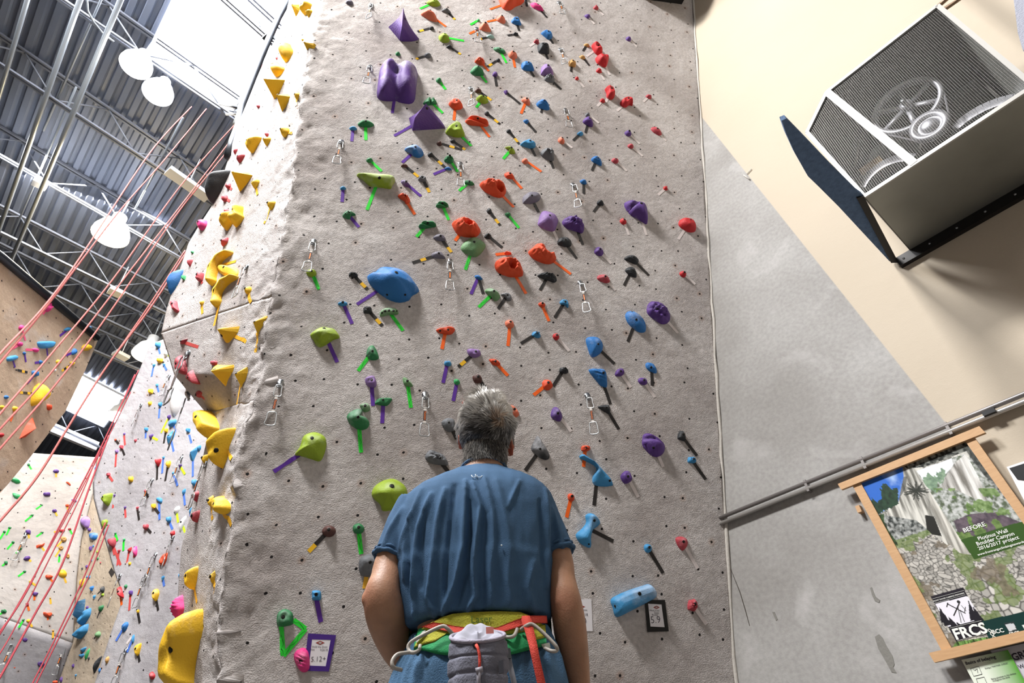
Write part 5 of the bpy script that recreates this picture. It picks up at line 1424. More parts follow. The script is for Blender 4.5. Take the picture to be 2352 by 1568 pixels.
def arcband(name, cpx, s, r, a0, a1, wd, m):
    c = RW.at(*cpx, s); mb = MB(); pts = [c+X*(r*math.cos(a0+(a1-a0)*i/20))+Y*(r*math.sin(a0+(a1-a0)*i/20)) for i in range(21)]
    for a, b in zip(pts[:-1], pts[1:]):
        rd = ((a+b)/2-c).normalized(); mb.add([a-rd*.03, b-rd*.03, b+rd*.03, a+rd*.03, a-Z*wd+rd*.03, b-Z*wd+rd*.03], [(0, 1, 2, 3), (3, 2, 5, 4)])
    return mb.build(name, m, hv, True)
arcband('blower_housing', (2050, 425), .33, .2, .5, 2.4, .3, iron); arcband('blower_housing', (2290, 330), .33, .3, .4, 2.7, .3, iron)
mb = MB(); c = RW.at(2005, 385, .3); mb.box(c, (X, Y, Z), (.07, .05, .01)); mb.build('cardboard_label', mat('card_tan', 'b59a78', .8), hv)
mb = MB()
for (a, b) in (((1975, 320), (1965, 390)), ((2060, 330), (2110, 380)), ((2075, 320), (2050, 350)), ((2120, 300), (2115, 350)), ((2230, 160), (2300, 230))):
    mb = MB(); mb.tube([RW.at(*a, .25), RW.at(*b, .28)], .012, 6); mb.build('support_strut', dkm, hv, True)
mb = MB(); a, b = RW.at(2058, 596, .02), RW.at(2352, 425, .02); b = a+(b-a)*1.35; b.z = a.z; a = a - Vector((0, 0, .035)); b = b-Vector((0, 0, .035)); d = (b-a).normalized(); mb.box((a+b)/2, (d, (0, 0, 1), RW.n), ((b-a).length/2, .036, .018))
br = mb.build('wall_angle', mat('black_steel', '1c1a1b', .45, .3), hv)
mb = MB()
for i in range(6): mb.lathe(a+(b-a)*(.04+.16*i)+RW.n*.018, RW.n, [(.008, 0), (.007, .004), (.0005, .006)], 10)
mb.build('screws', steel, hv, True)
zf = zplane(A_.z-.004); mb = MB(); mb.prism([zf.at(*p) for p in [(1795, 277), (1806, 308), (1826, 352), (1856, 405), (1880, 428), (1926, 474), (1978, 530), (2043, 600), (2060, 598), (1983, 449), (1970, 440), (1905, 375), (1848, 315), (1806, 272)]], (0, 0, .035))
mb.build('insulated_flap', mat('blue_foam', '5d7494', .95, bump=.6, bscale=120, var=.2, vscale=30), hv)
q = [zf.at(*p, .001) for p in [(1966, 452), (1983, 449), (2062, 600), (2045, 601)]]; mb = MB(); mb.prism([p+Vector((0, 0, -.012)) for p in q], (0, 0, .012)); mb.build('flap_edge', mat('black_steel', '1c1a1b', .45, .3), hv)
for k, (a, b) in enumerate((((2150, 18), (2200, -22)), ((2168, 22), (2232, -20)))):
    mb = MB(); mb.tube([RW.at(*a, .5), RW.at(*b, .5), RW.at(*b, .5)+Vector((0, 0, 1.5))], .014, 10)
    tag(mb.build('copper_pipe' if not k else 'copper_pipe.001', mat('copper_brown', '8c7560', .4, .6), smooth=True), ['left', 'right'][k]+' brown pipe dropping onto the top of the blower box', 'pipe')
mb = MB(); mb.prism([RW.at(*p, SF+.03) for p in [(2326, -40), (2400, -40), (2420, 190), (2352, 120), (2342, 85)]], RW.n*.03); mb.build('insulated_flap', mat('grey_foam', 'a5a7b4', .95, bump=.5, bscale=120), hv)
mb = MB(); mb.tube([RW.at(1708, 402, .008), RW.at(1722, 412, .008)], .006, 6); mb.tube([RW.at(1726, 388, .008), RW.at(1715, 400, .008)], .004, 6)
tag(mb.build('wall_bracket', mat('plaster', 'c9c4bd', .9, bump=.4), smooth=True), 'little painted wire bracket on the slanting paint edge', 'bracket')

# ================================================================ framed project poster
wood = bpy.data.materials.new('pale_wood'); wood.use_nodes = True; nt = wood.node_tree; N = nt.nodes.new
tc = N('ShaderNodeTexCoord'); mp = N('ShaderNodeMapping'); mp.inputs['Scale'].default_value = (6, 6, 40); nz = N('ShaderNodeTexNoise'); nz.inputs['Scale'].default_value = 3; nz.inputs['Detail'].default_value = 8
mx = N('ShaderNodeMix'); mx.data_type = 'RGBA'; mx.inputs[6].default_value = lin('b98e63'); mx.inputs[7].default_value = lin('d3ab80')
nt.links.new(tc.outputs['Object'], mp.inputs[0]); nt.links.new(mp.outputs[0], nz.inputs['Vector']); nt.links.new(nz.outputs[0], mx.inputs[0]); nt.links.new(mx.outputs[2], nt.nodes['Principled BSDF'].inputs['Base Color']); nt.nodes['Principled BSDF'].inputs['Roughness'].default_value = .55
PS = .06
po = empty('framed_poster', RW.at(2170, 1490)); tag(po, 'wood framed poster of a rocky canyon trail with BEFORE photo and green banner', 'poster')
for nm, q in (('top_rail', [(1924, 1111), (2249, 978), (2263, 993), (1932, 1124)]), ('left_stile', [(1957, 1113), (1976, 1107), (2185, 1487), (2163, 1494)]),
              ('right_stile', [(2217, 1013), (2238, 1004), (2420, 1262), (2400, 1272)]), ('bottom_rail', [(2133, 1499), (2470, 1419), (2484, 1440), (2146, 1521)])):
    mb = MB(); off = PS+(.012 if 'rail' in nm else 0); mb.prism([RW.at(*p, off) for p in q], -RW.n*.022); mb.build(nm, wood, po)
mb = MB()
for q in ((1975, 1170), (2235, 1050)):
    c = RW.at(*q, .02); mb.box(c, (hdir, (0, 0, 1), RW.n), (.012, .02, .02))
mb.build('spacer', wood, po)
# printed picture: colour per point of the print
def vnoise(x, y, seed=0):
    xi, yi = np.floor(x).astype(np.int64), np.floor(y).astype(np.int64); fx, fy = x-xi, y-yi; fx = fx*fx*(3-2*fx); fy = fy*fy*(3-2*fy)
    def hsh(a, b):
        h = (a*374761393+b*668265263+seed*974711) & 0x7fffffff; h = ((h ^ (h >> 13))*1274126177) & 0x7fffffff; return ((h ^ (h >> 16)) & 0xffff)/65535.
    return (hsh(xi, yi)*(1-fx)+hsh(xi+1, yi)*fx)*(1-fy)+(hsh(xi, yi+1)*(1-fx)+hsh(xi+1, yi+1)*fx)*fy
def fbm(x, y, seed=0, o=4): return sum(vnoise(x*2**i, y*2**i, seed+i)*.5**i for i in range(o))/(2-.5**(o-1))
def inpoly(X, Y, P):
    r = np.zeros(X.shape, bool); n = len(P)
    for i in range(n):
        (x1, y1), (x2, y2) = P[i], P[(i+1) % n]
        if y1 == y2: continue
        r ^= ((y1 > Y) != (y2 > Y)) & (X < (x2-x1)*(Y-y1)/(y2-y1)+x1)
    return r
def cells(x, y, seed=1):
    """distance to the nearest two jittered points: stones and gaps"""
    xi, yi = np.floor(x), np.floor(y); d1 = np.full(x.shape, 9.); d2 = d1.copy(); idv = np.zeros(x.shape)
    for i in (-1, 0, 1):
        for j in (-1, 0, 1):
            cx_, cy_ = xi+i, yi+j; rx = vnoise(cx_*7.13+.5, cy_*3.7+.5, seed); ry = vnoise(cx_*5.3+.5, cy_*9.1+.5, seed+5)
            d = np.hypot(cx_+rx-x, cy_+ry-y); m_ = d < d1; d2 = np.where(m_, d1, np.minimum(d2, d)); idv = np.where(m_, rx+ry, idv); d1 = np.where(m_, d, d1)
    return d1, d2, idv
NU_, NV_ = 250, 380
TLq, TRq, BLq = RW.at(1976, 1107, PS-.01), RW.at(2220, 1012, PS-.01), RW.at(2184, 1487, PS-.01)
Uv = (TRq-TLq); Uv.z = 0; Vv = (BLq-TLq); Vv = Vector((0, 0, Vv.z)); TLq = TLq
uu, vv = np.meshgrid(np.linspace(-.02, 1.03, NU_), np.linspace(-.03, 1.04, NV_))
BRq = RW.at(2499, 1412, PS-.01); TRq = RW.at(2217, 1013, PS-.01)
P3 = (1-vv)[..., None]*((1-uu)[..., None]*np.array(TLq)+uu[..., None]*np.array(TRq))+vv[..., None]*((1-uu)[..., None]*np.array(BLq)+uu[..., None]*np.array(BRq))
Q = (P3-np.array(CAM)) @ np.array(CM); PX = CX+FPX*Q[..., 0]/-Q[..., 2]; PY = CY-FPX*Q[..., 1]/-Q[..., 2]
ZX, ZY = (PX-1900)*4.9, (PY-980)*4.9      # drawing coordinates of the print
col = np.zeros(uu.shape+(3,))
def put(mask, c, a=1.):
    c = np.array(lin(c)[:3]) if isinstance(c, str) else c
    al = (mask*a)[..., None] if not np.isscalar(mask) else a; col[:] = col*(1-al)+c*al
n1 = fbm(uu*14, vv*20, 3); n2 = fbm(uu*45, vv*60, 9); nst = fbm(uu*42+vv*9, vv*6, 21); ng = fbm(uu*90, vv*30, 30)
def mix2(a, b, t): t = np.clip(t, 0, 1)[..., None]; return np.array(lin(a)[:3])*(1-t)+np.array(lin(b)[:3])*t
put(np.ones(uu.shape), mix2('2f3432', 'b9bbb8', (n2-.3)*2.2))
lowr = ZY-.0*ZX
# talus stones, lower two thirds
d1, d2, idv = cells(uu*26+n1*2, vv*46+n1*2); st_ = np.clip((d2-d1)*4, 0, 1)
stones = mix2('35332f', 'd5d0c8', st_*(.45+.5*np.mod(idv, 1))); put((vv > .42)*1., stones, .92)
d1b, d2b, idb = cells(uu*16+3, vv*26+7, 4); big = mix2('3b3934', 'd9d5ce', np.clip((d2b-d1b)*4, 0, 1)*(.5+.45*np.mod(idb, 1))); put(inpoly(ZX, ZY, [(1480, 1500), (1900, 1600), (2300, 1900), (2400, 2300), (2000, 2250), (1750, 1900)])*1., big)
put(((fbm(uu*9, vv*12, 44) > .60) & (vv > .4))*1., mix2('3f5c27', '7d8f4a', n2*1.2), .75)
put(((fbm(uu*8+4, vv*10, 55) > .62) & (vv > .45))*1., mix2('4b4238', '8b7f6c', n2*1.2), .8)
# cliff streaks in the middle
put(inpoly(ZX, ZY, [(850, 430), (1600, 150), (1610, 700), (1500, 1250), (1350, 1330), (1000, 1050), (560, 980), (800, 820), (860, 560)])*1., mix2('6c6a63', 'dcdad2', (nst-.3)*2.4))
put(inpoly(ZX, ZY, [(1100, 990), (1200, 1010), (1290, 1230), (1180, 1210), (1120, 1150)])*1., '262622')
put(inpoly(ZX, ZY, [(850, 430), (1560, 160), (1600, 260), (1100, 450), (900, 470)])*1., mix2('1c1f1b', '8d8f88', (n2-.42)*3))
put(inpoly(ZX, ZY, [(840, 560), (900, 560), (880, 700), (800, 820), (820, 620)])*1., '3c3d38', .7)
# sky and fir trees
sky = inpoly(ZX, ZY, [(340, 640), (848, 440), (860, 560), (830, 700), (800, 850), (570, 990), (450, 840)]); put(sky*1., mix2('2f68c4', 'a9c4e8', (fbm(uu*7, vv*9, 70)-.42)*3+(uu-.1)*.6))
put((sky & (ZY < 760-.36*ZX))*1., mix2('0e2c5c', '3c74c8', n1), .8)
ed = (fbm(uu*60, vv*60, 80)-.5)*60
put(inpoly(ZX+ed, ZY+ed*.6, [(600, 660), (660, 635), (720, 700), (800, 690), (800, 860), (560, 990), (480, 850), (500, 790), (560, 850), (620, 800)])*1., mix2('14201a', '33503a', n2))
put((inpoly(ZX, ZY, [(560, 990), (640, 980), (640, 1060), (700, 1180), (780, 1290), (800, 1340), (730, 1310), (640, 1140)]))*1., mix2('151c14', '45603a', (n2-.3)*2))
# dark pine tassel over the cliff
for k in range(46):
    a = k/46*2*math.pi; x0, y0 = 1000, 720; x1, y1 = x0+150*math.cos(a)*(.7+.3*math.sin(k*7)), y0+115*math.sin(a)*(.7+.3*math.cos(k*5))
    t = np.clip(((ZX-x0)*(x1-x0)+(ZY-y0)*(y1-y0))/((x1-x0)**2+(y1-y0)**2), 0, 1); d = np.hypot(ZX-x0-t*(x1-x0), ZY-y0-t*(y1-y0)); put((d < 5)*1., '2b2f28', .85)
# inset photograph
ins = [(1005, 495), (1550, 300), (2215, 1065), (2215, 1100), (1505, 1270)]; I_ = inpoly(ZX, ZY, ins)
put(I_*1., mix2('55604a', 'c9cbc9', (n2-.3)*2.4)); put((I_ & inpoly(ZX, ZY, [(1005, 495), (1400, 350), (1420, 440), (1300, 560), (1150, 620), (1080, 600)]))*1., 'e9edf3')
put((I_ & inpoly(ZX+ed, ZY+ed, [(1060, 600), (1140, 520), (1200, 560), (1290, 470), (1340, 500), (1330, 600), (1240, 640), (1220, 740), (1130, 680)]))*1., mix2('50695a', '8fa98c', n2*1.3))
put((I_ & inpoly(ZX, ZY, [(1330, 560), (1430, 410), (1560, 300), (1700, 560), (1760, 700), (1800, 830), (1640, 800), (1480, 720), (1280, 690)]))*1., mix2('77736c', 'eceae6', (nst-.25)*2))
put((I_ & inpoly(ZX+ed*.4, ZY, [(1420, 1060), (1600, 980), (1900, 960), (2200, 1080), (1990, 1120), (1560, 1260), (1490, 1240)]))*1., mix2('2a2430', '6c5f68', n2*1.4))
put((I_ & (fbm(uu*12, vv*16, 91) > .6) & (ZY > 690))*1., mix2('345422', '7b9a4e', n2*1.3), .85)
put(inpoly(ZX, ZY, [(1150, 750), (1210, 830), (1620, 1440), (1490, 1420), (1360, 1300), (1160, 900)])*1., mix2('8d8a82', 'e0ddd4', (nst-.3)*2.2))
put(inpoly(ZX+ed*.5, ZY+ed*.5, [(1540, 200), (1620, 190), (1800, 450), (1900, 640), (1780, 560), (1680, 430), (1600, 330)])*1., '2d302b', .8)
# banners
BG = [(1505, 1272), (2230, 1052), (2330, 1290), (1655, 1492)]; put(inpoly(ZX, ZY, BG)*1., '35541e')
z4 = lambda p: ((p[0]/5.204+1900-1900)*4.9, (p[1]/5.204+1270-980)*4.9)
put(inpoly(ZX, ZY, [z4(p) for p in [(1235, 515), (1625, 410), (1910, 970), (1545, 1060)]])*1., '26222a')
put(inpoly(ZX, ZY, [z4(p) for p in [(1290, 605), (1680, 512), (1850, 790), (1580, 850), (1440, 880)]])*1., 'ece9f2')
for (x0, x1, y0, h_) in ((1300, 1420, 640, 170), (1340, 1450, 700, 150), (1420, 1520, 760, 100), (1650, 1760, 560, 230), (1700, 1850, 640, 180), (1520, 1600, 820, 60)):
    put(inpoly(ZX+ed*.3, ZY, [z4(p) for p in [(x0+(x1-x0)*.3, y0), (x1+40, y0+h_), (x0+60, y0+h_+25)]])*1., '221f26')
put(inpoly(ZX, ZY, [z4(p) for p in [(1850, 810), (2352, 700), (2600, 640), (2900, 1000), (1975, 1150)]])*1., '0f3330')
put(inpoly(ZX, ZY, [z4(p) for p in [(2110, 835), (2230, 815), (2300, 985), (2200, 1000)]])*1., '2a3436'); put(inpoly(ZX, ZY, [z4(p) for p in [(2128, 855), (2225, 835), (2262, 905), (2180, 935)]])*1., 'c9ccd0')
put(inpoly(ZX, ZY, [z4(p) for p in [(2330, 860), (2430, 840), (2470, 950), (2390, 975)]])*1., 'd5e0dc')
put(inpoly(ZX, ZY, [z4(p) for p in [(1480, 1140), (1545, 1060), (1910, 1000), (1960, 1040), (1480, 1150)]])*1., mix2('1f3018', '7fae5c', (ng-.35)*2.6))
F_ = [(j*NU_+i, (j+1)*NU_+i, (j+1)*NU_+i+1, j*NU_+i+1) for j in range(NV_-1) for i in range(NU_-1)]
pr = mk('print', [Vector(p) for p in P3.reshape(-1, 3)], F_, None, po, False)
ca = pr.data.color_attributes.new('print', 'FLOAT_COLOR', 'POINT'); ca.data.foreach_set('color', np.concatenate([col, np.ones(uu.shape+(1,))], 2).astype(np.float32).ravel())
pm_ = mat('poster_print', 'ffffff', .35); at = pm_.node_tree.nodes.new('ShaderNodeAttribute'); at.attribute_name = 'print'; pm_.node_tree.links.new(at.outputs[0], pm_.node_tree.nodes['Principled BSDF'].inputs['Base Color']); pr.data.materials.append(pm_)
mb = MB(); c4 = [Vector(P3[0, 0]), Vector(P3[0, -1]), Vector(P3[-1, -1]), Vector(P3[-1, 0])]; mb.prism([p-RW.n*.001 for p in c4], -RW.n*.006); mb.build('backing_board', mat('board_back', '8a7a66', .8), po)
white = mat('print_white', 'eef0ea', .5); pz = lambda x, y, k=4.9, ox=1900, oy=980: RW.at(ox+x/k, oy+y/k, PS-.0085)
for s, a, b, kw in (('BEFORE', (1545, 1188), (1788, 1112), {}), ('Plotinus Wall', (1708, 1278), (2038, 1182), {}), ('Boulder Canyon', (1692, 1337), (2112, 1216), {}), ('2016/2017 project', (1710, 1388), (2165, 1258), {}),
                    ('www.frontrangeclimbingstewards.org', (1697, 1452), (2290, 1282), {})):
    text(s, pz(*a), pz(*b), white, po, lift=RW.n, bold=.012)
pf = lambda x, y: RW.at(1900+x/5.204, 1270+y/5.204, PS-.0085)
text('FRCS', pf(1545, 1030), pf(1930, 945), white, po, lift=RW.n, bold=.03)
text('FRONT RANGE CLIMBING STEWARDS', pf(1272, 582), pf(1642, 482), white, po, lift=RW.n, bold=.01)
text('BCC', pf(1985, 968), pf(2120, 940), white, po, lift=RW.n, bold=.02); text('FRCS', pf(2190, 985), pf(2308, 962), white, po, lift=RW.n, bold=.02)
lm = MB()
def ln(a, b, r=.0012):
    p, q = pf(*a), pf(*b); lm.tube([p, q], r, 5)
for a, b in (((1258, 545), (1632, 446)), ((1275, 600), (1650, 496)), ((1465, 895), (1842, 805)), ((1555, 1045), (1880, 965))): ln(a, b, .0007)
lm.build('rules', white, po)
lm = MB(); dki = mat('logo_dark', '1f1c22', .6)
for a, b, r in (((1430, 600), (1650, 715), .0016), ((1575, 600), (1510, 745), .0016), ((1425, 640), (1440, 590), .0014), ((1640, 700), (1650, 640), .0009), ((1600, 620), (1660, 690), .0009), ((1560, 640), (1600, 830), .0009), ((1590, 690), (1640, 820), .0009)): ln(a, b, r)
lm.lathe(pf(1568, 580), RW.n, [(.0005, .0006), (.0065, .0005), (.007, 0)], 14); lm.build('emblem', dki, po)
lm = MB(); lm.tube([pf(1930+18*math.sin(t*.9)+t*8, 905+t*12.) for t in [i*.5 for i in range(22)]], .0016, 5); lm.tube([pf(1930-18*math.sin(t*.9)+t*8, 905+t*12.) for t in [i*.5 for i in range(22)]], .0016, 5); lm.build('rope_emblem', white, po)

# signs below and beside the poster
bs = empty('belay_sign', RW.at(2300, 1560)); tag(bs, 'green and white sign headed Basics of belaying under the poster', 'sign')
m_g = bpy.data.materials.new('sign_green'); m_g.use_nodes = True; nt = m_g.node_tree; uvn = nt.nodes.new('ShaderNodeUVMap'); sx = nt.nodes.new('ShaderNodeSeparateXYZ'); cr = nt.nodes.new('ShaderNodeValToRGB')
cr.color_ramp.elements[0].position = .35; cr.color_ramp.elements[0].color = lin('e9efdf'); cr.color_ramp.elements[1].position = 1; cr.color_ramp.elements[1].color = lin('4f9a1e')
nt.links.new(uvn.outputs[0], sx.inputs[0]); nt.links.new(sx.outputs[0], cr.inputs[0]); nt.links.new(cr.outputs[0], nt.nodes['Principled BSDF'].inputs['Base Color'])
q = [RW.at(*p, .03) for p in [(2208, 1515), (2280, 1499), (2322, 1503), (2400, 1640), (2300, 1660), (2280, 1640)]]; q = [RW.at(*p, .03) for p in [(2208, 1515), (2315, 1492), (2395, 1640), (2292, 1668)]]
mk('panel', q, [(0, 1, 2, 3)], m_g, bs, False, uvs=[(0, 1), (1, 1), (1, 0), (0, 0)])
mb = MB(); mb.prism([p-RW.n*.001 for p in q], -RW.n*.004); mb.build('backing', cw, bs)
pg = lambda x, y: RW.at(1900+x/5.204, 1270+y/5.204, .031)
text('Basics of belaying', pg(1662, 1335), pg(2020, 1255), ink, bs, lift=RW.n, bold=.02); text('Doing a "PARTNER CHECK"', pg(1890, 1385), pg(2165, 1318), ink, bs, lift=RW.n); text('Being attentive to the climber', pg(1965, 1512), pg(2260, 1440), ink, bs, lift=RW.n); text('throughout the climb', pg(1980, 1535), pg(2185, 1485), ink, bs, lift=RW.n)
mb = MB()
for q in (((1710, 1378), (1810, 1352), (1850, 1445), (1750, 1470)), ((1780, 1500), (1875, 1478), (1915, 1570), (1815, 1595))): mb.tube([pg(*p) for p in q], .0009, 5, True)
mb.tube([pg(*p) for p in ((1745, 1385), (1765, 1400), (1790, 1380), (1800, 1430))], .0008, 5); mb.build('pictogram', ink, bs, True)
mb = MB(); mb.prism([RW.at(*p, .022) for p in [(2275, 1494), (2420, 1462), (2560, 1680), (2400, 1700)]], -RW.n*.006)
gs = mb.build('grigri_sign', mat('sign_grey', 'c6c4cb', .5)); tag(gs, 'pale grey sign with big black letters GRI cropped by the frame edge', 'sign')
text('GRI', RW.at(1900+2230/5.204, 1270+1285/5.204, .0225), RW.at(1900+2400/5.204, 1270+1238/5.204, .0225), ink, gs, lift=RW.n, bold=.03); gs_t = text('Wor', RW.at(1900+2300/5.204, 1270+1382/5.204, .0225), RW.at(1900+2420/5.204, 1270+1345/5.204, .0225), ink, gs, lift=RW.n, bold=.02)
mb = MB(); mb.prism([RW.at(*p, .03) for p in [(2318, 1075), (2420, 1042), (2480, 1120), (2336, 1100)]], -RW.n*.005); nb = empty('notice_board', RW.at(2340, 1100)); tag(nb, 'corner of a white notice with a black header right of the poster', 'notice')
mb.build('header', mat('black_paint', '17191c', .5), nb); mb = MB(); mb.prism([RW.at(*p, .026) for p in [(2312, 1072), (2420, 1036), (2600, 1330), (2420, 1280)]], -RW.n*.006); mb.build('sheet', cw, nb)

# ================================================================ the climber looking up
PAZ = -4.5; FW_ = azdir(PAZ); RT = azdir(PAZ+90); UPV = Vector((0, 0, 1)); PD = 1.62
def PP(px, py, off=0):
    d = ray(px, py); return CAM + d*((PD+off)/(d.dot(FW_)))
def prad(px, py, hw, off=0): return (PP(px+hw, py, off)-PP(px-hw, py, off)).length/2
PO = Vector((FW_.x*PD, FW_.y*PD, 0)) + RT*PP(1105, 1440).dot(RT)
def loft(mb, rings, mi=0):
    n = len(rings[0]); v = [p for r in rings for p in r]
    f = [(i*n+k, i*n+(k+1) % n, (i+1)*n+(k+1) % n, (i+1)*n+k) for i in range(len(rings)-1) for k in range(n)]
    f += [tuple(range(n))[::-1], tuple((len(rings)-1)*n+k for k in range(n))]; mb.add(v, f, mi)
def ering(c, ax, ay, a, b, n=40, p=2.3):
    r = []
    for i in range(n):
        t = 2*math.pi*i/n; ct, st = math.cos(t), math.sin(t)
        r.append(c+ax*(a*math.copysign(abs(ct)**(2/p), ct))+ay*(b*math.copysign(abs(st)**(2/p), st)))
    return r
def bake(mb, vox, smooth=4, fac=.5):
    me = bpy.data.meshes.new('tmp'); me.from_pydata([tuple(v) for v in mb.v], [], mb.f); me.update()
    o = bpy.data.objects.new('tmp', me); COL.objects.link(o)
    r = o.modifiers.new('r', 'REMESH'); r.mode = 'VOXEL'; r.voxel_size = vox; r.adaptivity = 0
    s = o.modifiers.new('s', 'SMOOTH'); s.iterations = smooth; s.factor = fac
    bpy.context.view_layer.update(); dg = bpy.context.evaluated_depsgraph_get(); ev = o.evaluated_get(dg); m2 = bpy.data.meshes.new_from_object(ev)
    V = [v.co.copy() for v in m2.vertices]; F = [tuple(p.vertices) for p in m2.polygons]; NR = [v.normal.copy() for v in m2.vertices]
    bpy.data.objects.remove(o); return V, F, NR
def tubeoff(pts, n=3):
    """resample (px,py,off,halfwidth) rows smoothly"""
    out = []
    m = len(pts)
    for i in range((m-1)*n+1):
        t = i/n; k = min(int(t), m-2); f = t-k; P = [pts[max(0, min(m-1, k+j-1))] for j in range(4)]
        out.append(tuple(.5*(2*P[1][c]+(P[2][c]-P[0][c])*f+(2*P[0][c]-5*P[1][c]+4*P[2][c]-P[3][c])*f*f+(3*P[1][c]-P[0][c]-3*P[2][c]+P[3][c])*f**3) for c in range(4)))
    return out
ROWS = [(1074, 1052, 1158, .052, .03), (1094, 1012, 1193, .07, .02), (1108, 985, 1222, .085, .012), (1125, 957, 1244, .095, .005), (1150, 934, 1262, .105, 0), (1190, 921, 1268, .117, 0), (1240, 919, 1264, .122, 0),
        (1300, 922, 1260, .122, 0), (1360, 927, 1258, .117, .004), (1410, 936, 1257, .112, .008), (1440, 948, 1256, .108, .01), (1465, 954, 1256, .107, .01), (1485, 946, 1264, .112, .008), (1510, 932, 1273, .12, .004), (1540, 918, 1282, .127, 0), (1568, 906, 1291, .13, 0), (1620, 890, 1300, .13, 0), (1680, 880, 1305, .12, 0)]
TAB = []
for y, xl, xr, bd, co in ROWS:
    L_, R_ = PP(xl, y), PP(xr, y); TAB.append(((L_.z+R_.z)/2, (L_.dot(RT)+R_.dot(RT))/2, (R_-L_).length/2, bd, co))
def tz(z):
    if z >= TAB[0][0]: return TAB[0][1:]
    for a, b in zip(TAB[:-1], TAB[1:]):
        if z >= b[0]:
            f = (a[0]-z)/(a[0]-b[0]); return tuple(a[i]*(1-f)+b[i]*f for i in range(1, 5))
    return TAB[-1][1:]
def trow(z, grow=0, p=2.3):
    cx, a, bd, co = tz(z); c = RT*cx + FW_*(PD+co) + UPV*z; return ering(c, RT, FW_, a+grow, bd+grow, 48, p)
def surf(px, py, e=0):
    off = -.1
    for _ in range(8):
        p = PP(px, py, off); cx, a, bd, co = tz(p.z); x = max(-.97, min(.97, (p.dot(RT)-cx)/(a+e)))
        off = off*.3+.7*(co-(bd+e)*(1-abs(x)**2.3)**(1/2.3))
    return PP(px, py, off)
skin = mat('skin', 'a67c62', .5, sub=.15, bump=.12, bscale=220, var=.1, vscale=25)
BODY = MB()
zs = [TAB[0][0]-.02-(TAB[0][0]-.74)*i/16 for i in range(17)]
loft(BODY, [trow(z, -.014) for z in zs])
LA = [(965, 1165, 0, 40), (930, 1215, -.005, 38), (893, 1292, -.02, 33), (886, 1330, -.035, 36), (878, 1365, -.045, 42), (884, 1402, -.03, 46), (897, 1440, .02, 46), (914, 1485, .08, 40), (934, 1525, .13, 31), (952, 1556, .17, 25)]
RA = [(1225, 1165, 0, 40), (1260, 1215, 0, 36), (1286, 1285, -.01, 30), (1290, 1330, -.02, 32), (1298, 1375, -.03, 36), (1306, 1420, -.02, 38), (1313, 1470, 0, 37), (1322, 1520, .02, 32), (1330, 1568, .035, 26), (1335, 1625, .05, 23)]
def arm(mb, P, grow=0):
    S_ = tubeoff(P, 4); C_ = [PP(*s[:3]) for s in S_]; rr = [prad(s[0], s[1], s[3], s[2])+grow for s in S_]
    mb.tube(C_, rr, 20)
    return C_, rr
lc, lr = arm(BODY, LA); rc, rr_ = arm(BODY, RA)
def ball(mb, c, r, n=10, sc=(1, 1, 1), rot=None):
    v, f = [], []
    for i in range(n+1):
        th = math.pi*i/n
        for k in range(2*n):
            ph = math.pi*k/n; q = Vector((r*sc[0]*math.sin(th)*math.cos(ph), r*sc[1]*math.sin(th)*math.sin(ph), r*sc[2]*math.cos(th)))
            v.append(c+(rot @ q if rot else q))
    for i in range(n):
        for k in range(2*n): f.append((i*2*n+k, i*2*n+(k+1) % (2*n), (i+1)*2*n+(k+1) % (2*n), (i+1)*2*n+k))
    mb.add(v, f)
ball(BODY, PP(850, 1374, -.05), prad(850, 1374, 20)); ball(BODY, PP(1290, 1383, -.045), prad(1290, 1383, 20))
BODY.tube([PP(866, 1390, -.075), PP(888, 1430, -.045), PP(915, 1480, .02)], [.008, .012, .008], 8)   # forearm tendon
# hands: palm, four fingers, thumb; relaxed curl
def hand(wrist, prev, side, palm_n):
    d = (wrist-prev).normalized(); s_ = d.cross(palm_n).normalized()*side; n_ = palm_n
    pc_ = wrist+d*.05
    BODY.tube([wrist-d*.01, wrist+d*.03, wrist+d*.075, wrist+d*.092], [.026, .033, .034, .022], 14)
    for k, (o_, L_) in enumerate(((-.030, .072), (-.010, .082), (.011, .076), (.030, .06))):
        b = wrist+d*.085+s_*o_; pts = [b-d*.02]; dr = d.copy(); p = b.copy()
        for j, (fr, an) in enumerate(((.42, .35), (.33, .75), (.25, .65))):
            dr = (dr*math.cos(an*.7)+n_*math.sin(an*.7)).normalized(); pts.append(p.copy()); p = p+dr*L_*fr
            n2_ = n_
        pts.append(p); BODY.tube(pts, [.0095, .0095, .0085, .008, .0065][:len(pts)], 10)
    t0 = wrist+d*.03-s_*.028; BODY.tube([t0, t0+(d*.5-s_*.6+n_*.4).normalized()*.03, t0+(d*.75-s_*.5+n_*.55).normalized()*.06, t0+(d*.95-s_*.2+n_*.7).normalized()*.085], [.013, .012, .0105, .008], 10)
hand(lc[-1], lc[-5], -1, FW_*.6+RT*.6); hand(rc[-1], rc[-5], 1, (FW_*.7-RT*.5))
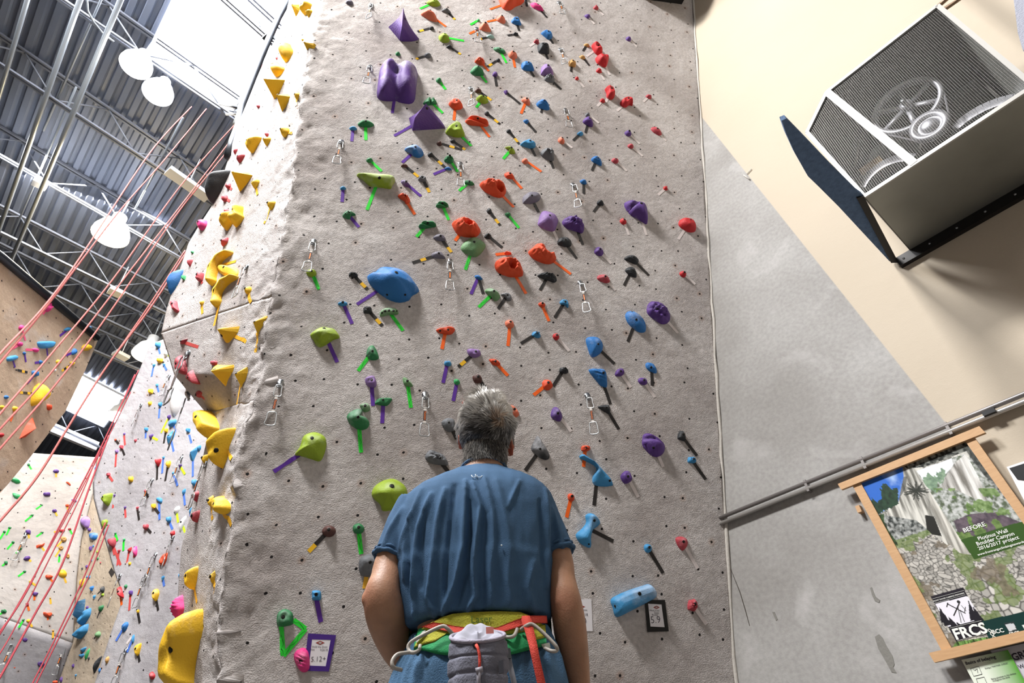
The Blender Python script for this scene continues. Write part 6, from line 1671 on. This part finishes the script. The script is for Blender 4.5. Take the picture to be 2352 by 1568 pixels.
# neck, head (tipped back), ears
HC = PP(1117, 984, .03); tilt = math.radians(24)
HR = Matrix((RT, FW_, UPV)).transposed() @ Matrix.Rotation(math.radians(24), 3, 'X')   # looks up
BODY.tube([PP(1108, 1120, .03), PP(1110, 1085, .03), PP(1113, 1050, .03), PP(1116, 1015, .04)], [prad(1108, 1120, 62), prad(1110, 1085, 52), prad(1113, 1050, 50), prad(1116, 1015, 48)], 20)
ball(BODY, HC, 1, 16, (.074, .093, .108), HR)
hl = lambda x, y, z: HC + HR @ Vector((x, y, z))
ball(BODY, hl(0, .055, -.075), 1, 10, (.046, .045, .05), HR)     # jaw
ball(BODY, hl(0, .098, -.015), 1, 8, (.011, .018, .022), HR)     # nose
ball(BODY, hl(0, .084, .028), 1, 8, (.052, .014, .014), HR)      # brow
ball(BODY, hl(0, .094, -.052), 1, 8, (.024, .009, .008), HR); ball(BODY, hl(0, .088, -.064), 1, 8, (.022, .01, .007), HR)
for sx_, ec, th in ((-1, (1059, 1014), 11), (1, (1173, 1030), 9)):
    c = PP(ec[0], ec[1], .035); pts = []
    up_ = (HR @ Vector((0, -.25, 1))).normalized(); fr = (HR @ Vector((sx_*.35, -.9, -.1))).normalized()
    for i in range(14):
        a = math.radians(-110+i*19); pts.append(c+up_*(.033*math.cos(a))*(1 if math.cos(a) > 0 else .95)+fr*(.017*math.sin(a)))
    BODY.tube(pts, [.0045]*14, 8); ball(BODY, c-RT*(.004*sx_), 1, 8, (.008, .014, .026), HR)
# legs and feet
for s_ in (-1, 1):
    hip = RT*(TAB[-1][1]+s_*.095)+FW_*PD
    BODY.tube([hip+UPV*.86, hip+UPV*.7+RT*(s_*.02), hip+UPV*.5+RT*(s_*.035)+FW_*.01, hip+UPV*.42+RT*(s_*.04)+FW_*.01, hip+UPV*.3+RT*(s_*.045)-FW_*.015, hip+UPV*.1+RT*(s_*.05)-FW_*.01, hip+UPV*.05+RT*(s_*.05)], [.09, .08, .062, .056, .055, .036, .04], 18)
V, F, NR = bake(BODY, .0055, 5)
man = empty('person', PO); tag(man, 'grey haired man in a blue T-shirt and harness seen from behind, looking up at wall', 'person')
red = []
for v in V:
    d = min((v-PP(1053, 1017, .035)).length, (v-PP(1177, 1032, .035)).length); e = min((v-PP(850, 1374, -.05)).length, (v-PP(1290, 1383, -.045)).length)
    red.append(max(0, 1-d/.045)*1.3+max(0, 1-e/.05)*.35)  # ears: backlit glow put into the skin colour; elbows: skin redness
at = skin.node_tree.nodes.new('ShaderNodeAttribute'); at.attribute_name = 'glow_and_flush'; b_ = skin.node_tree.nodes['Principled BSDF']
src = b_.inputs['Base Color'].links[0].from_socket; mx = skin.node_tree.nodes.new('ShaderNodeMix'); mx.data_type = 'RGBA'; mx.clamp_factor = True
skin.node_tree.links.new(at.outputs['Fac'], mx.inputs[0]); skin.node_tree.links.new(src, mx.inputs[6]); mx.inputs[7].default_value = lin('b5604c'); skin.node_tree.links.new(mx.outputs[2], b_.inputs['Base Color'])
mk('body', V, F, skin, man, True, attr=('glow_and_flush', red))
for s_ in (-1, 1):
    mb = MB(); ball(mb, hl(.03*s_, .082, .008), .012, 10); mb.build('eye', mat('eye_white', 'e8e4e0', .3), man, True)
# T-shirt
SH = MB(); z0 = TAB[0][0]; zb = PP(1105, 1432).z
loft(SH, [trow(z0-(z0-zb)*i/22, .004 + (.010 if i > 14 else .006)) for i in range(23)])
sl = [(958, 1160, .0, 47), (934, 1200, -.003, 45), (910, 1245, -.01, 41), (893, 1284, -.018, 37)]; sr = [(1226, 1160, 0, 47), (1250, 1200, 0, 42), (1271, 1240, -.005, 38), (1284, 1272, -.01, 36)]
for P in (sl, sr): arm(SH, P, .0)
V, F, NR = bake(SH, .0052, 6)
# creases: (polyline, height, width in px)
FOLD = [([(968, 1125), (945, 1190), (932, 1260), (930, 1330)], .006, 8), ([(990, 1135), (962, 1215), (952, 1290), (948, 1370), (955, 1420)], .008, 8), ([(1022, 1125), (1005, 1200), (995, 1290), (985, 1370), (1000, 1415)], .010, 9),
        ([(1070, 1105), (1066, 1190), (1062, 1260), (1045, 1340), (1018, 1408)], .011, 9), ([(1084, 1110), (1103, 1165), (1092, 1240), (1087, 1310), (1092, 1370), (1070, 1408)], .011, 8), ([(1112, 1100), (1130, 1170), (1132, 1250), (1125, 1320), (1130, 1390)], .007, 9),
        ([(1140, 1105), (1158, 1180), (1170, 1260), (1165, 1330), (1175, 1400)], .005, 12), ([(1192, 1105), (1166, 1165)], .005, 6), ([(1252, 1125), (1256, 1180), (1257, 1260), (1255, 1350)], .006, 7), ([(1265, 1165), (1285, 1225), (1292, 1262)], .005, 8),
        ([(1225, 1290), (1210, 1350), (1225, 1410)], .005, 10), ([(925, 1165), (890, 1225), (872, 1270)], .004, 7), ([(945, 1180), (925, 1240), (916, 1280)], .005, 7),
        ([(1045, 1115), (1035, 1200), (1025, 1300), (1022, 1370)], -.008, 8), ([(1078, 1150), (1080, 1230), (1070, 1320), (1050, 1390)], -.010, 6), ([(975, 1180), (968, 1260), (968, 1350)], -.007, 7), ([(1115, 1180), (1110, 1260), (1108, 1350), (1110, 1400)], -.006, 8), ([(1240, 1150), (1244, 1220), (1246, 1300)], -.006, 6), ([(940, 1200), (936, 1270), (938, 1340), (950, 1400)], -.007, 6)]
PXY = [proj(v) for v in V]
V2 = []
for v, n_, (x, y) in zip(V, NR, PXY):
    if n_.dot(FW_) > .35: V2.append(v); continue
    h = 0
    for pl_, a, wd in FOLD:
        if not (pl_[0][1]-25 < y < pl_[-1][1]+25): continue
        best = 1e9
        for (x1, y1), (x2, y2) in zip(pl_[:-1], pl_[1:]):
            t = ((x-x1)*(x2-x1)+(y-y1)*(y2-y1))/((x2-x1)**2+(y2-y1)**2); tc_ = max(0, min(1, t)); best = min(best, math.hypot(x-x1-tc_*(x2-x1), y-y1-tc_*(y2-y1)))
        e = min(1, max(0, (y-pl_[0][1]+25)/45))*min(1, max(0, (pl_[-1][1]+25-y)/45)); h += a*e*math.exp(-(best/(wd*.72))**2)
    h *= 1.6; h += .0028*noise.noise(Vector((x*.02, y*.008, 1)))+.0016*noise.noise(Vector((x*.06, y*.02, 4)))
    # hem and cuff gathers
    V2.append(v+n_*h)
blue = mat('shirt_blue', '426080', .85, bump=.35, bscale=500, var=.10, vscale=14, spec=.2)
shirt = mk('tshirt', V2, F, blue, man, True)
def ringtube(name, pts, r, m, par, closed=True):
    mb = MB(); mb.tube(pts, r, 8, closed); return mb.build(name, m, par, True)
nk = [PP(1111, 1081, .03)+RT*(.067*math.cos(a))+FW_*(.062*math.sin(a))+UPV*(-.012*math.sin(a)) for a in [i*2*math.pi/40 for i in range(40)]]
ringtube('collar', nk, .006, mat('shirt_collar', '3a5a7a', .85, bump=.3, bscale=300), man)
for nm, P in (('left_cuff', sl), ('right_cuff', sr)):
    c = PP(*P[-1][:3]); d = (c-PP(*P[-2][:3])).normalized(); a = d.cross(FW_).normalized(); b = d.cross(a); r = prad(P[-1][0], P[-1][1], P[-1][3], P[-1][2])
    mb = MB(); pts = [c-d*.004+(a*math.cos(t)+b*math.sin(t))*(r*1.0+.002*math.sin(t*9)) for t in [i*2*math.pi/48 for i in range(48)]]; mb.tube(pts, .0058, 8, True)
    pts = [p-d*.013-(p-c-d*.01).normalized()*.0005 for p in pts]; mb.tube(pts, .0045, 8, True); mb.build('sleeve_cuff', blue, man, True)
mb = MB()
for P in ([(1083, 1091), (1085, 1095), (1090, 1096), (1093, 1093)], [(1092, 1089), (1092, 1094), (1095, 1091), (1096, 1096)], [(1099, 1095), (1103, 1096), (1108, 1092)]):
    mb.tube([surf(x, y, .014) for x, y in P], .0011, 6)
mb.build('shirt_print', mat('print_pale', 'dfe8ee', .6), man, True)
mb = MB(); ball(mb, surf(1152, 1252, .018), .0022, 6); mb.build('lint', mat('print_pale', 'dfe8ee', .6), man, True)
# shorts
SHT = MB(); zt = PP(1105, 1452).z; loft(SHT, [trow(zt-(zt-.80)*i/12, .008+.006*min(1, i/4)) for i in range(13)])
for s_ in (-1, 1):
    hip = RT*(TAB[-1][1]+s_*.105)+FW_*PD
    SHT.tube([hip+UPV*.88, hip+UPV*.75+RT*(s_*.012), hip+UPV*.62+RT*(s_*.025), hip+UPV*.47+RT*(s_*.035)], [.105, .112, .105, .10], 24)
V, F, NR = bake(SHT, .0065, 5)
V2 = []
for v, n_ in zip(V, NR):
    cx, a, bd, co = tz(v.z); q = v - FW_*(PD+co)-RT*cx; th = math.atan2(q.dot(FW_)/.12, q.dot(RT)/.18); g_ = math.exp(-((zt-.05-v.z)/.07)**2)
    V2.append(v+n_*(g_*(.006*noise.noise(Vector((th*9, v.z*3, 0)))+.004*math.sin(th*34+3*math.sin(th*5)))+.005*noise.noise(Vector((th*4, v.z*6, 2)))))
sb = mat('shorts_blue', '4a6a89', .85, bump=.35, bscale=300, var=.12, vscale=20, spec=.2)
mk('shorts', V2, F, sb, man, True)
# shoes
for s_ in (-1, 1):
    hip = RT*(TAB[-1][1]+s_*.145)+FW_*(PD)
    mb = MB(); loft(mb, [ering(hip+UPV*h+FW_*(.05+f), RT, FW_, a, b, 24, 2.2) for h, a, b, f in ((.002, .045, .135, 0), (.03, .048, .138, 0), (.06, .042, .11, -.015), (.09, .038, .06, -.045), (.11, .04, .05, -.05))]); mb.build('shoe', mat('shoe_dark', '2c2c30', .6), man, True)
# hair: scalp cap and strands combed out of the crown whorl
rnd = random.Random(5)
el = Vector((.0865, .101, .120))
def scalp(dv_):
    dv_ = dv_.normalized(); k = 1/math.sqrt((dv_.x/el.x)**2+(dv_.y/el.y)**2+(dv_.z/el.z)**2); return dv_*k
def sn(p): return Vector((p.x/el.x**2, p.y/el.y**2, p.z/el.z**2)).normalized()
HI = HR.transposed()
d = ray(1146, 962); o_ = HI @ (CAM-HC); dd = HI @ d
A2 = sum((dd[i]/el[i])**2 for i in range(3)); B2 = 2*sum(o_[i]*dd[i]/el[i]**2 for i in range(3)); C2 = sum((o_[i]/el[i])**2 for i in range(3))-1
whorl = o_+dd*((-B2-math.sqrt(max(0, B2*B2-4*A2*C2)))/(2*A2))
camd = (HI @ (CAM-HC)).normalized()
hv_, hf_, hc_ = [], [], []
def hairline(p): return not (p.y > .035 and p.z < .055 + (.03 if abs(p.x) < .05 else 0)) and not (p.y > .0 and p.z < -.02) and p.z > -.104 and not (p.z < -.045 and p.y > -.03)
N_ = 28
for i in range(N_+1):
    for k in range(2*N_):
        th, ph = math.pi*i/N_, math.pi*k/N_; p = scalp(Vector((math.sin(th)*math.cos(ph), math.sin(th)*math.sin(ph), math.cos(th)))); q = p*(.985 if hairline(p) else .9); hv_.append(hl(*q)); hc_.append((.13, .12, .12))
for i in range(N_):
    for k in range(2*N_): hf_.append((i*2*N_+k, i*2*N_+(k+1) % (2*N_), (i+1)*2*N_+(k+1) % (2*N_), (i+1)*2*N_+k))
cnt = 0
while cnt < 15000:
    p = scalp(Vector((rnd.gauss(0, 1), rnd.gauss(0, 1), rnd.gauss(0, 1))))
    if not hairline(p): continue
    n_ = sn(p); away = (p-whorl); dist = away.length; away = (away-n_*away.dot(n_)).normalized(); spin = n_.cross(away)
    dn = HI @ Vector((0, 0, -1)); dn = (dn-n_*dn.dot(n_)).normalized()
    wv = noise.noise_vector(p*26)*.55+noise.noise_vector(p*60)*.3
    dirv = (away*.8+spin*(-.75*math.exp(-dist/.05)-.12)+dn*min(.9, dist*5)+wv).normalized(); L_ = rnd.uniform(.018, .034)*(1.1 if p.z > .02 else .75)
    if p.z < -.06: L_ *= .6
    lift = rnd.uniform(.08, .3); q = p+n_*.0; pts = []
    for j in range(5):
        pts.append(hl(*q)); nn = sn(q); q = q+(dirv+nn*lift*(1-j*.42)).normalized()*(L_/4)
        if j: dirv = (dirv+noise.noise_vector(q*45)*.18).normalized()
    wd = rnd.uniform(.0006, .0012); sd = ((pts[-1]-pts[0]).cross(CAM-pts[0])).normalized()
    # natural colour: white at the sides and top, dark at the back, brownish near the whorl
    g_ = .30+.55*max(0, min(1, (p.z+.01)/.09))*1+.5*max(0, abs(p.x)/.079-.55)+.28*noise.noise(p*40)+rnd.gauss(0, .2)
    g_ += .10
    g_ -= .26*max(0, min(1, (.055-p.z)/.07))*max(0, min(1, (.08-abs(p.x))/.035))
    g_ = max(.04, min(.9, g_)); c = (g_**1.7, g_**1.75*.97, g_**1.8*.93)
    if dist < .018: c = (c[0]*.9+.05, c[1]*.75+.02, c[2]*.65)
    b0 = len(hv_)
    for j, r_ in enumerate(pts):
        w_ = wd*(1-j/4*.75)
        hv_ += [r_-sd*w_, r_+sd*w_]; hc_ += [c, c]
    for j in range(4): hf_.append((b0+2*j, b0+2*j+1, b0+2*j+3, b0+2*j+2))
    cnt += 1
for q in range(5200):      # short hair down the nape
    t = rnd.random(); a = -math.pi/2+rnd.uniform(-1.25, 1.25); y_ = 1028+44*t; c0_ = PP(1116-3*t, y_, .03); r0 = prad(1116, y_, 51+2*t)
    od = RT*math.cos(a)+FW_*math.sin(a); p = c0_+od*(r0+.001); dr = (-UPV*.9+RT*(-.25*math.cos(a)+rnd.gauss(0, .22))+od*rnd.uniform(.05, .3)).normalized(); L_ = rnd.uniform(.012, .024)*(1-.35*t); pts = [p, p+dr*L_*.5, p+dr*L_-od*.001]
    sd = dr.cross(CAM-p).normalized(); wd = rnd.uniform(.0006, .0011); g_ = .13+.5*abs(math.cos(a))**3+rnd.gauss(0, .15); g_ = max(.05, min(.85, g_)); c = (g_**1.7, g_**1.75*.96, g_**1.8*.92); b0 = len(hv_)
    for j, r_ in enumerate(pts): hv_ += [r_-sd*wd*(1-j*.35), r_+sd*wd*(1-j*.35)]; hc_ += [c, c]
    for j in range(2): hf_.append((b0+2*j, b0+2*j+1, b0+2*j+3, b0+2*j+2))
hm = mat('hair', 'ffffff', .5, spec=.5); at = hm.node_tree.nodes.new('ShaderNodeAttribute'); at.attribute_name = 'haircol'; hm.node_tree.links.new(at.outputs[0], hm.node_tree.nodes['Principled BSDF'].inputs['Base Color'])
ho = mk('hair', hv_, hf_, hm, man, True); ca = ho.data.color_attributes.new('haircol', 'FLOAT_COLOR', 'POINT'); ca.data.foreach_set('color', np.array([(*c, 1) for c in hc_], dtype=np.float32).ravel())

# harness (worn), chalk bag (hangs from it)
hn = empty('harness', PO+UPV*1.0); hn.parent = man; hn.location = (0, 0, 1.0); hn_w = PO+UPV*1.0
def hmk(mb, name, m, smooth=True):
    o = mk(name, mb.v, mb.f, m, None, smooth, mb.mi); o.parent = hn; o.location = -hn_w; return o
def band(name, top, bot, e, m, th=.004, nx=48, ny=5, bulge=0):
    def rs(P, n):
        L_ = [0]
        for a, b in zip(P[:-1], P[1:]): L_.append(L_[-1]+math.hypot(b[0]-a[0], b[1]-a[1]))
        out = []
        for i in range(n+1):
            s_ = L_[-1]*i/n; k = 0
            while k < len(P)-2 and L_[k+1] < s_: k += 1
            f = (s_-L_[k])/(L_[k+1]-L_[k]); out.append((P[k][0]+(P[k+1][0]-P[k][0])*f, P[k][1]+(P[k+1][1]-P[k][1])*f))
        return out
    T_, B_ = rs(top, nx), rs(bot, nx); mb = MB(); v = []
    for lay in (0, 1):
        for i in range(nx+1):
            for j in range(ny+1):
                f = j/ny; x, y = T_[i][0]*(1-f)+B_[i][0]*f, T_[i][1]*(1-f)+B_[i][1]*f; v.append(surf(x, y, e-lay*th+bulge*math.sin(math.pi*f)))
    n1_ = (nx+1)*(ny+1); f_ = []
    for i in range(nx):
        for j in range(ny):
            a = i*(ny+1)+j; f_ += [(a, a+ny+1, a+ny+2, a+1), (n1_+a+1, n1_+a+ny+2, n1_+a+ny+1, n1_+a)]
    for i in range(nx):
        for j in (0, ny): a = i*(ny+1)+j; f_.append((a, a+ny+1, n1_+a+ny+1, n1_+a))
    for j in range(ny):
        for i in (0, nx): a = i*(ny+1)+j; f_.append((a, a+1, n1_+a+1, n1_+a))
    mb.add(v, f_); return hmk(mb, name, m)
lime = mat('harness_lime', 'a3a02c', .8, bump=.3, bscale=260, var=.15, vscale=40); gre = mat('harness_green', '1d8a50', .75, bump=.25, bscale=260, var=.15, vscale=30); rdw = mat('webbing_red', 'd8483a', .7, bump=.4, bscale=400); loopm = mat('loop_grey', 'a59f98', .5)
band('padding', [(992, 1428), (1015, 1417), (1040, 1409), (1085, 1405), (1150, 1403), (1195, 1405), (1214, 1412)], [(968, 1444), (1000, 1452), (1060, 1458), (1120, 1460), (1180, 1455), (1230, 1445), (1250, 1436)], .022, lime, .012, bulge=.004)
band('waist_belt', [(953, 1462), (962, 1442), (985, 1441), (1060, 1455), (1120, 1458), (1190, 1450), (1240, 1436), (1252, 1432)], [(950, 1492), (975, 1494), (1005, 1502), (1060, 1508), (1120, 1508), (1175, 1503), (1225, 1490), (1256, 1482)], .020, gre, .012, bulge=.004)
band('hip_panel', [(966, 1454), (985, 1443), (1005, 1445), (1028, 1452)], [(950, 1488), (972, 1480), (998, 1474), (1020, 1458)], .0245, lime, .002, 16, 4)
band('hip_panel', [(1218, 1446), (1244, 1436), (1253, 1434)], [(1226, 1470), (1244, 1466), (1254, 1462)], .0245, lime, .002, 12, 4)
band('waist_webbing', [(966, 1439), (995, 1428), (1045, 1437), (1085, 1442), (1140, 1441), (1180, 1425), (1215, 1413), (1256, 1413)], [(985, 1443), (1000, 1444), (1045, 1454), (1088, 1455), (1140, 1456), (1185, 1442), (1220, 1431), (1258, 1431)], .028, rdw, .0025)
fr = MB(); zf_ = PP(1105, 1455).z; cx, a_, bd_, co_ = tz(zf_)
ringp = [RT*(cx+(a_+.014)*math.cos(t))+FW_*(PD+co_+(bd_+.014)*math.sin(t))+UPV*zf_ for t in [math.pi*i/24-.08 for i in range(26)]]
fr.add([p+UPV*h for p in ringp for h in (-.03, .03)], [(2*i, 2*i+2, 2*i+3, 2*i+1) for i in range(len(ringp)-1)]); hmk(fr, 'front_belt', gre)
tail = MB(); pts = [surf(1207, 1414, .032), surf(1209, 1424, .04), surf(1215, 1445, .045), surf(1224, 1480, .05), surf(1230, 1510, .045), surf(1238, 1545, .04), surf(1248, 1590, .04), surf(1256, 1640, .04)]
wd = [.009, .012, .0105, .0095, .009, .009, .009, .009]; v = []
for i, p in enumerate(pts):
    for s_ in (-1, 1):
        for h in (0, .0022): v.append(p+RT*(s_*wd[i])-FW_*h)
f_ = []
for i in range(len(pts)-1):
    a = 4*i; f_ += [(a+1, a+3, a+7, a+5), (a, a+4, a+6, a+2), (a, a+1, a+5, a+4), (a+2, a+6, a+7, a+3)]
tail.add(v, f_); hmk(tail, 'webbing_tail', rdw)
def gl(P, r=.0042): 
    mb = MB(); c = []
    pts = [surf(x, y, e) for x, y, e in P]; n = len(pts)
    for i in range((n-1)*6+1):
        t = i/6; k = min(int(t), n-2); f = t-k; Q = [pts[max(0, min(n-1, k+j-1))] for j in range(4)]
        c.append(.5*((2*Q[1])+(Q[2]-Q[0])*f+(2*Q[0]-5*Q[1]+4*Q[2]-Q[3])*f*f+(3*Q[1]-Q[0]-3*Q[2]+Q[3])*f**3))
    mb.tube(c, r, 10); return hmk(mb, 'gear_loop', loopm)
gl([(1040, 1456, .03), (1028, 1443, .045), (1014, 1438, .05), (975, 1456, .055), (943, 1475, .055), (938, 1490, .05), (948, 1499, .045), (962, 1492, .035), (965, 1482, .028)])
gl([(952, 1497, .035), (930, 1499, .06), (912, 1503, .075), (901, 1518, .08), (904, 1532, .075), (922, 1538, .05)])
gl([(1196, 1446, .03), (1210, 1436, .045), (1224, 1434, .05), (1250, 1455, .055), (1276, 1482, .06), (1279, 1493, .055), (1268, 1495, .05), (1252, 1488, .035)])
gl([(1158, 1462, .028), (1172, 1463, .034), (1182, 1458, .034), (1188, 1444, .03)])
for P in (((957, 1477), (966, 1466), (978, 1448), (971, 1450), (955, 1470)), ((1243, 1480), (1262, 1476), (1264, 1488), (1248, 1490))):
    mb = MB(); mb.prism([surf(x, y, .03) for x, y in P], -FW_*.004); hmk(mb, 'buckle', mat('buckle_grey', '8e9088', .5, .3), False)
mb = MB(); mb.prism([surf(x, y, .030) for x, y in [(1160, 1494), (1172, 1492), (1176, 1520), (1192, 1590), (1180, 1590), (1164, 1524)]], -FW_*.003); hmk(mb, 'riser_strap', mat('strap_grey', '9a9ca6', .7), False)
mb = MB(); mb.prism([surf(x, y, .032) for x, y in [(1158, 1491), (1172, 1489), (1174, 1512), (1160, 1514)]], -FW_*.006); hmk(mb, 'strap_keeper', mat('black_paint', '17191c', .5), False)
text_o = text('Laser', surf(1083, 1431, .0285), surf(1131, 1428, .0285), mat('harness_ink', '4f6a1c', .7), None, lift=-FW_); text_o.parent = hn; text_o.location = -hn_w

bc = PP(1097, 1462, -.215); brd = prad(1097, 1462, 62, -.215); bag = empty('chalk_bag', bc-UPV*.19); tag(bag, 'grey quilted chalk bag with red drawcord hanging at the back of the harness', 'chalk bag')
bgm = mat('bag_grey', '6a6b78', .85, bump=.3, bscale=220, var=.12, vscale=30); rimm = mat('bag_rim', '9b97a6', .85, bump=.3, bscale=220); lin_m = mat('bag_lining', 'a2a2ae', .9)
tl = -FW_*.28
mb = MB(); rings = []
prof = [(0, 1.0, 0), (.006, 1.03, 0), (.016, 1.0, 0)]
hh = 0; H_ = .19
for i in range(61):
    h = H_*i/60; seam = min(abs(h-s_) for s_ in (.042, .076, .108, .14, .17)); r = brd*(1.0+.05*min(1, h/.05)) - .004*math.exp(-(seam/.0035)**2); r *= 1-.25*max(0, (h-.165)/.025)**2
    k = max(0, 1-h/.05)
    rings.append([bc-UPV*h+RT*(r*math.cos(a)*(1+.02*math.sin(a*3+h*60)))+FW_*(r*.85*math.sin(a))+UPV*(.022*k*math.sin(a)) + RT*.004*math.sin(a*5+h*40)*(1 if h > .01 else 0) for a in [j*2*math.pi/48 for j in range(48)]])
v = [p for r in rings for p in r]; mb.add(v, [(i*48+k, i*48+(k+1) % 48, (i+1)*48+(k+1) % 48, (i+1)*48+k) for i in range(60) for k in range(48)]+[tuple(60*48+k for k in range(48))]); mb.build('pouch', bgm, bag, True)
mb = MB(); mb.tube([p+UPV*.001 for p in rings[0]], .0042, 8, True); mb.build('rim', rimm, bag, True)
mb = MB(); v = []; 
for i in range(13):
    t = i/12; 
    for j in range(60):
        a = j*2*math.pi/60; r = brd*.93*(1-t); h = .022*math.sin(a)+.020*math.sin(min(1, t*1.6)*math.pi)*(.65+.5*noise.noise(Vector((math.cos(a)*1.5, math.sin(a)*1.5, t*2))))*(.55+.45*math.sin(a)) + .0022*math.sin(a*9+t*7)*math.sin(math.pi*t) - .012*t
        v.append(bc+RT*(r*math.cos(a))+FW_*(r*.85*math.sin(a))+UPV*h)
mb.add(v, [(i*60+k, i*60+(k+1) % 60, (i+1)*60+(k+1) % 60, (i+1)*60+k) for i in range(12) for k in range(60)]); mb.build('lining', lin_m, bag, True)
bp_ = lambda px, py, o_=0: PP(px, py, -.215-brd*.88-o_)
mb = MB(); mb.lathe(bp_(1094, 1481, -.003), -FW_, [(.0075, 0), (.0075, .003), (.004, .004), (.0005, .001)], 16); mb.build('eyelet', mat('black_paint', '17191c', .5), bag, True)
mb = MB(); mb.tube([bp_(1094, 1481, .002), bp_(1098, 1489, .008), bp_(1101, 1503, .007), bp_(1102, 1520, .006), bp_(1101, 1535, .007)], [.0035, .003, .0028, .0028, .0028], 8); mb.build('drawcord', rdw, bag, True)
mb = MB(); mb.tube([bp_(1093, 1541, .008), bp_(1109, 1536, .008)], [.006, .0055], 10); mb.tube([bp_(1101, 1538, .008), bp_(1099, 1560, .008), bp_(1102, 1600, .006)], [.005, .004, .004], 8); mb.build('cord_lock', mat('lock_grey', '8b8791', .5), bag, True)
mb = MB(); mb.prism([bp_(x, y, -.01) for x, y in [(1145, 1518), (1156, 1516), (1157, 1546), (1146, 1547)]], -FW_*.004); mb.build('side_label', mat('label_dark', '3a3b44', .7), bag)
mb = MB(); mb.box(bp_(1125, 1447, -.02), (RT, UPV, FW_), (.008, .006, .003)); mb.build('hang_loop', mat('loop_pink', 'c97a72', .7), bag)

# ================================================================ climbing ropes
rope_m = mat('rope_red', 'd8726c', .7, bump=.5, bscale=300); rope_d = mat('rope_dark_red', 'a83a44', .7, bump=.5, bscale=300)
def rope(k, px, ds, r, m, lb):
    pts = [hdist(x, y, d) for (x, y), d in zip(px, ds)]; c = []
    n = len(pts)
    for i in range((n-1)*10+1):
        t = i/10; j = min(int(t), n-2); f = t-j; Q = [pts[max(0, min(n-1, j+q-1))] for q in range(4)]
        c.append(.5*((2*Q[1])+(Q[2]-Q[0])*f+(2*Q[0]-5*Q[1]+4*Q[2]-Q[3])*f*f+(3*Q[1]-Q[0]-3*Q[2]+Q[3])*f**3))
    mb = MB(); mb.tube(c, r, 8); tag(mb.build('climbing_rope' if not k else 'climbing_rope.%03d' % k, m, smooth=True), lb, 'rope', 'top ropes at the left')
RP = [([(440, 245), (345, 350), (150, 640), (0, 812), (-120, 950)], (5.2, 5, 4.4, 3.9, 3.5), .0062, rope_m, 'pink red rope, leftmost of the pair crossing the warm lamp'),
      ([(474, 250), (375, 370), (270, 490), (110, 700), (0, 832), (-120, 985)], (5.3, 5.1, 4.8, 4.3, 3.9, 3.6), .0062, rope_m, 'pink red rope, right one of the pair crossing the warm lamp'),
      ([(540, 285), (420, 420), (260, 640), (120, 810), (0, 950), (-100, 1070)], (4.6, 4.6, 4.4, 4.1, 3.8, 3.6), .0055, rope_m, 'pink rope, upper one of three running from the tube end to the left edge'),
      ([(556, 288), (440, 440), (300, 620), (130, 840), (0, 985), (-100, 1100)], (4.6, 4.6, 4.4, 4.1, 3.8, 3.6), .0055, rope_m, 'pink rope, middle one of three running from the tube end to the left edge'),
      ([(520, 350), (400, 500), (250, 720), (130, 880), (0, 1030), (-100, 1150)], (4.6, 4.6, 4.4, 4.1, 3.8, 3.6), .0055, rope_m, 'pink rope, lowest one of three running from the tube end to the left edge'),
      ([(440, 560), (350, 700), (245, 842), (160, 975), (85, 1095), (0, 1196), (-90, 1300)], (4.9, 4.9, 4.9, 4.8, 4.7, 4.6, 4.5), .0075, rope_m, 'thick red rope passing over the lower skylight to the left edge'),
      ([(425, 575), (340, 705), (240, 850), (165, 965)], (4.95, 4.95, 4.95, 4.9), .006, rope_m, 'second strand beside the thick red rope over the lower skylight'),
      ([(310, 860), (230, 1030), (120, 1240), (60, 1360), (0, 1455), (-60, 1560)], (6.8, 6.8, 6.7, 6.6, 6.5, 6.4), .007, rope_d, 'thin dark red rope farthest left over the pale back wall'),
      ([(300, 900), (225, 1050), (140, 1210), (40, 1390), (0, 1450), (-60, 1545)], (6.8, 6.8, 6.7, 6.6, 6.5, 6.4), .005, rope_d, 'second thin dark red rope over the pale back wall'),
      ([(318, 850), (240, 1010), (185, 1140), (120, 1270), (40, 1430), (0, 1500), (-50, 1580)], (6.7, 6.7, 6.6, 6.5, 6.4, 6.3, 6.2), .005, rope_d, 'third thin dark red rope, through the middle of the back wall'),
      ([(250, 1000), (205, 1120), (145, 1290), (80, 1410), (0, 1555), (-30, 1600)], (6.7, 6.6, 6.4, 6.3, 6.1, 6), .008, rope_d, 'thickest dark red rope running over the violet ball to the bottom left'),
      ([(242, 1200), (195, 1320), (130, 1460), (75, 1568), (40, 1640)], (6.2, 6.1, 6, 5.9, 5.8), .0055, rope_d, 'left strand of the rope pair ending at the bottom edge'),
      ([(250, 1205), (203, 1325), (140, 1455), (84, 1568), (50, 1640)], (6.2, 6.1, 6, 5.9, 5.8), .0055, rope_d, 'right strand of the rope pair ending at the bottom edge'),
      ([(690, 30), (640, 95), (590, 170), (556, 232)], (4.3, 4.4, 4.5, 4.6), .0045, rope_d, 'short thin red rope looped over the tube in front of the skylight'),
      ([(282, 1395), (265, 1450), (245, 1510), (232, 1568), (225, 1610)], (7, 7, 7, 7, 7), .006, mat('rope_olive', '5d5a3a', .8), 'olive rope along the seam below the grey far wall')]
for k, a in enumerate(RP): rope(k, *a)
